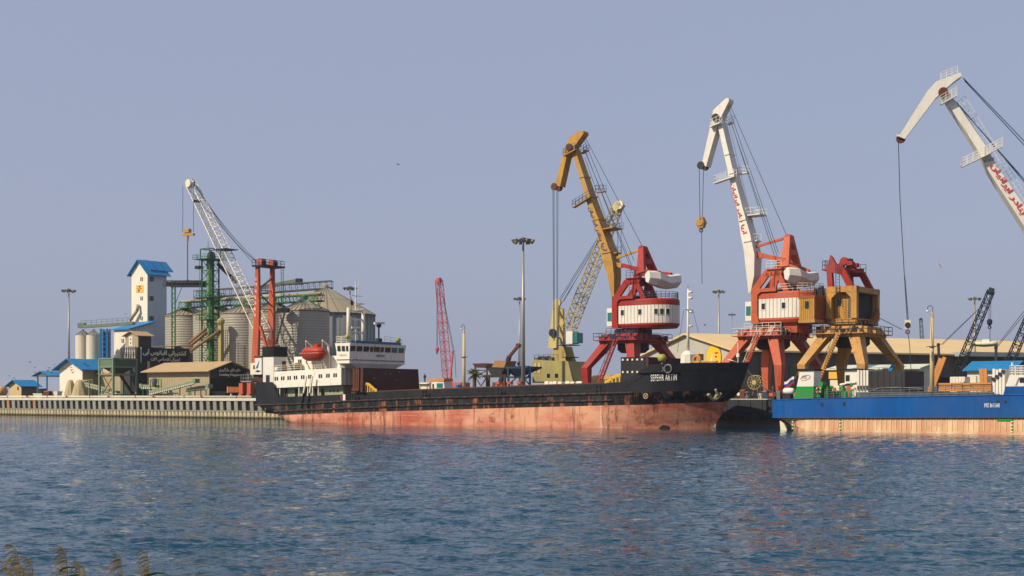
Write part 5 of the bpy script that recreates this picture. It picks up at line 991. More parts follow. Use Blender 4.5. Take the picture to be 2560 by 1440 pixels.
# ---------------------------------------------------------------- yellow mobile harbour crane
def make_mobile():
    V = 24.0; P = lambda x, y, dv=0: Q.p(x, y, V + dv); uc = Q.u(1395, V); t = thing('mobile_harbour_crane', 'pale yellow mobile harbour crane with a lattice boom behind the yellow jib', 'crane', Q, (uc, V, LAND))
    v0 = V - 3.2; u0, u1 = Q.u(1332, v0), Q.u(1363, v0); v1 = V + 3; z = lambda py: Q.z(u1, v0, py)
    # chassis and counterweight house
    for i in range(7): u = Q.u(1345, V) + i * 1.35
    ch = build(MB().box((u0 - 1, V - 2.6, LAND + 1.2), (Q.u(1440, V), V + 2.6, LAND + 2.2)), 'chassis', olive, t)
    for i in range(8):
        for dv in (-2.5, 2.5): build(MB().disc((u0 + .4 + i * 1.5, V + dv, LAND + .72), (0, 1, 0), .72, .6, 14), 'wheel', rubber, ch)
    a = [Q.p(x, y, v0) for x, y in ((1331, 957), (1331, 905), (1337, 899), (1364, 901), (1420, 903), (1430, 945), (1434, 957))]
    hs = build(MB().prism([(p[0], p[2]) for p in a], v0, v1), 'engine_house', olive, t)
    for px in (1371, 1391): p = Q.p(px, 939, v0 - .03); build(MB().cbox(p, (.62, .1, .7)), 'window', glass_d, hs)
    for px in (1338, 1348): p = Q.p(px, 920, v0 - .03); build(MB().cbox(p, (.5, .1, 1.8)), 'side_panel', pale_yellow, hs)
    for i in range(5): p = P(1345 + i * 9, 905, -1); build(MB().box((p[0], V - 2.2, z(903)), (p[0] + .7, V + 1.5, z(893 - 3 * (i % 2)))), 'machinery', dark if i % 2 else steel_d, t)
    build(MB().rail([(u0 + .2, v0 + .2, z(902)), (u0 + 5.5, v0 + .2, z(902))], 1.1, 1, .045, 2), 'deck_railing', dark, t)
    # tower: tapered body and two columns
    b0, b1 = P(1366, 903, -1.2), P(1418, 903, -1.2); c0, c1 = P(1386, 858, -1.2), P(1412, 858, -1.2)
    def sec(a_, b_, w): return [(a_[0], V - w, a_[2]), (b_[0], V - w, b_[2]), (b_[0], V + w, b_[2]), (a_[0], V + w, a_[2])]
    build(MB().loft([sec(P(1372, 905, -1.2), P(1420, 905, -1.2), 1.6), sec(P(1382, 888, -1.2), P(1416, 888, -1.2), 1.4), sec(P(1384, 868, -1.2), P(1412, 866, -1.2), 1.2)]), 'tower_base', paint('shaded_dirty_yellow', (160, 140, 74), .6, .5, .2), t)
    for dv in (-1.3, 1.3): build(MB().bar(P(1386 + (0 if dv < 0 else -6), 870, dv), P(1394 + (0 if dv < 0 else -4), 758, dv), .75, 1.3, (0, 1, 0), .6, .8), 'tower_column', pale_yellow, t); p = P(1395 + (0 if dv < 0 else -4), 757, dv); build(MB().disc(p, (0, 1, 0), .7, .5, 12), 'tower_sheave', pale_yellow, t)
    build(MB().bar(P(1408, 868, 1.2), P(1404, 772, .6), .6, .8), 'tower_column', pale_yellow, t)
    for y in (772, 815, 845): build(MB().bar((P(1393, y, 0)[0], V - 1.4, P(1393, y)[2]), (P(1393, y, 0)[0], V + 1.4, P(1393, y)[2]), .4), 'tower_tie', pale_yellow, t)
    p = P(1382, 832, -1.8); build(MB().disc(p, (0, 1, 0), .75, .5, 14), 'cable_drum', dark, t)
    a_ = P(1411, 858, -2.6); cb = build(MB().box((Q.u(1411, V - 3.0), V - 3.0, P(1411, 862)[2]), (Q.u(1431, V - 3.0), V - .8, P(1411, 831)[2])), 'operator_cab', white, t); q1 = Q.u(1431, V - 3.0); build(MB().box((q1, V - 2.9, P(1411, 860)[2]), (q1 + .9, V - .9, P(1411, 835)[2])), 'cab_glazing', glass_t, cb)
    build(MB().box((Q.u(1392, V - 3.2), V - 3.2, P(1411, 866)[2]), (Q.u(1432, V - 3.2), V - .8, P(1411, 864)[2])), 'cab_platform', dark, t); build(MB().rail([(Q.u(1393, V - 3.2), V - 3.2, P(1411, 864)[2]), (Q.u(1410, V - 3.2), V - 3.2, P(1411, 864)[2])], 1.1, .8, .04, 3), 'cab_railing', dark, t)
    build(MB().box((Q.u(1412, V - 1.5), V - 2.5, P(1411, 895)[2]), (Q.u(1432, V - 1.5), V + .5, P(1411, 893)[2])), 'side_platform', dark, t); build(MB().rail([(Q.u(1414, V - 1.5), V - 2.4, P(1411, 893)[2]), (Q.u(1432, V - 1.5), V - 2.4, P(1411, 893)[2])], 1.1, .8, .04, 3), 'side_railing', dark, t)
    for x0, y0, x1, y1 in ((1418, 915, 1432, 940), (1432, 940, 1437, 955)): build(MB().bar(P(x0, y0, -3), P(x1, y1, -3), .07), 'stair_rail', dark, t)
    c = truss(t, Q, P(1421, 826), P(1541, 522), 1.9, 1.5, 2.0, 1.5, 24, .11, pale_yellow)
    hd = build(MB().bar(P(1540, 526), P(1552, 508), 1.7, 1.3), 'boom_head', pale_yellow, t)
    for dv in (-.7, 0, .7): build(MB().disc(P(1549, 512, dv), (0, 1, 0), .75, .3, 14), 'head_sheave', cream, hd)
    for a_, b_ in (((1394, 755), (1541, 520)), ((1398, 756), (1543, 522)), ((1410, 752), (1543, 518)), ((1406, 756), (1540, 530))): build(MB().tube(P(*a_, -.6), P(*b_, -.6), .06, 4), 'luffing_rope', rope_blue, t)
    for x in (1545, 1553): build(MB().tube(P(x, 515, -.2), P(x - 1, 700, -.2), .045, 4), 'hoist_rope', rope_blue, t)
make_mobile()

# ---------------------------------------------------------------- lattice crawler cranes
def crawler(label, v, foot, tip, w, mast, m, hook=None, n=16, taper=.12, ropes=(), mname='crawler_crane', body=True, r=.09, mast2=None):
    P = lambda x, y, dv=0: Q.p(x, y, v + dv); uf = Q.u(foot[0], v); t = thing(mname, label, 'crane', Q, (uf, v, LAND)); fz = P(*foot)[2]
    if body:
        k = 1 if tip[0] < foot[0] else -1
        hs = build(MB().box((uf - 1.2, v - 1.6, LAND + 1.2), (uf + 4.8, v + 1.6, LAND + 3.4)), 'machinery_house', m, t); build(MB().box((uf - 1.0, v - 2.6, LAND + 1.3), (uf + .6, v - 1.65, LAND + 3.2)), 'operator_cab', m, t)
        for dv in (-2.0, 2.0):
            tr = build(MB().loft([[(uf + 1.2 + 3.4 * math.copysign(abs(math.cos(a)) ** .6, math.cos(a)), v + dv + e, LAND + .55 + .55 * math.sin(a)) for a in np.linspace(0, 2 * math.pi, 15)[:-1]] for e in (-.4, .4)]), 'crawler_track', dark, t)
    a, b = V3((uf, v, max(fz, LAND + 1.6))), V3(P(*tip))
    truss(t, Q, a, b, w, w * .75, w, w * .75, n, r, m, taper0=taper)
    hd = build(MB().bar(b - (b - a).normalized() * .7, b + (b - a).normalized() * .4, w * .55, w * .6), 'boom_head', m, t)
    if mast:
        for dv in (-.8, .8): build(MB().bar(P(mast[0][0], mast[0][1], dv), P(mast[1][0], mast[1][1], dv * .6), .3, .35), 'gantry_mast', m, t)
        build(MB().bar(P(*mast[1], -.7), P(*mast[1], .7), .5), 'gantry_head', m, t)
    for p0, p1 in ropes: build(MB().tube(P(*p0), P(*p1), .05, 4), 'pendant_rope', rope, t)
    if hook:
        (x0, y0), (x1, y1) = hook
        for d in (-.12, .12): build(MB().tube((P(x0, y0)[0] + d, v, P(x0, y0)[2]), (P(x1, y1)[0] + d, v, P(x1, y1)[2]), .045, 4), 'hoist_rope', rope, t)
        p = P(x1, y1); build(MB().lathe((p[0], v, p[2] - 1.0), ((.12, 0), (.4, .3), (.42, .8), (.2, 1.05)), 8), 'hook_block', m if m is not dark else rust, t); build(MB().ring((p[0], v, p[2] - 1.25), (0, 1, 0), .22, .08, 10), 'hook', dark, t)
    return t
pink = paint('faded_pink_red_paint', (196, 92, 98), .6, .4, .15); blacksteel = paint('black_blue_steel', (34, 44, 54), .6, .3, .1)
crawler('pinkish red lattice boom crane standing behind the middle of the black ship', 42, (1120, 962), (1097, 700), 1.55, ((1124, 962), (1132, 880)), pink, ((1093, 720), (1093, 868)), 22, .10, (((1133, 880), (1100, 705)), ((1136, 880), (1108, 740)), ((1137, 882), (1140, 945))))
crawler('dark lattice boom crane right of the concrete pole with a boat in its sling', 30, (2380, 965), (2478, 726), 1.15, ((2350, 965), (2346, 862)), blacksteel, ((2476, 735), (2474, 798)), 15, .10, (((2352, 862), (2465, 755)), ((2356, 862), (2470, 750)), ((2476, 806), (2474, 858))))
crawler('dark lattice boom crane cut off by the right edge', 26, (2512, 935), (2606, 715), 1.15, ((2490, 960), (2490, 868)), blacksteel, None, 15, .08, (((2491, 866), (2590, 740)), ((2493, 868), (2595, 745))))
crawler('tiny far blue crane boom above the warehouse roof', 420, (2308, 900), (2302, 797), 1.5, None, blacksteel, None, 16, .05, (), body=False, r=.10)
p = Q.p(2462, 860, 30); bt = thing('slung_boat', 'small pale boat hanging from the dark lattice crane', 'boat', Q, p); secs = []
for x, w, k in ((-2.0, .05, .2), (-1.2, .5, .0), (0, .7, -.1), (1.2, .6, -.05), (1.9, .3, .1)): secs.append([(p[0] + x, p[1] - w, p[2] + .35 + k), (p[0] + x, p[1], p[2] - .35 + k), (p[0] + x, p[1] + w, p[2] + .35 + k)])
build(MB().loft(secs), 'hull', cream, bt, True); build(MB().box((p[0] - .3, p[1] - .4, p[2] + .2), (p[0] + .8, p[1] + .4, p[2] + .7)), 'wheelhouse', white, bt)
# flying boom with telescopic truck crane
def truck_crane():
    v = 30; P = lambda x, y, dv=0: Q.p(x, y, v + dv); t = thing('truck_crane', 'rusty telescopic crane boom rising above the dark hoppers', 'crane', Q, (Q.u(1255, v), v, LAND)); u = Q.u(1250, v)
    build(MB().box((u - 5, v - 1.3, LAND + .8), (u + 3, v + 1.3, LAND + 1.5)), 'carrier', dark, t); build(MB().box((u - 1, v - 1.2, LAND + 1.5), (u + 1.6, v + 1.2, LAND + 3.2)), 'turret', rust, t)
    for i in range(4):
        for dv in (-1.15, 1.15): build(MB().disc((u - 4.2 + i * 2, v + dv, LAND + .55), (0, 1, 0), .55, .4, 12), 'wheel', rubber, t)
    a, b = P(1246, 925), P(1296, 864); m1 = vlerp(a, b, .55); build(MB().bar((u, v, LAND + 3), m1, .7), 'boom_section', blacksteel, t); build(MB().bar(m1, b, .5), 'boom_section', rust, t); build(MB().disc(b, (0, 1, 0), .45, .7), 'boom_sheave', rust, t)
    c = P(1295, 905); build(MB().tube(b, (b[0], v, c[2]), .04, 4), 'hoist_rope', rope, t); build(MB().lathe((b[0], v, c[2] - .7), ((.1, 0), (.3, .3), (.2, .7)), 8), 'hook_block', dark, t)
truck_crane()

# ---------------------------------------------------------------- hoppers, palm, truck, sacks on the quay behind the ship
def hoppers():
    v = 16; P = lambda x, y, dv=0: Q.p(x, y, v + dv)
    t = thing('scaffold_hopper', 'brown steel hopper on an open scaffold beside the palm', 'hopper', Q, (Q.u(1205, v), v, LAND)); m = paint('brown_grey_steel', (92, 80, 70), .7, .5, .3)
    for px in (1188, 1217):
        for dv in (-1.2, 1.4): p = P(px, 910, dv); build(MB().bar((p[0], p[1], LAND), p, .28), 'post', m, t)
    for y in (912, 926, 942):
        for dv in (-1.2, 1.4): build(MB().bar(P(1188, y, dv), P(1217, y, dv), .2), 'rail_beam', m, t)
    for a, b in (((1188, 942), (1202, 965)), ((1217, 942), (1203, 965)), ((1188, 942), (1217, 926))): build(MB().bar(P(*a, -1.2), P(*b, -1.2), .16), 'brace', m, t)
    a = [P(x, y, -1.6) for x, y in ((1180, 909), (1210, 908), (1218, 918), (1190, 919))]; build(MB().prism([(q[0], q[2]) for q in a], v - 1.6, v + 2), 'hopper_bin', rust_dark, t)
    t = thing('tan_chute_hopper', 'tan sloping chute hopper with dark frame below the telescopic boom', 'hopper', Q, (Q.u(1246, v), v, LAND)); a = [P(x, y, -1.6) for x, y in ((1238, 901), (1266, 902), (1260, 919), (1229, 918))]; build(MB().prism([(q[0], q[2]) for q in a], v - 1.6, v + 1.6), 'chute', paint('tan_rusty_plate', (158, 116, 78), .7, .4, .3), t)
    a = [P(x, y, -1.4) for x, y in ((1216, 919), (1262, 919), (1252, 938), (1228, 938))]; build(MB().prism([(q[0], q[2]) for q in a], v - 1.4, v + 1.4), 'bin', dark, t); build(MB().bar(P(1212, 941, -1.4), P(1268, 939, -1.4), .5), 'frame_beam', dark, t)
    for px in (1222, 1262):
        for dv in (-1.4, 1.4): p = P(px, 938, dv); build(MB().bar((p[0], p[1], LAND), p, .35), 'post', rust, t)
    t = thing('blue_grain_hopper', 'dark blue funnel hopper on braced legs behind the lamp mast', 'hopper', Q, (Q.u(1295, v), v, LAND)); rim = [P(x, 917, -1.8) for x in (1262, 1326)]; bot = [P(x, 941, -.4) for x in (1286, 1302)]
    build(MB().loft([[(bot[0][0], v - .5, bot[0][2]), (bot[1][0], v - .5, bot[0][2]), (bot[1][0], v + .5, bot[0][2]), (bot[0][0], v + .5, bot[0][2])], [(rim[0][0], v - 1.8, rim[0][2] - .3), (rim[1][0], v - 1.8, rim[0][2] - .3), (rim[1][0], v + 1.8, rim[0][2] - .3), (rim[0][0], v + 1.8, rim[0][2] - .3)], [(rim[0][0], v - 1.8, rim[0][2]), (rim[1][0], v - 1.8, rim[0][2]), (rim[1][0], v + 1.8, rim[0][2]), (rim[0][0], v + 1.8, rim[0][2])]]), 'funnel', darkblue, t)
    for px in (1271, 1325):
        for dv in (-1.7, 1.7): p = P(px, 917, dv); build(MB().bar((p[0], p[1], LAND), p, .3), 'leg', bluepaint if px > 1300 else darkblue, t)
    for a, b in (((1271, 962), (1295, 940)), ((1325, 962), (1302, 940)), ((1302, 962), (1325, 935))): build(MB().bar(P(*a, -1.7), P(*b, -1.7), .2), 'brace', darkblue, t)
    build(MB().bar(P(1262, 943, -1.7), P(1326, 943, -1.7), .3), 'tie_beam', dark, t)
    mb = MB()
    for i in range(22): mb.bar(P(1263 + i * 2.9, 917, -1.85), P(1263 + i * 2.9, 914.5, -1.85), .12)
    build(mb, 'grating_teeth', darkblue, t, kind='stuff')
hoppers()
def palm():
    v = 12; b = Q.p(1186, 962, v); zt = Q.z(b[0], v, 938); t = thing('date_palm', 'short date palm between the concrete pole and the scaffold hopper', 'palm', Q, (b[0], v, LAND)); build(MB().loft([[(b[0] + r * math.cos(a), v + r * math.sin(a), z) for a in np.linspace(0, 2*math.pi, 10)[:-1]] for r, z in ((.5, LAND), (.38, LAND + 1), (.34, zt - .6), (.5, zt))]), 'trunk', paint('palm_bark', (96, 76, 54), .9, .5, 0), t)
    m = paint('palm_leaf_green', (84, 104, 44), .6, .4, 0, dcol=(.02, .035, .01)); rnd = random.Random(2)
    for k in range(22):
        a = 2 * math.pi * k / 22 + rnd.uniform(-.2, .2); el = rnd.uniform(-.1, 1.3); L = rnd.uniform(2.2, 3.0); mb = MB(); pr = None; dirh = Vector((math.cos(a), math.sin(a), 0)); sidev = Vector((-math.sin(a), math.cos(a), 0)); pts = []
        for i in range(9): f = i / 8; pts.append(Vector((b[0], v, zt)) + dirh * (L * f * math.cos(el) * (1 - .12 * f)) + Vector((0, 0, L * (f * math.sin(el) - .55 * f * f))))
        mb.path(pts, .035, 3)
        for i in range(1, 9):
            for q in (0, .5):
                c = pts[i - 1].lerp(pts[i], q); ln = .75 * math.sin(math.pi * min(.95, .15 + .8 * (i + q) / 9)); d = (pts[i] - pts[i - 1]).normalized()
                for s_ in (-1, 1): tip = c + sidev * (s_ * ln * .8) + d * ln * .55 - Vector((0, 0, .25 * ln)); mb.add([c - d * .05, c + d * .07, tip], [(0, 1, 2)])
        build(mb, 'frond', m, t)
palm()
def truck():
    v = 5.0; P = lambda x, y: Q.p(x, y, v - 1.2); u0, u1 = Q.u(1077, v - 1.2), Q.u(1117, v - 1.2); t = thing('lorry', 'white lorry cab with a tan load above it behind the black ship', 'lorry', Q, ((u0 + u1) / 2, v, LAND)); zt = P(1095, 954)[2]
    cb = build(MB().prism([(u0 + .1, LAND + .7), (u1 - .5, LAND + .7), (u1 - .5, LAND + 1.7), (u1 - .7, zt - .1), (u0 + .6, zt), (u0 + .1, zt - .2)], v - 1.2, v + 1.2), 'cab', white, t); build(MB().box((u0 + 1.4, v - 1.25, zt - 1.1), (u1 - .9, v - 1.19, zt - .3)), 'side_window', glass_t, cb); build(MB().box((u0 + .4, v - 1.25, zt - 1.2), (u0 + .75, v - 1.19, zt - .4)), 'mirror', dark, cb)
    ld = build(MB().box((u0 - .6, v - 1.25, zt), (u1 - .6, v + 1.25, P(1095, 946)[2])), 'load', timber, t); build(MB().box((u0 - 7, v - 1.25, LAND + 1.1), (u0 - .3, v + 1.25, LAND + 2.9)), 'body', cream, t)
    for du in (-5.5, -4, .8 + (u1 - u0) * .3):
        for dv in (-1.0, 1.0): build(MB().disc((u0 + du, v + dv, LAND + .5), (0, 1, 0), .5, .35, 12), 'wheel', rubber, t)
    return u0, zt
tu, tz = truck()
# man standing above the lorry body
def person(fr, px, py, v, label, h=1.72, arm=0.0):
    b = fr.p(px, py, v); s = h / 1.75; t = thing('person', label, 'person', fr, b); me = bpy.data.meshes.new('body'); J = {}
    co = [(0,0,.95),(0,0,1.2),(0,0,1.45),(0,0,1.55),(0,0,1.68), (-.11,0,.9),(-.13,.03,.5),(-.15,.0,.08),(-.06,0,.04), (.11,0,.9),(.12,-.03,.5),(.12,0,.08),(.2,0,.04), (-.2,0,1.42),(-.26,.02,1.14),(-.22,-.1,.92),(.2,0,1.42),(.26,.02,1.14),(.24,-.1,.92)]
    ed = [(0,1),(1,2),(2,3),(3,4),(0,5),(5,6),(6,7),(7,8),(0,9),(9,10),(10,11),(11,12),(2,13),(13,14),(14,15),(2,16),(16,17),(17,18)]; rad = [.15,.15,.15,.06,.11,.09,.07,.05,.05,.09,.07,.05,.05,.07,.055,.04,.07,.055,.04]
    me.from_pydata([(x * s, y * s, z * s) for x, y, z in co], ed, []); o = bpy.data.objects.new('body', me); COL.objects.link(o); o.parent = t; md = o.modifiers.new('skin', 'SKIN')
    for i, r_ in enumerate(rad): me.skin_vertices[0].data[i].radius = (r_ * s, r_ * s * .8)
    me.skin_vertices[0].data[0].use_root = True; o.modifiers.new('sub', 'SUBSURF').levels = 1; o.modifiers['sub'].render_levels = 1; me.materials.append(cloth)
    hd = build(MB().ball((b[0] , b[1] - .03, b[2] + 1.66 * s), .105 * s, 10, 7, (1, 1, 1.2)), 'head', skin, t, True); build(MB().ball((b[0], b[1], b[2] + 1.70 * s), .112 * s, 10, 6, (1, 1, 1)), 'hair', dark, t, True)
    return t
plat = Q.p(1062, 958, 4.2); st = thing('loading_platform', 'pale loading platform under the standing man', 'platform', Q, (plat[0], 4.2, LAND)); build(MB().box((plat[0] - 1.0, 3.2, plat[2] - .12), (plat[0] + 1.4, 5.2, plat[2] - .01)), 'deck', cream, st)
for du in (-.9, 1.3):
    for v in (3.3, 5.1): build(MB().bar((plat[0] + du, v, LAND), (plat[0] + du, v, plat[2] - .1), .12), 'leg', steel_d, st)
person(Q, 1062, 958, 4.2, 'man in dark clothes standing beside the brown hatch covers', 1.72)
for i, (px, w) in enumerate(((1366, 10), (1377, 8), (1386, 9), (1399, 9), (1418, 11), (1430, 10), (1447, 14))):
    v = 3.0; u0, u1 = Q.u(px - w / 2, v), Q.u(px + w / 2, v); zt = Q.z(u0, v, 953 + i % 2); t = thing('sack_stack', ['first stack of white sacks below the yellow mobile crane', 'second stack of white sacks below the yellow mobile crane', 'third stack of white sacks below the yellow mobile crane', 'fourth stack of white sacks below the yellow mobile crane', 'fifth stack of white sacks towards the red crane leg', 'sixth stack of white sacks towards the red crane leg', 'widest stack of white sacks touching the red crane leg'][i], 'sacks', Q, (u0, v, LAND), 'stacks of white sacks on the quay')
    n = 4
    for k in range(n): z0, z1 = LAND + (zt - LAND) * k / n, LAND + (zt - LAND) * (k + 1) / n; mb = MB().loft([[(u0 + e, v + e, z), (u1 - e, v + e, z), (u1 - e, v + 1.2 - e, z), (u0 + e, v + 1.2 - e, z)] for e, z in ((.1, z0), (0, z0 + .15), (0, z1 - .15), (.1, z1 - .02))]); build(mb, 'sack', cream, t)
# sand mound behind the red crane
p = Q.p(1512, 938, 34); mb = MB(); secs = []
for r_, z in ((11, 0), (8, 1.8), (5, 3.4), (2.2, 4.4), (.3, p[2] - LAND)): secs.append([(p[0] + r_ * math.cos(a) * (1.1 + .1 * math.sin(3 * a)), 34 + r_ * math.sin(a), LAND + z) for a in np.linspace(0, 2*math.pi, 21)[:-1]])
tag(build(mb.loft(secs), 'sand_pile', paint('sand', (190, 148, 92), .95, .3, 0), None, True, fr=Q, base=(p[0], 34, LAND)), 'tan heap of bulk cargo behind the red crane legs', 'heap')
for i, (px, py, lab) in enumerate(((1145, 965, 'blue drum beside the concrete pole'),)):
    p = Q.p(px, py, 3); t = thing('drum', lab, 'drum', Q, (p[0], 3, LAND)); z = Q.z(p[0], 3, 962); build(MB().lathe((p[0], 3, LAND), ((.5, 0), (.5, .9), (.53, .95), (.5, 1.0), (.5, z - LAND)), 14), 'shell', bluepaint, t); build(MB().ring((p[0], 3, z), (0, 0, 1), .48, .05), 'rim', bluepaint, t)
for i, (px, lab) in enumerate(((1247, 'first orange grab bucket behind the ship rail'), (1275, 'second orange grab bucket behind the ship rail'), (1300, 'third orange grab bucket next to the lamp mast'))):
    v = 5; p = Q.p(px, 957, v); t = thing('grab_bucket', lab, 'grab', Q, (p[0], v, LAND), 'grab buckets on the quay'); zt = p[2]
    for s_ in (-1, 1): build(MB().prism([(p[0], LAND + .1), (p[0] + s_ * 1.1, LAND + 1.0), (p[0] + s_ * 1.2, LAND + 1.7), (p[0] + s_ * .1, LAND + 1.7)], v - .9, v + .9), 'shell', orange_red, t)
    for s_ in (-1, 1): build(MB().bar((p[0] + s_ * 1.0, v, LAND + 1.6), (p[0] + s_ * .2, v, zt), .2), 'arm', paint('tan_grab_arm', (190, 120, 80), .6, .4, .2), t)
    build(MB().cbox((p[0], v, zt), (.8, .8, .4)), 'head', orange_red, t)

# ---------------------------------------------------------------- high mast lamps and concrete poles
def high_mast(px, ytop, v, label, w_px, m=steel, base_r=None, n=8, both=True):
    u = Q.u(px, v); k = Q.m(u, v); zt = Q.z(u, v, ytop); t = thing('high_mast_lamp', label, 'lamp mast', Q, (u, v, LAND), 'high mast lamps over the port'); hw = w_px * k / 2
    build(MB().tube((u, v, LAND), (u, v, zt), base_r or hw * .20, 12, (base_r or hw * .2) * .45), 'pole', m, t, True)
    hd = build(MB().ring((u, v, zt + hw * .05), (0, 0, 1), hw * .62, hw * .05, 18, 5), 'head_ring', steel_d, t); build(MB().lathe((u, v, zt - .1), ((hw * .16, 0), (hw * .2, hw * .25), (hw * .3, hw * .32), (hw * .02, hw * .45)), 10), 'head_cap', steel_d, t)
    for i in range(n):
        a = 2 * math.pi * i / n + .3; c = Vector((u + hw * .8 * math.cos(a), v + hw * .8 * math.sin(a), zt + hw * .06)); d = Vector((math.cos(a), math.sin(a), -.55)).normalized(); build(MB().bar(c - d * hw * .12, c + d * hw * .16, hw * .26, hw * .2, (-math.sin(a), math.cos(a), 0), hw * .40, hw * .34), 'floodlight', steel_d if i % 2 else paint('floodlight_housing', (120, 118, 96), .5), t); build(MB().bar((u, v, zt + hw * .1), c, hw * .06), 'arm', steel_d, t)
high_mast(1308, 604, 13, 'tallest lamp mast with its base beside the yellow mobile crane', 58, n=9)
high_mast(1299, 748, 120, 'thin lamp mast just left of the tallest one', 32, n=8)
high_mast(172, 728, 62, 'lamp mast standing alone at the far left over the blue roof', 36)
high_mast(875, 722, 120, 'lamp mast showing behind the bridge of the black ship', 36)
high_mast(1797, 730, 95, 'lamp mast behind the ridge of the grey gable warehouse', 34)
high_mast(1830, 787, 230, 'small distant lamp mast above the warehouse roof', 20)
high_mast(2437, 748, 120, 'lamp mast partly hidden by the dark lattice boom', 34)
def conc_pole(px, ytop, v, wpx, label):
    u = Q.u(px, v); k = Q.m(u, v); zt = Q.z(u, v, ytop + 16); t = thing('camera_pole', label, 'pole', Q, (u, v, LAND), 'concrete camera poles'); r_ = wpx * k / 2
    build(MB().tube((u, v, LAND), (u, v, zt), r_, 14, r_ * .72), 'shaft', pole_c, t, True); build(MB().lathe((u, v, zt), ((r_ * .55, 0), (r_ * .5, .5), (.05, .7)), 12), 'cap', pole_c, t); zz = LAND + (zt - LAND) * .64; build(MB().ring((u, v, zz), (0, 0, 1), r_ * 1.1, .1).bar((u - r_ * 2.4, v, zz), (u + r_ * 2.4, v, zz), .12), 'clamp', steel_d, t)
    build(MB().path([(u + .1, v, zt + .5), (u + .1, v, zt + 1.3), (u - .25, v, zt + 1.6), (u - .6, v, zt + 1.35), (u - .62, v, zt + .95)], .06), 'bracket', steel_d, t); build(MB().ball((u - .62, v, zt + .8), .2), 'camera', white, t)
conc_pole(1160, 818, 4.0, 9.5, 'beige concrete pole standing left of the palm behind the black ship'); conc_pole(2330, 776, 3.2, 12, 'beige concrete pole standing behind the blue ship on the right')

# ---------------------------------------------------------------- warehouse and yard on the right
WHa = 25.0; w0 = (558 / F * 258, 258.0); WH = Frame(w0[0], w0[1], -WHa)
def warehouse():
    t = thing('warehouse', 'long grey gabled warehouse with a dusty tan roof behind the cranes', 'warehouse', WH, (20, 15, LAND)); ze = WH.z(0, 0, 876); vd = WH.v(1617, 0); zr = WH.z(0, vd / 2, 837); L = 135
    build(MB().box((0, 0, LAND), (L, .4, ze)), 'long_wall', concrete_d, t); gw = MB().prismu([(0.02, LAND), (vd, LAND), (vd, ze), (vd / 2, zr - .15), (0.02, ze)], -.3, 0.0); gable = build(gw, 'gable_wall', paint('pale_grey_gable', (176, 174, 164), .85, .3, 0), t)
    o = 1.2; dz = (zr - ze) / (vd / 2) * o
    build(MB().add([(-1.2, -o, ze - dz), (L, -o, ze - dz), (L, vd / 2, zr), (-1.2, vd / 2, zr), (-1.2, -o, ze - dz + .35), (L, -o, ze - dz + .35), (L, vd / 2, zr + .35), (-1.2, vd / 2, zr + .35)], [(0,3,2,1),(4,5,6,7),(0,1,5,4),(1,2,6,5),(2,3,7,6),(3,0,4,7)]), 'roof_slope', roof_ware, t)
    build(MB().add([(-1.2, vd + o, ze - dz), (L, vd + o, ze - dz), (L, vd / 2, zr), (-1.2, vd / 2, zr), (-1.2, vd + o, ze - dz + .35), (L, vd + o, ze - dz + .35), (L, vd / 2, zr + .35), (-1.2, vd / 2, zr + .35)], [(0,3,2,1),(4,5,6,7),(0,1,5,4),(1,2,6,5),(2,3,7,6),(3,0,4,7)]), 'roof_slope', roof_ware, t)
    for i in range(24):
        u = 6 + i * 5.2; 
        build(MB().box((u, -.2, LAND), (u + .35, 0, ze - .6)), 'buttress', concrete_d, t)
        if i % 2: build(MB().box((u + 2, -.08, LAND + 4.2), (u + 2.7, .02, LAND + 6.6)), 'window', glass_d, t)
    # oval painted sign on the gable
    c = WH.pu(1784.5, 895, -.32); cz = c[2]; hw = abs(WH.v(1766, -.32) - WH.v(1803, -.32)) / 2; hh = WH.z(-.32, c[1], 863) - WH.z(-.32, c[1], 931); hh /= 2
    def oval(k, kz, th, dv=0, a0=0, a1=2*math.pi, n=32): return [(c[1] + dv + hw * k * math.cos(a), cz + hh * kz * math.sin(a)) for a in np.linspace(a0, a1, n)]
    sg = build(MB().prismu(oval(1.06, 1.04, 0), -.36, -.3), 'oval_sign_rim', dark, gable); build(MB().prismu(oval(1, 1, 0), -.42, -.36), 'oval_sign', paint('sign_yellow', (226, 184, 40), .6, .1, 0), sg)
    build(MB().prismu([(c[1] + hw * .75, cz - hh * .65), (c[1] + hw * .05, cz + hh * .38), (c[1] + hw * .12, cz - hh * .2), (c[1] + hw * .0, cz - hh * .98), (c[1] + hw * .5, cz - hh * .85)], -.47, -.42), 'sail_shape', white, sg)
    for k, (dz_, wd) in enumerate(((.42, .5), (.15, .35), (-.2, .5))): build(MB().prismu([(c[1] - hw * .15, cz + hh * dz_), (c[1] - hw * (.15 + wd), cz + hh * dz_), (c[1] - hw * (.15 + wd), cz + hh * (dz_ - .1)), (c[1] - hw * .3, cz + hh * (dz_ - .14))], -.46, -.42), 'sign_stroke', lettering_red, sg)
    a, b = WH.u(2411, -4), WH.u(2570, -4); build(MB().box((a, -4, WH.z(a, -4, 890)), (b, -.2, WH.z(a, -4, 879))), 'awning', paint('pale_grey_awning', (150, 156, 158), .7, .3, 0), t)
warehouse()
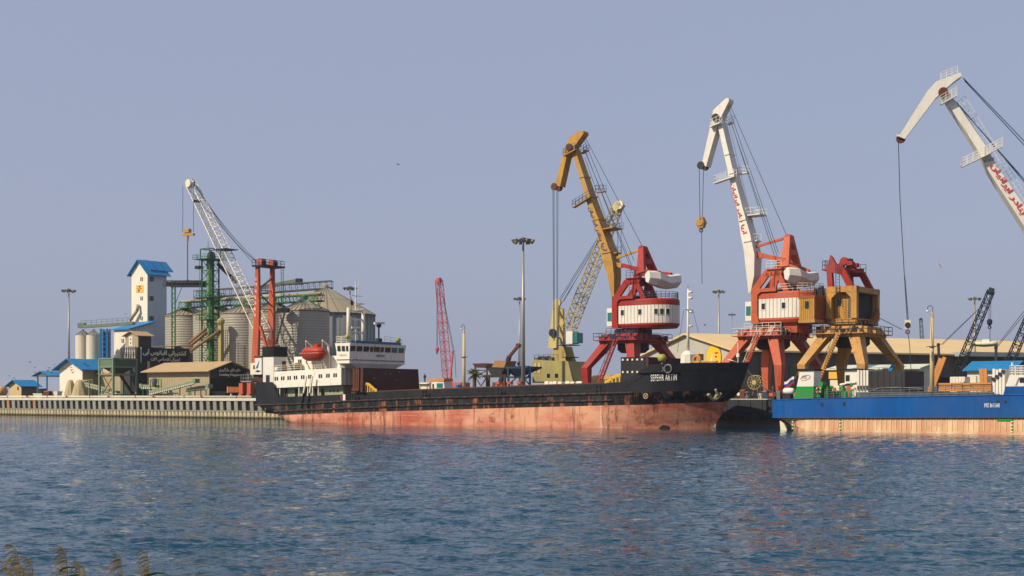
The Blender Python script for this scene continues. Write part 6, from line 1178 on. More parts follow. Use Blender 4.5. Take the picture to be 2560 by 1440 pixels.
def yard():
    v = 40; 
    def shed(name, label, cat, pl, pr, yt, yb_roof, v, depth, mw, mr):
        u0, u1 = Q.u(pl, v), Q.u(pr, v); ze, zr = Q.z(u1, v, yb_roof), Q.z(u1, v, yt); t = thing(name, label, cat, Q, ((u0 + u1) / 2, v, LAND)); build(MB().box((u0, v, LAND), (u1, v + depth, ze)), 'wall', mw, t); mid = v + depth / 2
        for s_ in (0, 1):
            ve = v - .6 if s_ == 0 else v + depth + .6; build(MB().add([(u0 - .5, ve, ze - .1), (u1 + .5, ve, ze - .1), (u1 + .5, mid, zr), (u0 - .5, mid, zr), (u0 - .5, ve, ze + .08), (u1 + .5, ve, ze + .08), (u1 + .5, mid, zr + .18), (u0 - .5, mid, zr + .18)], [(0,3,2,1),(4,5,6,7),(0,1,5,4),(1,2,6,5),(2,3,7,6),(3,0,4,7)]), 'roof_slope', mr, t)
        for u in (u0 + .02, u1 - .22): build(MB().prismu([(v + .02, ze), (v + depth - .02, ze), (mid, zr - .05)], u, u + .2), 'gable_wall', mw, t)
        return t, u0, u1, ze
    t, u0, u1, ze = shed('low_store', 'low pale store with a white roof between the ochre crane legs', 'shed', 2075, 2296, 911, 921, 30, 9, cream, paint('pale_green_white_sheet', (206, 210, 190), .6, .2, 0))
    a, b = Q.p(2072, 947, 29.8), Q.p(2112, 920, 29.8); bn = build(MB().box((a[0], 29.75, a[2]), (b[0], 29.9, b[2])), 'banner', paint('banner_yellow', (226, 176, 70), .7, .1, 0), t); build(MB().prism([(a[0], b[2]), (a[0] + 1, b[2]), (b[0] - .5, a[2] + 1.0), (b[0] - 1, a[2] + 1.4)], 29.7, 29.75), 'banner_stripe', bluepaint, bn)
    for px in (2165, 2182, 2215): p = Q.p(px, 938, 29.95); build(MB().cbox(p, (1.0, .1, 1.2)), 'window', glass_d, t)
    shed('blue_roof_workshop', 'small beige workshop with a blue roof near the right edge', 'shed', 2418, 2530, 903, 925, 20, 8, cream, roof_blue)
    for i, (x0, x1, y0, v, m, lab) in enumerate(((2375, 2412, 942, 12, white, 'white shipping container behind the concrete pole'), (2440, 2470, 940, 11, white, 'white container in front of the beige workshop'), (2180, 2214, 948, 13, cream, 'cream container seen above the dark hatch stack'))):
        u0, u1 = Q.u(x0, v), Q.u(x1, v); t = thing('container', lab, 'container', Q, (u0, v, LAND), 'containers in the right hand yard'); zt = Q.z(u0, v, y0); bd = build(MB().box((u0, v, LAND + .1), (u1, v + 2.4, zt)), 'shell', m, t)
        for k in range(int((u1 - u0) / .45)): build(MB().box((u0 + .1 + k * .45, v - .05, LAND + .25), (u0 + .3 + k * .45, v, zt - .15)), 'corrugation', m, bd)
    for i, (a, b, lab) in enumerate((((2316, 945), (2352, 896), 'first loose timber spar leaning by the concrete pole'), ((2322, 948), (2362, 893), 'second loose timber spar leaning by the concrete pole'), ((2457, 960), (2453, 922), 'upright orange steel post beside the beige workshop'), ((2467, 960), (2463, 922), 'second upright orange post beside the beige workshop'))):
        q0, q1 = Q.p(*a, 8), Q.p(*b, 8); q0 = (q0[0], 8, LAND); tag(build(MB().bar(q0, q1, .35, .5), 'spar', timber, None, fr=Q, base=q0), lab, 'beam')
    # blue jib bit above the hatch stack
    q0, q1 = Q.p(2219, 930, 9), Q.p(2234, 913, 9); t = thing('blue_loader_arm', 'blue loader arm poking up above the dark hatch stack', 'loader', Q, (q0[0], 9, LAND)); build(MB().bar((q0[0] - 1.2, 9, LAND + 1.5), q1, .5), 'arm', bluepaint, t); build(MB().box((q0[0] - 3, 8, LAND + .6), (q0[0] - .4, 10, LAND + 2.4)), 'body', bluepaint, t)
    for du in (-2.6, -.8):
        for dv in (-1, 1): build(MB().disc((q0[0] + du, 9 + dv, LAND + .6), (0, 1, 0), .6, .4), 'wheel', rubber, t)
    # hose reel and gear on the quay between the ships
    c = Q.p(1889, 956, 3.0); t = thing('hose_reel', 'big yellow spoked hose reel on the quay behind the bow', 'hose reel', Q, (c[0], 3, LAND)); R_ = 1.05; ym = paint('pale_yellow_reel', (176, 158, 100), .7, .3, .1)
    for dv in (-.5, .5):
        build(MB().ring((c[0], 3 + dv, c[2]), (0, 1, 0), R_, .045, 24, 5), 'rim', ym, t)
        for i in range(12): a = math.pi * i / 6; build(MB().bar((c[0], 3 + dv, c[2]), (c[0] + R_ * math.cos(a), 3 + dv, c[2] + R_ * math.sin(a)), .04), 'spoke', ym, t)
    build(MB().disc(c, (0, 1, 0), .35, 1.1), 'hub', ym, t)
    for s_ in (-.7, .7): build(MB().bar((c[0] + s_, 3, LAND), (c[0], 3, c[2]), .12), 'stand', steel_d, t)
    rnd = random.Random(8); names = (('pump', 'oily pump unit', dark), ('crate', 'small rusty crate', rust), ('valve_stand', 'grey valve stand', steel_d), ('fuel_drum', 'cream fuel drum', cream), ('generator', 'dark blue generator', darkblue), ('cable_coil', 'brown cable coil', rust_dark))
    spots = ('left of the yellow reel', 'right of the yellow reel', 'by the crane foot', 'near the ship stern', 'behind the bow', 'at the quay edge')
    for i, px in enumerate((1848, 1858, 1868, 1905, 1914, 1922, 1932, 1941, 1950, 1958)):
        v = rnd.uniform(1.8, 4.0); u = Q.u(px, v); nm, lb, m = names[i % 6]; hh = rnd.uniform(.7, 1.6); t = thing(nm, lb + ' ' + ('left of the yellow reel' if px < 1880 else 'right of the yellow reel') + (' by the quay edge', ' close to the reel', ' low on the quay', ' near the leg', ' in the middle', ' by the crane leg', ' beyond the leg', ' near the flag', ' under the flag', ' next to the white canister')[i], nm.replace('_', ' '), Q, (u, v, LAND))
        if i % 3 == 0: build(MB().cbox((u, v, LAND + hh / 2), (.8, .7, hh)), 'casing', m, t); build(MB().tube((u, v, LAND + hh), (u, v, LAND + hh + .5), .12), 'stack', steel_d, t); build(MB().disc((u + .1, v - .4, LAND + hh * .5), (0, 1, 0), .25, .15), 'flywheel', cream, t)
        elif i % 3 == 1: build(MB().box((u - .4, v - .4, LAND + .1), (u + .4, v + .4, LAND + hh)), 'box', m, t); build(MB().box((u - .45, v - .45, LAND + hh), (u + .45, v + .45, LAND + hh + .08)), 'lid', timber, t)
        else: build(MB().lathe((u, v, LAND), ((.35, 0), (.35, hh * .5), (.2, hh * .6), (.2, hh), (.4, hh + .05), (.4, hh + .15)), 12), 'body', m, t); build(MB().ring((u, v, LAND + hh + .2), (0, 0, 1), .3, .05), 'hand_wheel', orange_red, t)
yard()
# ---------------------------------------------------------------- grain terminal on the left
HEX = [(0,3,2,1),(4,5,6,7),(0,1,5,4),(1,2,6,5),(2,3,7,6),(3,0,4,7)]
def slab(a, b, c, d, th):                 # sloping roof sheet through four corners, thickened upwards
    return MB().add([a, b, c, d] + [(p[0], p[1], p[2] + th) for p in (a, b, c, d)], HEX)
def pw(px, py, Y): return ((px - 1280) / F * Y, Y, H - (py - HY) * Y / F)
def gable_v(name, label, pl, pc, pr, v0, ye, ya, m_front, m_side, m_roof, cat='building', o=.8, zb=LAND):
    """ridge runs inland: gable wall faces the water"""
    u0, u1 = Q.u(pl, v0), Q.u(pc, v0); v1 = Q.v(pr, u1); ze, zr = Q.z(u1, v0, ye), Q.z((u0 + u1) / 2, v0, ya); um = (u0 + u1) / 2
    t = thing(name, label, cat, Q, (um, v0, zb)); s = (zr - ze) / (u1 - um)
    build(MB().prism([(u0, zb), (u1, zb), (u1, ze), (um, zr - .05), (u0, ze)], v0, v0 + .25), 'front_wall', m_front, t); build(MB().prism([(u0, zb), (u1, zb), (u1, ze), (um, zr - .05), (u0, ze)], v1 - .25, v1), 'back_wall', m_side, t)
    build(MB().box((u1 - .25, v0 + .26, zb), (u1 - .003, v1 - .26, ze)), 'side_wall', m_side, t); build(MB().box((u0 + .003, v0 + .26, zb), (u0 + .25, v1 - .26, ze)), 'side_wall', m_side, t)
    for e, k in ((u0 - o, 1), (u1 + o, 1)): build(slab((e, v0 - o, ze - s * o), (um, v0 - o, zr), (um, v1 + o, zr), (e, v1 + o, ze - s * o), .16), 'roof_slope', m_roof, t)
    return t, u0, u1, v0, v1, ze, zr
def gable_u(name, label, pl, pc, pr, v0, ye, ya_px, m_front, m_side, m_roof, cat='building', o=.8, zb=LAND):
    """ridge runs along the quay: gable wall faces right"""
    u0, u1 = Q.u(pl, v0), Q.u(pc, v0); v1 = Q.v(pr, u1); vm = (v0 + v1) / 2; ze, zr = Q.z(u1, v0, ye), Q.z(u1, vm, ya_px); t = thing(name, label, cat, Q, ((u0 + u1) / 2, v0, zb)); s = (zr - ze) / (vm - v0)
    build(MB().box((u0, v0, zb), (u1, v0 + .25, ze)), 'front_wall', m_front, t); build(MB().box((u0, v1 - .25, zb), (u1, v1, ze)), 'back_wall', m_front, t)
    for u in (u0 + .003, u1 - .253): build(MB().prismu([(v0 + .26, zb), (v1 - .26, zb), (v1 - .26, ze), (vm, zr - .05), (v0 + .26, ze)], u, u + .25), 'gable_wall', m_side, t)
    for e in (v0 - o, v1 + o): build(slab((u0 - o, e, ze - s * o), (u1 + o, e, ze - s * o), (u1 + o, vm, zr), (u0 - o, vm, zr), .16), 'roof_slope', m_roof, t)
    return t, u0, u1, v0, v1, ze, zr

# tower
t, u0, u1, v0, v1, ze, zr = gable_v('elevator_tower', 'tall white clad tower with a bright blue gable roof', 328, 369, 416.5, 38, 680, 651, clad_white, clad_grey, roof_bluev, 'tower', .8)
for y in (697.5, 746, 796):
    for d in (-2, 2): p = Q.p(354 + d, y, v0 - .03); build(MB().cbox(p, (.34, .1, 1.0)), 'window', steel_d, t)
    for d in (-2.7, 2.7): p = Q.pu(379 + d, y, u1 + .03); build(MB().cbox(p, (.1, .62, 1.15)), 'window', glass_d, t)
a, b = Q.p(340, 732, v0 - .05), Q.p(358, 712, v0 - .05); lg = build(MB().box((a[0], v0 - .08, a[2]), (b[0], v0, b[2])), 'logo_panel', paint('logo_amber', (226, 176, 70), .6, .1, 0), t); cx, cz = (a[0] + b[0]) / 2, (a[2] + b[2]) / 2
build(MB().prism([(cx - .5, cz + .75), (cx + .3, cz + .85), (cx + .6, cz + .5), (cx, cz + .3)], v0 - .13, v0 - .08), 'logo_wing', bluepaint, lg); build(MB().prism([(cx - .6, cz - .7), (cx - .1, cz - .75), (cx + .05, cz - .2), (cx - .5, cz - .25)], v0 - .13, v0 - .08), 'logo_wing', lettering_blue, lg); build(MB().box((cx - .85, v0 - .12, cz - .06), (cx + .85, v0 - .08, cz + .12)), 'logo_strip', orange_red, lg)
build(MB().path([Q.p(345, 762, v0 - .5), Q.p(343, 776, v0 - .9), Q.p(326, 800, v0 - 1.2), Q.p(323, 812, v0 - 1.2)], .42, 9), 'spout', paint('dull_silver_duct', (156, 148, 122), .5, .3, .1), t, True)
for i in range(3): a_ = Q.pu(360 + i * 14, 656, (u0 + u1) / 2 + 1.2); build(slab(((u0 + u1) / 2 + .2, v0 + 1 + i * 2.6, zr + .05), ((u0 + u1) / 2 + .2, v0 + 3.2 + i * 2.6, zr + .05), (u1 - .2, v0 + 3.2 + i * 2.6, ze + .55), (u1 - .2, v0 + 1 + i * 2.6, ze + .55), .18), 'roof_hatch', roof_bluev, t)
for u, v in ((u0 - .02, v0), (u1 + .02, v0)): build(MB().box((u - .08, v - .04, LAND), (u + .08, v + .1, ze)), 'corner_flashing', steel, t)
# lean-to in front of the tower
V0 = 30; a, b = Q.u(285, V0), Q.u(324, V0); ze1, ze2 = Q.z(b, V0, 823), Q.z(u0, 38, 811) + .2; t = thing('blue_roof_annex', 'white annex with a sloping blue roof at the foot of the tall tower', 'building', Q, (a, V0, LAND)); vb = 37.8
build(MB().box((a, V0, LAND), (b, V0 + .25, ze1)), 'front_wall', clad_white, t); build(MB().prismu([(V0 + .26, LAND), (vb, LAND), (vb, ze2), (V0 + .26, ze1)], b - .253, b - .003), 'side_wall', clad_grey, t); build(MB().prismu([(V0 + .26, LAND), (vb, LAND), (vb, ze2), (V0 + .26, ze1)], a + .003, a + .253), 'side_wall', clad_grey, t); build(slab((a - .6, V0 - .6, ze1 - .1), (b + .6, V0 - .6, ze1 - .1), (b + .6, vb, ze2 + .15), (a - .6, vb, ze2 + .15), .2), 'roof', roof_blue, t)
for d in (-2, 2): p = Q.p(307 + d, 852, V0 - .03); build(MB().cbox(p, (.3, .1, 1.0)), 'window', glass_d, t)
# small twin silos with conveyor and blue frame
for i, (px, lab) in enumerate(((207, 'left one of two small pale panelled silos'), (234, 'right one of two small pale panelled silos'))):
    Y = 322 - i * 4; c = pw(px, 990, Y); r = 17.5 * Y / F; zt, za = pw(px, 838, Y)[2], pw(px, 827, Y)[2]; t = thing('small_silo', lab, 'silo', W0, (c[0], Y, LAND), 'small panelled silos'); m = paint('cream_silo_panel', (216, 206, 180), .6, .3, .05)
    n = 14
    for k in range(n):
        a0, a1 = 2 * math.pi * k / n + .012, 2 * math.pi * (k + 1) / n - .012; build(MB().loft([[(c[0] + rr * math.cos(a), Y + rr * math.sin(a), z) for rr, z in ((r, LAND), (r, zt), (r - .12, zt), (r - .12, LAND))] for a in np.linspace(a0, a1, 4)]), 'wall_panel', m, t)
    build(MB().lathe((c[0], Y, zt), ((r * 1.03, 0), (.35, za - zt), (.35, za - zt + .4)), 28), 'cone_roof', steel, t)
    mb = MB()
    for k in range(14): a = 2 * math.pi * k / 14; mb.tube((c[0] + r * 1.03 * math.cos(a), Y + r * 1.03 * math.sin(a), zt + .03), (c[0] + .35 * math.cos(a), Y + .35 * math.sin(a), za + .03), .06, 3)
    build(mb, 'roof_ribs', steel_d, t, kind='stuff')
t = thing('silo_conveyor', 'railed conveyor gallery from the small silos to the white tower', 'conveyor', W0, pw(260, 815, 318)); a, b = pw(205, 817, 320), pw(335, 808, 318); build(MB().bar(a, b, 1.6, .7), 'gallery', green_pale, t); build(MB().rail([(a[0], a[1] - .8, a[2] + .3), (b[0], b[1] - .8, b[2] + .3)], 1.1, 1.4, .05, 2), 'gallery_railing', steel_d, t); build(MB().box((a[0] - .8, a[1] - .9, a[2] - .3), (a[0] + .8, a[1] + .9, a[2] + .9)), 'drive_head', green_pale, t)
t = thing('conveyor_trestle', 'bright blue braced steel frame beside the small silos', 'frame', W0, (*pw(260, 990, 312)[:2], LAND)); Y = 312
for px in (252, 268): p = pw(px, 822, Y); build(MB().bar((p[0], Y, LAND), p, .4), 'post', bluepaint, t); build(MB().bar((p[0], Y + 2, LAND), (p[0], Y + 2, p[2]), .4), 'post', bluepaint, t)
for k in range(6): y0, y1 = 822 + k * 13, 835 + k * 13; build(MB().bar(pw(252, y0, Y), pw(268, y1, Y), .16), 'brace', bluepaint, t); build(MB().bar(pw(268, y0, Y), pw(252, y1, Y), .16), 'brace', bluepaint, t)
a, b = pw(256, 828, Y - .5), pw(268, 896, Y - .5); build(MB().box((a[0], Y + .3, b[2]), (b[0], Y + 1.6, a[2])), 'casing', paint('deep_blue_casing', (18, 62, 100), .5, .3, 0), t); build(MB().ladder(pw(271, 896, Y), pw(271, 822, Y), .6, .5, (1, 0, 0), .05), 'ladder', bluepaint, t)

# big corrugated silos
silo_steel = paint('dusty_galvanised_silo', (158, 154, 142), .55, .35, .05, .12)
def silo(px, Y, rpx, ye, ya, label, ribs='h', n=56, m=silo_steel, cap=green):
    c = pw(px, 990, Y); r = rpx * Y / F; zt, za = pw(px, ye, Y)[2] - LAND, pw(px, ya, Y)[2] - LAND; t = thing('grain_silo', label, 'silo', W0, (c[0], Y, LAND), 'corrugated grain silos'); B_ = (c[0], Y, LAND)
    if ribs == 'h':
        prof = []; k = int(zt / .58)
        for i in range(k): z = zt * i / k; s_ = zt / k; prof += [(r, z), (r + .055, z + s_ * .35), (r + .055, z + s_ * .65)]
        build(MB().lathe(B_, prof, n), 'wall', m, t, False)
    else:
        build(MB().lathe(B_, ((r, 0), (r, zt)), n), 'wall', m, t, True)
        for k in range(44): a = 2 * math.pi * k / 44; p = (c[0] + (r + .06) * math.cos(a), Y + (r + .06) * math.sin(a)); build(MB().bar((p[0], p[1], LAND), (p[0], p[1], LAND + zt - .1), .22, .2, (-math.sin(a), math.cos(a), 0)), 'stiffener', m, t)
    build(MB().lathe(B_, ((r * 1.03, zt - .05), (r * 1.03, zt + .06), (r * .1, za), (r * .1, za + .5)), n), 'cone_roof', paint('dusty_galvanised_roof', (160, 146, 118), .55, .35, .05, .1), t)
    for k in range(32):
        a = 2 * math.pi * k / 32; p, q = (c[0] + r * 1.03 * math.cos(a), Y + r * 1.03 * math.sin(a), LAND + zt + .1), (c[0] + r * .1 * math.cos(a), Y + r * .1 * math.sin(a), LAND + za + .05); build(MB().bar(p, q, .10, .16), 'roof_rib', steel_d, t)
    build(MB().ring((c[0], Y, LAND + zt + (za - zt) * .55), (0, 0, 1), r * 1.03 * .45 + r * .1 * .55, .08, 28, 4), 'roof_ring', steel_d, t)
    build(MB().lathe((c[0], Y, LAND + za), ((min(.8, r * .13), 0), (min(.8, r * .13), .9), (.3, 1.2)), 12), 'inlet', cap, t); return t
silo(472, 318, 57, 791.5, 766, 'farthest left corrugated grain silo beside the white tower'); silo(543, 307, 58.5, 788, 762, 'second grain silo half hidden by the green tower'); silo(611, 296, 59, 785.5, 760, 'third grain silo with the shadow of the green tower on it'); silo(684, 285, 61, 782, 756, 'fourth grain silo behind the red twin pillars'); silo(760.5, 274, 62.5, 779, 751, 'nearest grain silo behind the bridge of the black ship')
silo(813, 322, 123, 788, 722, 'widest grain silo with vertical ribs and a tall cone roof', 'v', 64, paint('grey_ribbed_silo', (134, 140, 138), .5, .4, .05, .2), silo_steel)

# green bucket elevator tower
def green_tower():
    V = 25; P = lambda x, y, dv=0: Q.p(x, y, V + dv); uc = Q.u(526, V); t = thing('bucket_elevator', 'green lattice bucket elevator tower in front of the silos', 'elevator tower', Q, (uc, V, LAND)); zt = P(526, 650)[2]; w = 1.35
    for su in (-1, 1):
        for sv in (-1, 1): build(MB().bar((uc + su * w, V + sv * w, LAND), (uc + su * w, V + sv * w, zt), .26), 'post', green, t)
    n = 13; mb = MB()
    for k in range(n):
        z0, z1 = LAND + (zt - LAND) * k / n, LAND + (zt - LAND) * (k + 1) / n
        for (a, b) in (((-w, -w), (w, -w)), ((w, -w), (w, w)), ((w, w), (-w, w)), ((-w, w), (-w, -w))): mb.bar((uc + a[0], V + a[1], z0), (uc + b[0], V + b[1], z0), .14); mb.bar((uc + a[0], V + a[1], z0), (uc + b[0], V + b[1], z1), .1)
    build(mb, 'bracing', green, t, kind='stuff')
    for du in (-.55, .55): build(MB().box((uc + du - .34, V - .4, LAND), (uc + du + .34, V + .4, zt + 1)), 'elevator_leg', paint('lit_green_casing', (128, 150, 92), .5, .4, .05) if du < 0 else green, t)  # left leg yellower: its sunlit look is put into the colour
    for y, hw in ((650, 2.8), (745, 2.3), (800, 2.3), (850, 2.3)):
        z = P(526, y)[2]; build(MB().box((uc - hw, V - hw, z), (uc + hw, V + hw, z + .12)), 'landing', green, t); build(MB().rail([(uc - hw, V - hw, z), (uc + hw, V - hw, z), (uc + hw, V + hw, z), (uc - hw, V + hw, z), (uc - hw, V - hw, z)], 1.1, 1.3, .05, 2), 'landing_railing', green, t)
    z1 = P(526, 623)[2]
    for su in (-1, 1):
        for sv in (-1, 1): build(MB().bar((uc + su * 1.6, V + sv * 1.6, zt), (uc + su * 1.6, V + sv * 1.6, z1), .2), 'head_post', green, t)
    for a, b in (((-1, -1), (1, -1)), ((1, -1), (1, 1)), ((1, 1), (-1, 1)), ((-1, 1), (-1, -1))): build(MB().bar((uc + a[0] * 1.6, V + a[1] * 1.6, z1), (uc + b[0] * 1.6, V + b[1] * 1.6, z1), .2), 'head_beam', green, t)
    build(MB().lathe((uc + .3, V, zt + .2), ((.9, 0), (1.0, .8), (.7, 1.5), (.3, 1.7)), 12), 'elevator_head', dark, t); build(MB().ladder((uc - w - .3, V - w - .2, LAND), (uc - w - .3, V - w - .2, zt), .6, .5, (1, 0, 0), .05), 'ladder', green, t); build(MB().cbox((uc - 2.6, V - 1.2, P(526, 668)[2]), (1.6, 1.2, .7)), 'lamp_box', dark, t)
    build(MB().tube(P(545, 660), P(590, 705, 6), .45, 8), 'discharge_spout', blacksteel, t, True); build(MB().tube((uc - .8, V, z1), (uc - .8, V, P(526, 602)[2]), .05, 4), 'lightning_rod', dark, t)
green_tower()
def small_elevator():
    V = 22; P = lambda x, y, dv=0: Q.p(x, y, V + dv); u = Q.u(552, V); t = thing('yellow_elevator_leg', 'slim yellowish elevator leg right of the green tower', 'elevator', Q, (u, V, LAND)); m = paint('khaki_casing', (158, 150, 96), .55, .4, .1); zt = P(552, 812)[2]
    build(MB().box((u - .5, V - .4, LAND), (u + .5, V + .4, zt)), 'leg_casing', m, t); build(MB().lathe((u, V, zt), ((.6, 0), (.9, .5), (.9, 1.0), (.4, 1.5)), 10), 'head', m, t)
    for du in (1.3, 2.6): build(MB().ladder((u + du, V, LAND), (u + du, V, zt - 1), .7, .5, (1, 0, 0), .06), 'ladder_frame', blacksteel, t)
small_elevator()
for i, (a, b, lab) in enumerate((((472, 858), (516, 822), 'upper grain spout running up to the green tower'), ((478, 862), (518, 830), 'middle grain spout running up to the green tower'), ((477, 877), (550, 826), 'long lower grain spout reaching the yellowish elevator'))):
    q0, q1 = Q.p(*a, 19), Q.p(*b, 21.5); tag(build(MB().tube(q0, q1, .38, 8), 'grain_spout', paint('brown_dusty_duct', (128, 104, 70), .6, .4, .1), None, True, fr=Q, base=q0), lab, 'spout')
# dark bridge from the tower and the two catwalks along the silos
def gallery(name, label, a, b, w, h, m, m_r, roof=None, step=1.5):
    a, b = V3(a), V3(b); t = thing(name, label, 'conveyor', W0, tuple(a)); n = max(4, int((b - a).length / step)); up = Vector((0, 0, h)); d = (b - a).normalized(); s_ = d.cross(Vector((0, 0, 1))).normalized() * (w / 2)
    for e in (-s_, s_):
        build(MB().bar(a + e, b + e, .28), 'bottom_chord', m, t); build(MB().bar(a + e + up, b + e + up, .22), 'top_chord', m, t); mb = MB()
        for k in range(n + 1):
            c = a.lerp(b, k / n); mb.bar(c + e, c + e + up, .10)
            if k < n: c2 = a.lerp(b, (k + 1) / n); mb.bar(c + e, c2 + e + up, .07)
        build(mb, 'lattice', m_r, t, kind='stuff')
    build(MB().bar(a + Vector((0, 0, .1)), b + Vector((0, 0, .1)), w, .12, tuple(s_)), 'floor', m, t)
    if roof: build(MB().tube(a + up * roof[0], b + up * roof[0], roof[1], 8), 'conveyor_tube', roof[2], t, True)
    return t
gallery('conveyor_bridge', 'dark conveyor bridge from the white tower to the green tower', pw(418, 716, 308), pw(512, 716, 300), 2.2, 1.25, blacksteel, dark, (.5, .55, dark))
gallery('upper_catwalk', 'long grey railed gallery above the silo roofs', pw(487, 746, 326), pw(831, 720, 326), 2.4, 1.8, steel_d, blacksteel)
gallery('lower_catwalk', 'green catwalk with a pale conveyor tube just over the silo cones', pw(455, 770, 316), pw(802, 752, 272), 1.8, 1.3, green, green_pale, (1.25, .34, paint('dull_cream_tube', (170, 160, 130), .6, .5, .2)))
t = thing('upper_conveyor_tube', 'grey green covered conveyor on top of the long gallery', 'conveyor', W0, pw(660, 715, 326)); build(MB().bar(pw(640, 721, 326), pw(742, 702, 326), 1.2, .9), 'cover', green_pale, t); p = pw(748, 704, 326); build(MB().cbox(p, (1.6, 1.5, 1.5)), 'drive_box', blacksteel, t)
t = thing('bridge_support', 'green lattice support under the dark conveyor bridge', 'frame', W0, (*pw(433, 990, 310)[:2], LAND)); Y = 310
for px in (430, 438): p = pw(px, 716, Y); build(MB().bar((p[0], Y, LAND), p, .3), 'post', green, t)
for k in range(14): build(MB().bar(pw(430 + 8 * (k % 2), 716 + k * 12, Y), pw(438 - 8 * (k % 2), 728 + k * 12, Y), .12), 'brace', green, t)
for a, b in (((452, 752), (438, 785)), ((455, 718), (438, 760))): build(MB().bar(pw(*a, Y), pw(*b, Y), .12), 'brace', green, t)
for i, (px, Y, y0, y1) in enumerate(((572, 300, 750, 790), (640, 290, 748, 785), (700, 282, 745, 782), (790, 272, 740, 776))):
    t = thing('catwalk_trestle', ['green trestle between the second and third silo roofs', 'green trestle between the third and fourth silo roofs', 'green trestle left of the nearest silo roof', 'green trestle on the right slope of the nearest silo roof'][i], 'frame', W0, pw(px, y1, Y), 'trestles under the catwalks')
    for dx in (-10, 10): build(MB().bar(pw(px + dx * .3, y0, Y), pw(px + dx, y1, Y), .16), 'leg', green, t)
    build(MB().bar(pw(px - 6, (y0 + y1) / 2, Y), pw(px + 8, y1, Y), .12), 'brace', green, t); build(MB().bar(pw(px + 6, (y0 + y1) / 2, Y), pw(px - 8, y1, Y), .12), 'brace', green, t)
t = thing('silo_stair', 'dark stair running up to the roof of the nearest silo', 'stair', W0, (*pw(690, 990, 266)[:2], LAND)); build(MB().ladder(pw(690, 860, 266), pw(714, 775, 268), 1.0, .5, (0, 1, 0), .09), 'flight', blacksteel, t); build(MB().ladder(pw(698, 862, 266), pw(700, 900, 266), 1.0, .5, (0, 1, 0), .09), 'flight', blacksteel, t)
p = pw(708, 776, 268); build(MB().cbox(p, (2.6, 1.2, .9)), 'landing', blacksteel, t)

# low buildings near the quay
t, u0, u1, v0, v1, ze, zr = gable_v('blue_roof_shed', 'white gabled shed with a blue roof behind the tarpaulins', 149, 206, 300, 13, 919, 898, clad_white, clad_beige, roof_bluev, 'shed', 1.4)
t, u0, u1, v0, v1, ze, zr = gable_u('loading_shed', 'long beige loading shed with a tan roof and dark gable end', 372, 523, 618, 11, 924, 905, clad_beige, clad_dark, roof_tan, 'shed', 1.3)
a, b = Q.pu(544, 943, u1 + .08), Q.pu(609, 919, u1 + .08); sg = build(MB().box((u1 + .02, a[1], a[2]), (u1 + .12, b[1], b[2])), 'sign_board', signblue, t)
wd = b[1] - a[1]; hz = b[2] - a[2]; text('sign_lettering', persian('هاپرهای بارگیری'), lettering, sg, (u1 + .13, a[1] + wd * .04, a[2] + hz * .50), (0, 1, 0), (0, 0, 1), wd * .84, hz * .46, .03, .03); text('sign_lettering', 'Loading Hoppers', lettering, sg, (u1 + .13, a[1] + wd * .06, a[2] + hz * .08), (0, 1, 0), (0, 0, 1), wd * .84, hz * .30, .03, .03)
a, b = Q.pu(527, 988, u1 + .05), Q.pu(603, 946, u1 + .05); build(MB().box((u1 + .01, a[1], LAND), (u1 + .06, b[1], b[2])), 'door_opening', black, t); p = Q.pu(547, 983, u1 + .8); build(MB().loft([[(u1 + .3, p[1] - .6, LAND + .2), (u1 + 1.3, p[1] - .6, LAND + .2), (u1 + 1.3, p[1] + .6, LAND + .2), (u1 + .3, p[1] + .6, LAND + .2)], [(u1 + .2, p[1] - 2, LAND + 1.5), (u1 + 1.6, p[1] - 2, LAND + 1.5), (u1 + 1.6, p[1] + 2, LAND + 1.5), (u1 + .2, p[1] + 2, LAND + 1.5)]]), 'feed_hopper', steel_d, t)
# sign building: dark wall with the big sign faces right
VS = 15; us = Q.u(342, VS); vb = Q.v(474, us); zt = Q.z(us, VS, 868); t = thing('sign_building', 'dark building carrying a large navy sign with white Persian lettering', 'building', Q, (us, VS, LAND)); uw = us - 6
build(MB().box((uw, VS, LAND), (us, vb, zt)), 'block', clad_dark, t); zr_ = Q.z(us, vb, 853); build(slab((uw - .5, VS + 4, zt), (us + .8, VS + 4, zt), (us + .8, vb + .8, zt + .9), (uw - .5, vb + .8, zt + .9), .2), 'roof', roof_tan, t)
a, b = Q.pu(353, 906, us + .1), Q.pu(470, 869, us + .1); sg = build(MB().box((us + .02, a[1], a[2]), (us + .15, b[1], Q.z(us, a[1], 868.5))), 'sign_board', signblue, t); wd = b[1] - a[1]; h0 = a[2]; hz = Q.z(us, a[1], 868.5) - h0
build(MB().box((us + .02, a[1] - .12, h0), (us + .2, a[1], h0 + hz)), 'sign_edge', lettering, sg)
text('sign_lettering', persian('کشتیرانی اقیانوس آبی'), lettering, sg, (us + .17, a[1] + wd * .03, h0 + hz * .45), (0, 1, 0), (0, 0, 1), wd * .93, hz * .46, .03, .03); text('sign_lettering', persian('ترمینال اختصاصی غلات'), lettering, sg, (us + .17, a[1] + wd * .19, h0 + hz * .06), (0, 1, 0), (0, 0, 1), wd * .63, hz * .34, .028, .03)
p = Q.pu(372, 912, us + .6); build(MB().tube((us + .5, p[1], LAND), (us + .5, p[1], h0 + .3), .32, 8), 'down_pipe', pole_c, t)
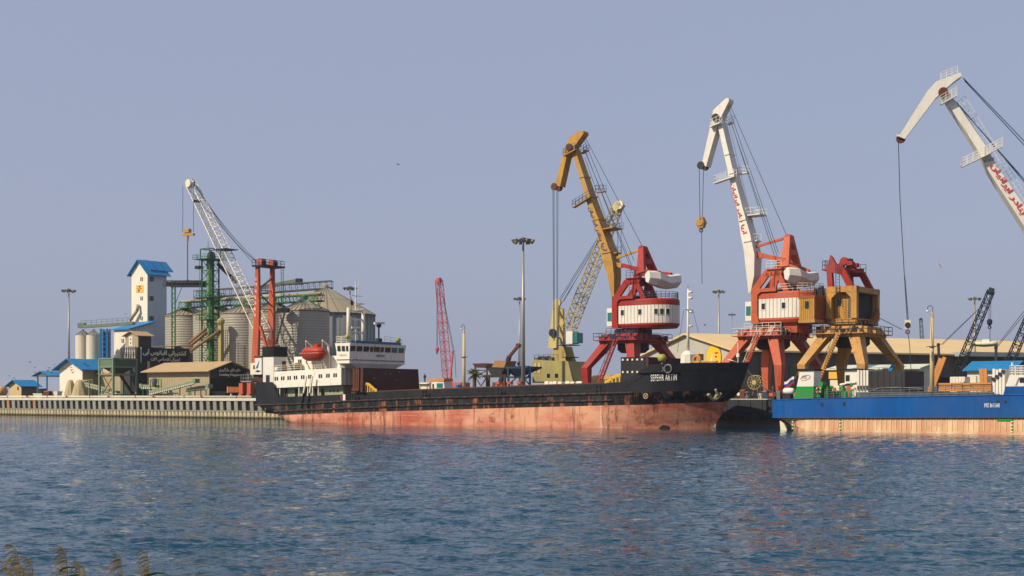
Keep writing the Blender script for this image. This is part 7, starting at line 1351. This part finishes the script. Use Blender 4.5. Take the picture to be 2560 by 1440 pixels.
# head house with small gable on top of it
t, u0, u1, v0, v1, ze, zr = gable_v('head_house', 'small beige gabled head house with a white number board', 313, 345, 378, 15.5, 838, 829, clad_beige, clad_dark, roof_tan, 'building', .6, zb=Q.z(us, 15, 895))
p = Q.p(327, 853, v0 - .04); bd = build(MB().cbox(p, (1.3, .1, 2.2)), 'number_board', white, t)
for dz in (-.45, .45): build(MB().cbox((p[0], p[1] - .07, p[2] + dz), (.35, .06, .45)), 'number_mark', steel_d, bd)
for i in range(5): q0, q1 = Q.p(316 + i * 5, 864, v0 - .3), Q.p(313 + i * 6, 896, v0 - .6); build(MB().tube(q0, q1, .16, 6), 'spout_pipe', cream, t)
build(MB().rail([Q.p(300, 893, v0 - 1), Q.p(342, 893, v0 - 1)], 1.1, 1, .05, 2), 'platform_railing', dark, t)
for u in (u0 + .4, u1 - .4):
    for v in (v0 + .4, v1 - .4): build(MB().bar((u, v, LAND), (u, v, Q.z(us, 15, 895)), .5), 'post', steel_d, t)
# lean-to behind the green frame
t, u0, u1, v0, v1, ze, zr = gable_u('low_tan_shed', 'low tan roofed shed behind the green hopper frame', 205, 318, 345, 17, 929, 921, clad_beige, clad_dark, roof_tan, 'shed', .8)
# green hopper frame
def hopper_frame():
    V = 7.0; u0, u1 = Q.u(249, V), Q.u(283, V); v1 = Q.v(341, u1); z = lambda y: Q.z(u1, V, y); t = thing('hopper_frame', 'pale green steel hopper frame standing on the quay', 'hopper', Q, ((u0 + u1) / 2, V, LAND)); zt, zm, zk = z(896), z(917), z(936)
    for u in (u0, u1):
        for v in (V, v1): build(MB().bar((u, v, LAND), (u, v, zt), .42), 'post', green_pale, t)
    for zz in (zt, zm, zk, LAND + .8):
        for v in (V, v1): build(MB().bar((u0, v, zz), (u1, v, zz), .3), 'beam', green_pale, t)
        for u in (u0, u1): build(MB().bar((u, V, zz), (u, v1, zz), .3), 'beam', green_pale, t)
    n = 11
    for k in range(n): a = u0 + .25 + (u1 - u0 - .5) * k / n; build(MB().box((a + .04, V - .02, zm + .15), (a + (u1 - u0 - .5) / n - .08, V + .1, zt - .12)), 'side_board', green_pale, t)
    m = paint('shaded_green_sheet', (74, 90, 74), .6, .4, .1); build(MB().box((u1 - .05, V + .25, zm + .15), (u1 + .05, v1 - .25, zt - .12)), 'side_sheet', m, t); build(MB().box((u0 - .05, V + .25, zm + .15), (u0 + .05, v1 - .25, zt - .12)), 'side_sheet', m, t)  # side sheets of the frame's green, darkened in colour for their shade
    um, vm = (u0 + u1) / 2, (V + v1) / 2; build(MB().loft([[(um - .5, vm - .5, zk), (um + .5, vm - .5, zk), (um + .5, vm + .5, zk), (um - .5, vm + .5, zk)], [(u0 + .1, V + .2, zm + .1), (u1 - .1, V + .2, zm + .1), (u1 - .1, v1 - .2, zm + .1), (u0 + .1, v1 - .2, zm + .1)]]), 'funnel', m, t)
    for a, b in (((u0, zm), (u0 + 1.6, zk)), ((u1, zm), (u1 - 1.6, zk))): build(MB().bar((a[0], V, a[1]), (b[0], V, b[1]), .2), 'brace', green_pale, t)
    build(MB().bar((u1, V + 2, zk - .3), (u1, v1 - 1, LAND + 1.0), .5), 'chute', rust_dark, t); build(MB().bar((u0 + .3, V + .5, zk), (u1 - .5, V + .5, LAND + 1), .12).bar((u1 - .3, V + .5, zk), (u0 + .5, V + .5, LAND + 1), .12), 'cross_brace', rust, t)
hopper_frame()
def conveyor(label, pts, v, m=cream):
    a, b = Q.p(*pts[0], v), Q.p(*pts[1], v); t = thing('belt_conveyor', label, 'conveyor', Q, (a[0], v, LAND), 'belt conveyors on the quay'); build(MB().bar((a[0], v, a[2] + .25), (b[0], v, b[2] + .25), 1.0, .45), 'belt_frame', green_pale, t); build(MB().bar((a[0], v - .1, a[2] + .55), (b[0], v - .1, b[2] + .55), .8, .12), 'belt', tarp, t); mb = MB(); n = int(abs(b[0] - a[0]) / .62)
    for k in range(n): c = vlerp(a, b, (k + .5) / n); mb.cbox((c[0], v - .55, c[2] - .12), (.34, .1, .3))
    build(mb, 'idler_plates', white, t, kind='stuff'); build(MB().bar((a[0], v - .5, a[2] - .32), (b[0], v - .5, b[2] - .32), .1, .16), 'lower_rail', dark, t)
    for f in (.12, .4, .68, .92):
        c = vlerp(a, b, f)
        if c[2] > LAND + .5: build(MB().bar((c[0], v - .4, LAND), (c[0], v - .4, c[2]), .16), 'leg', green, t)
    hi = b if b[2] > a[2] else a; build(MB().cbox((hi[0], v, hi[2] + .4), (.9, 1.3, .9)), 'head_drum', green_pale, t)
conveyor('inclined belt conveyor with white idlers in front of the long loading shed', ((378, 985), (490, 957)), 6.5); conveyor('belt conveyor sloping down from the tarpaulins behind the green frame', ((296, 984), (208, 961)), 9.5); conveyor('low flat belt conveyor near the dark door of the loading shed', ((470, 975), (523, 970)), 8.5); conveyor('short level conveyor at the left end of the loading shed', ((357, 969), (395, 969)), 8.5)
t = thing('dust_filter', 'small grey filter hopper in a green frame before the loading shed', 'hopper', Q, (Q.u(386, 8), 8, LAND)); P = lambda x, y: Q.p(x, y, 7.6)
build(MB().lathe((P(386, 968)[0], 7.6, P(386, 968)[2]), ((.2, 0), (.65, 1.0), (.65, 1.8), (.3, 2.0)), 10), 'filter_body', steel_d, t)
for px in (376, 396, 403): p = P(px, 949); build(MB().bar((p[0], 7.6, LAND), p, .15), 'post', green, t)
build(MB().bar(P(376, 949), P(403, 949), .15), 'beam', green, t)
# tarpaulin heaps
def tarp_heap(px, w, yt, v, label, ph):
    c = Q.p(px, 985, v); r = w * Q.m(c[0], v) / 2 / .75; zt = Q.z(c[0], v, yt) - LAND; secs = []; n = 36
    for f, k in ((1.12, 0), (.98, .18), (.82, .45), (.62, .75), (.42, .95), (.1, 1.0)): secs.append([(c[0] + r * f * math.cos(a) * (1 + .10 * (1 - k) * math.sin(7 * a + ph)), v + r * .8 * f * math.sin(a) * (1 + .12 * (1 - k) * math.sin(9 * a + ph)), LAND + zt * k - (.25 * math.sin(5 * a + ph) ** 2 if .1 < k < .99 else 0)) for a in np.linspace(0, 2 * math.pi, n + 1)[:-1]])
    tag(build(MB().loft(secs), 'tarpaulin', tarp, None, True, fr=Q, base=(c[0], v, LAND)), label, 'tarpaulin', 'tarpaulin covered heaps')
tarp_heap(176, 26, 949, 6.5, 'left tarpaulin covered heap below the white gable', 0); tarp_heap(199, 34, 949, 6.0, 'right tarpaulin covered heap next to the sloping conveyor', 2)
t = thing('tarpaulin_line', 'tarpaulin edge hung from a green post right of the heaps', 'tarpaulin', Q, (Q.u(222, 6), 6, LAND)); P = lambda x, y: Q.p(x, y, 6.0); build(MB().loft([[P(200 + i * 4, 949.5), tuple(np.array(P(200 + i * 4, 956 - i)) + np.array((0, .15 * (i % 2), 0)))] for i in range(6)], False, False), 'cloth', tarp, t); build(MB().bar((P(223, 949)[0], 6, LAND), P(223, 948), .2).bar((P(231, 949)[0], 6, P(231, 960)[2]), P(231, 948), .15).bar(P(223, 949), P(231, 949), .15), 'post', green_pale, t)
# far left: open shed, hut, tank
V = 13; t = thing('open_shed', 'open sided shed with a blue roof on thin posts', 'shed', Q, (Q.u(112, V), V, LAND)); u0, u1 = Q.u(82, V), Q.u(126, V); um = Q.u(104, V); v1 = V + 9; ze, zr = Q.z(um, V, 941), Q.z(um, V, 929)
for e in (u0, u1): build(slab((e, V - .5, ze), (um, V - .5, zr), (um, v1, zr), (e, v1, ze), .15), 'roof_slope', roof_bluev, t)
build(MB().prism([(u0 + .3, ze), (u1 - .3, ze), (um, zr - .1)], V, V + .1), 'gable_sheet', steel_d, t)
for px in (91.7, 114.6):
    for v in (V + .3, v1 - .4): u = Q.u(px, V); build(MB().bar((u, v, LAND), (u, v, ze + .1), .28), 'post', bluepaint if v < V + 1 else steel_d, t)
for k in range(5): a = u0 + 1 + k * (u1 - u0 - 2) / 4; build(MB().bar((a, V + .2, ze - .5), (a + .6, V + .2, ze + .1), .08), 'truss_web', white, t)
t, u0, u1, v0, v1, ze, zr = gable_v('concrete_hut', 'small beige hut with a long blue roof at the far left', 23, 53, 93, 16, 963, 951, paint('beige_render', (198, 178, 134), .9, .3, 0), paint('grey_brick_wall', (104, 98, 88), .9, .4, 0), roof_bluev, 'hut', .9); p = Q.p(45, 971, v0 - .03); build(MB().cbox(p, (.5, .1, .8)), 'window', glass_d, t)
t = thing('rusty_tank', 'rusty horizontal tank cut off by the left edge', 'tank', Q, (Q.u(8, 12), 12, LAND)); c = Q.p(2, 973, 12); r = 1.25; build(MB().loft([[(c[0] + x, 12 + rr * math.cos(a), LAND + .5 + r + rr * math.sin(a)) for a in np.linspace(0, 2*math.pi, 17)[:-1]] for x, rr in ((-5, .6), (-4.6, r), (1.2, r), (1.7, .6))]), 'shell', paint('rusty_cream_tank', (190, 150, 104), .7, .5, .5), t, True)
for du in (-4, .6): build(MB().box((c[0] + du - .3, 11, LAND), (c[0] + du + .3, 13, LAND + 1)), 'cradle', concrete, t)
for i, (px, v, w, h, m, lab) in enumerate(((100, 8, 1.8, 1.0, cream, 'pale upturned skiff under the open shed'), (122, 8, 1.0, 1.6, rust, 'brown pallet box right of the open shed posts'), (140, 9, 1.6, 1.5, white, 'white skip just left of the white gable'), (105, 10, .8, 2.2, dark, 'dark stack of gear inside the open shed'))):
    u = Q.u(px, v); t = thing(('skiff', 'pallet_box', 'skip', 'gear_stack')[i], lab, ('boat', 'box', 'skip', 'gear')[i], Q, (u, v, LAND)); build(MB().loft([[(u - w * .8, v - .5, LAND), (u + w * .8, v - .5, LAND), (u + w * .8, v + .5, LAND), (u - w * .8, v + .5, LAND)], [(u - w, v - .7, LAND + h), (u + w, v - .7, LAND + h), (u + w, v + .7, LAND + h), (u - w, v + .7, LAND + h)]]), 'body', m, t); build(MB().box((u - w * 1.05, v - .75, LAND + h), (u + w * 1.05, v + .75, LAND + h + .12)), 'rim', m if i != 1 else timber, t)

# ---------------------------------------------------------------- white lattice boom crane with red twin pillars
def italgru():
    V = 10.0; P = lambda x, y, dv=0: Q.p(x, y, V + dv); uc = Q.u(662, V); t = thing('twin_pillar_crane', 'quay crane with red twin pillars and a long white lattice boom', 'crane', Q, (uc, V, LAND)); dv = 2.0
    def pillar(dvv, tl, tr, ml, mr, bl, br, hw):
        secs = []
        for (a, ya), (b, yb) in ((tl, tr), (ml, mr), (bl, br)): pa, pb = P(a, ya, -dv), P(b, yb, -dv); secs.append([(pa[0], V + dvv - hw, pa[2]), (pb[0], V + dvv - hw, pa[2]), (pb[0], V + dvv + hw, pa[2]), (pa[0], V + dvv + hw, pa[2])])
        return build(MB().loft(secs), 'pillar', orange_red, t)
    p1_ = pillar(-dv, (641, 667), (648, 667), (637, 780), (650, 780), (630, 935), (646, 935), .3); pillar(dv, (641, 667), (648, 667), (637, 780), (650, 780), (632, 900), (648, 900), .32)
    for d in (-dv, dv): build(MB().bar(P(651, 815, d if d < 0 else d), P(668, 872, d), .5, .5), 'pillar_strut', orange_red, t)
    for y in (725, 772, 828, 870): z = P(645, y, -dv)[2]; build(MB().bar((P(644, y, -dv)[0], V - dv, z), (P(644, y, -dv)[0], V + dv, z), .16), 'cross_tie', dark, t)
    a = P(645, 690, -dv); b = P(645, 725, -dv); build(MB().bar((a[0], V + dv, a[2]), (b[0], V - dv, b[2]), .35), 'diagonal', steel_d, t); build(MB().bar((b[0], V - dv, b[2] - .4), (b[0], V + dv, P(645, 765, -dv)[2]), .2), 'diagonal', dark, t)
    u0, u1 = Q.u(632, V - 2.6), Q.u(654, V - 2.6); z = P(645, 667, -dv)[2]; build(MB().box((u0, V - 2.9, z), (u1 + .5, V + 3.4, z + .35)), 'top_platform', blacksteel, t); build(MB().rail([(u0, V - 2.8, z + .3), (u1 + .4, V - 2.8, z + .3), (u1 + .4, V + 3.3, z + .3), (u0, V + 3.3, z + .3), (u0, V - 2.8, z + .3)], 1.1, 1.1, .045, 2), 'top_railing', dark, t)
    for k in (-1.9, -1.0, 1.2, 2.1): build(MB().disc(((u0 + u1) / 2, V + k, z + .95), (0, 1, 0), .8, .34, 16), 'top_sheave', orange_red if k in (-1.9, 1.2) else dark, t)
    for i, ch in enumerate('ITALGRU'): c = P(644.5 - i * .7, 694 + i * 15, -dv); text('pillar_letter', ch, lettering, p1_, (c[0] - .22, V - dv - .31, c[2] - .6), (1, 0, 0), (0, 0, 1), .42 if ch != 'I' else .12, .62, .02, .04)
    l = P(690, 700, 0); build(MB().ladder((u1 + .2, V + 2.9, LAND + 8), (u1 + .2, V + 2.9, z), .6, .45, (0, 1, 0), .05), 'ladder', dark, t)
    # boom
    truss(t, Q, P(668, 850), P(478, 460), 2.5, 1.7, 2.1, 1.6, 34, .11, paint('boom_white', (226, 218, 196), .5, .2, .05), taper0=.04); hd = build(MB().bar(P(474, 462, -1.2), P(480, 456, 1.6), .9, 1.2), 'boom_head', cream, t)
    for d in (-1.6, -1.1, 1.5, 2.0): c = P(471 if d < 0 else 480, 458, d); build(MB().disc(c, (0, 1, 0), .85, .36, 16), 'head_sheave', cream if d in (-1.6, 2.0) else dark, hd)
    build(MB().bar(P(486, 503, -1.4), P(500, 503, 1.4), .5), 'boom_bracket', dark, t); build(MB().box((P(548, 627)[0], V - 1.7, P(548, 627)[2]), (P(580, 630)[0], V + 1.7, P(548, 627)[2] + .15)), 'boom_walkway', dark, t)
    for (a, b, d0, d1, sag) in (((488, 462), (652, 662), -1.2, -1.9, 1.0), ((492, 464), (654, 664), -1.0, -1.0, 1.6), ((486, 462), (650, 660), 1.6, 1.2, 1.0), ((490, 466), (652, 664), 1.8, 2.1, 1.6), ((470, 470), (630, 655), -1.0, -2, .0)):
        q0, q1 = P(*a, d0), P(*b, d1); pts = [tuple(np.array(vlerp(q0, q1, i / 8)) - np.array((0, 0, sag * 1.2 * math.sin(math.pi * i / 8)))) for i in range(9)]; build(MB().path(pts, .045, 4), 'boom_rope', rope, t)
    # slewing house, cab and sign panel
    u0, u1 = Q.u(625, V - 3.2), Q.u(655, V - 3.2); zz = lambda y: Q.z(u1, V - 3.2, y); um = Q.u(638, V - 3.2)
    build(MB().box((u0, V - 3.1, zz(936)), (um, V - 1, zz(907))), 'cabin', cream, t); sp = build(MB().box((um, V - 3.3, zz(936)), (u1, V - 1, zz(894))), 'sign_panel', white, t); build(MB().box((um - .1, V - 3.4, zz(894)), (u1 + .1, V - .9, zz(893) + .35)), 'panel_roof', rust, t)
    c = Q.p(645, 915, V - 3.33); build(MB().prism([(c[0] - .75, c[2] - .5), (c[0] + .0, c[2] - .4), (c[0] + .35, c[2] + 1.15), (c[0] - .2, c[2] + .3)], V - 3.36, V - 3.3), 'sail_emblem', bluepaint, sp); build(MB().prism([(c[0] - .8, c[2] - 1.15), (c[0] - .2, c[2] - .8), (c[0] + .8, c[2] - 1.05), (c[0] + .1, c[2] - 1.25)], V - 3.36, V - 3.3), 'wave_emblem', lettering_blue, sp)
    p = Q.p(635, 918, V - 3.13); build(MB().cbox(p, (.35, .1, .8)), 'cabin_window', glass_d, t)
    build(MB().box((u0 + .3, V - 2.6, zz(956)), (u1, V + 2.5, zz(936))), 'machinery_deck', rust_dark, t); a0, a1 = Q.u(602, V - 4), Q.u(628, V - 4); zp = zz(955); build(MB().box((a0, V - 4, zp), (a1, V + 2, zp + .25)), 'access_platform', steel, t); build(MB().rail([(a0, V - 4, zp + .2), (a1, V - 4, zp + .2)], 1.3, .7, .05, 2), 'platform_railing', steel, t)
    for px in (605, 625): a = Q.u(px, V - 3.8); build(MB().box((a - .5, V - 4.2, LAND + .9), (a + .6, V - 2.8, zp - .2)), 'travel_unit', orange_red, t); build(MB().disc((a, V - 4.2, LAND + .55), (0, 1, 0), .55, .4, 14), 'wheel', orange_red, t)
    b0, b1 = Q.u(571, V - 4), Q.u(606, V - 4); build(MB().box((b0, V - 4.0, zz(981)), (b1, V - 2.6, zz(967))), 'outrigger_beam', brownpaint, t); build(MB().box((b0 - .35, V - 4.1, zz(982)), (b0, V - 2.5, zz(966))), 'beam_end', yellow, t); build(MB().bar((b0 + .3, V - 3.5, LAND), (b0 + .3, V - 3.5, zz(980)), .3), 'outrigger_leg', cream, t)
    build(MB().box((b1, V - 3, LAND + .8), (u1 + 3, V + 2.5, LAND + 2.2)), 'carrier_frame', rust_dark, t)
    # spreader hanging from the boom head
    s_ = thing('spreader', 'yellow spreader frame hanging from the white boom', 'spreader', Q, P(468, 590, -1)); L = lambda x, y: P(x, y, -1)
    a, b = L(455, 586), L(485, 586); build(MB().bar((a[0], a[1], a[2]), (b[0], b[1], b[2]), .5, .5), 'beam', yellow, s_); build(MB().loft([[(L(463, 580)[0], a[1] - .4, L(0, 582)[2]), (L(475, 580)[0], a[1] - .4, L(0, 582)[2]), (L(475, 580)[0], a[1] + .4, L(0, 582)[2]), (L(463, 580)[0], a[1] + .4, L(0, 582)[2])], [(L(465, 574)[0], a[1] - .3, L(468, 574)[2]), (L(474, 574)[0], a[1] - .3, L(468, 574)[2]), (L(474, 574)[0], a[1] + .3, L(468, 574)[2]), (L(465, 574)[0], a[1] + .3, L(468, 574)[2])]]), 'rotator', yellow, s_) if False else build(MB().box((L(463, 580)[0], a[1] - .4, L(468, 582)[2]), (L(475, 580)[0], a[1] + .4, L(468, 573)[2])), 'rotator', yellow, s_)
    build(MB().tube(L(469, 588), L(469, 608), .28, 8, .15), 'swivel', yellow, s_); build(MB().tube(L(469, 606), L(469, 702), .1, 6), 'hanging_rod', rope, s_); build(MB().cbox(L(469, 702), (.3, .3, .5)), 'rod_end', dark, s_)
    for x, y0 in ((457, 466), (484, 505)): build(MB().tube(L(x, y0), L(x, 580), .05, 4), 'hoist_rope', rope, s_)
italgru()

# ---------------------------------------------------------------- reeds at the near shore
def reeds():
    stem_m = paint('reed_stem', (120, 112, 58), .7, .4, 0); plume_m = paint('reed_plume', (122, 112, 82), .9, .5, 0, dcol=(.03, .028, .014)); leaf_m = paint('reed_leaf', (74, 86, 40), .7, .4, 0); rnd = random.Random(12)
    spec = ((58, 1392, 1.0, 12), (20, 1362, 1.0, 11), (142, 1366, 1.0, 11.5), (182, 1400, .55, 12), (284, 1384, .8, 12.2), (350, 1376, .8, 12.0), (36, 1405, .8, 10.8), (6, 1418, .8, 10), (492, 1428, .3, 12.4), (196, 1412, .4, 11))
    labs = ('reed with a wide plume second from the left', 'tall reed at the left with its plume blown to the left', 'tallest drooping reed plume near the bottom left corner', 'short reed with a bare tip in the middle of the clump', 'reed on the right of the clump with a broken leaf', 'rightmost full reed plume of the clump', 'low leaning reed plume between the leftmost stems', 'reed plume cut off in the bottom left corner', 'tiny reed tip by itself right of the clump', 'small feathery reed beside the bare tip')
    straw = paint('dry_straw', (176, 150, 84), .8, .3, 0)
    for i, (px, py, sc_, Y) in enumerate(spec):
        top = V3(pw(px, py, Y)); zb = .35; base = Vector((top.x + .22, Y, zb)); t = thing('reed', labs[i], 'reed', W0, tuple(base), 'reeds at the near shore')
        L = .30 * sc_; bend = Vector((top.x + .055 * sc_ + .02, Y, top.z - .06 * sc_))     # stem rises to the bend, then droops to the left
        ax = lambda f: (base.lerp(bend, f) + Vector((.03 * math.sin(f * 3), 0, 0))) if f <= 1 else bend + Vector((-.055 * sc_ * (f - 1) * 2, 0, .06 * sc_ * math.sin((f - 1) * 3.2)))
        mb = MB(); pts = [ax(f) for f in np.linspace(0, 1.5, 22)]
        for k, (a, b) in enumerate(zip(pts[:-1], pts[1:])): mb.tube(a, b, .008 - .00026 * k, 5)
        build(mb, 'stem', stem_m, t); mb = MB(); top_len = (bend - base).length
        for k in range(int(85 * sc_)):
            f = rnd.uniform(1, 1.5) if rnd.random() < .22 else 1 - L / top_len * rnd.random(); c = ax(f); ln = rnd.uniform(.05, .16) * sc_ * (1.1 if f < 1 else .6); dy = rnd.uniform(-.05, .05); w = .0024; prev = c
            q = [c + Vector((-ln * g * .9, dy * g, ln * (.25 * g - .75 * g * g * rnd.uniform(.7, 1.2)))) for g in (0, .35, .7, 1)]
            mb.loft([[p + Vector((0, 0, w)), p - Vector((0, 0, w))] for p in q], False, False)
        build(mb, 'plume', plume_m, t)
        for k in range(2):
            f0 = rnd.uniform(.80, .92); c = base.lerp(top, f0); s_ = rnd.choice((-1, 1)); L2 = rnd.uniform(.22, .4); mb = MB(); secs = []
            for q in range(6): g = q / 5; p = c + Vector((s_ * L2 * g, rnd.uniform(-.01, .01), .18 * L2 * 4 * g * (1 - g * 1.1))); w = .012 * (1 - g) + .001; secs.append([p + Vector((0, -w * .5, w)), p + Vector((0, w * .5, -w))])
            build(mb.loft(secs, False, False), 'leaf', leaf_m, t)
        if i in (2, 3, 4):
            c = V3(pw(px - 30, 1448, Y)); d = V3(pw(px + 2, 1408, Y)); w = Vector((.006, 0, .004)); build(MB().loft([[c - w, c + w], [d - w * .3, d + w * .3]], False, False), 'dry_blade', straw, t)
reeds()

# ---------------------------------------------------------------- birds
def bird(px, py, Y, s, label, m, group=None, flap=.35, ang=0):
    p = pw(px, py, Y); t = thing('bird', label, 'bird', W0, p, group); b = MB().loft([[(p[0] + x * s, p[1] + r * s * math.cos(a), p[2] + r * s * math.sin(a)) for a in np.linspace(0, 2*math.pi, 7)[:-1]] for x, r in ((-.26, .01), (-.15, .05), (0, .065), (.14, .045), (.22, .012))]); build(b, 'body', m, t)
    for sd in (-1, 1): build(MB().add([(p[0] + .09 * s, p[1], p[2] + .02 * s), (p[0] - .08 * s, p[1], p[2] + .02 * s), (p[0] - .10 * s + .1 * sd * s, p[1] + sd * .3 * s, p[2] + flap * .55 * s), (p[0] - .06 * s + .3 * sd * s, p[1] + sd * .5 * s, p[2] + flap * s), (p[0] + .06 * s + .12 * sd * s, p[1] + sd * .3 * s, p[2] + flap * .55 * s)], [(0, 1, 2, 4), (2, 3, 4)]), 'wing', m, t)
bd_m = paint('dark_feathers', (40, 42, 46), .8, .2, 0); rnd = random.Random(21)
for px, py in ((75, 906), (87, 918), (120, 927), (123, 920), (87, 931), (136, 912), (35, 945), (129, 932), (22, 939), (212, 911), (220, 915), (212, 903), (158, 922), (178, 918), (182, 932), (179, 926), (314, 785), (470, 918), (480, 914)):
    bird(px, py, 235 if px < 300 else 300, rnd.uniform(.75, 1.05), 'small dark bird flying over the sheds on the left', bd_m, 'small dark birds over the left sheds', rnd.uniform(-.2, .5))
bird(2351, 668, 190, 1.1, 'white gull flying in the sky right of the jibless crane', white, None, .6); bird(996, 412, 220, 1.0, 'lone dark bird high in the empty sky', bd_m, None, .2); bird(1762, 813, 240, .9, 'dark bird above the grey warehouse roof', bd_m, None, .3)
# ---------------------------------------------------------------- thin harbour haze
def haze():
    m = bpy.data.materials.new('harbour_haze'); m.use_nodes = True; n = m.node_tree; n.nodes.clear(); o = n.nodes.new('ShaderNodeOutputMaterial'); v = n.nodes.new('ShaderNodeVolumePrincipled')
    v.inputs['Color'].default_value = (0.80, 0.86, 0.95, 1); v.inputs['Density'].default_value = 0.00013; v.inputs['Anisotropy'].default_value = 0.2; n.links.new(v.outputs[0], o.inputs['Volume'])
    h = build(MB().box((-6200, -400, -3.5), (6200, 6200, 70)), 'haze', m, None, fr=W0, kind='stuff'); h['label'] = 'thin pale haze lying over the harbour'; h['category'] = 'haze'
haze()
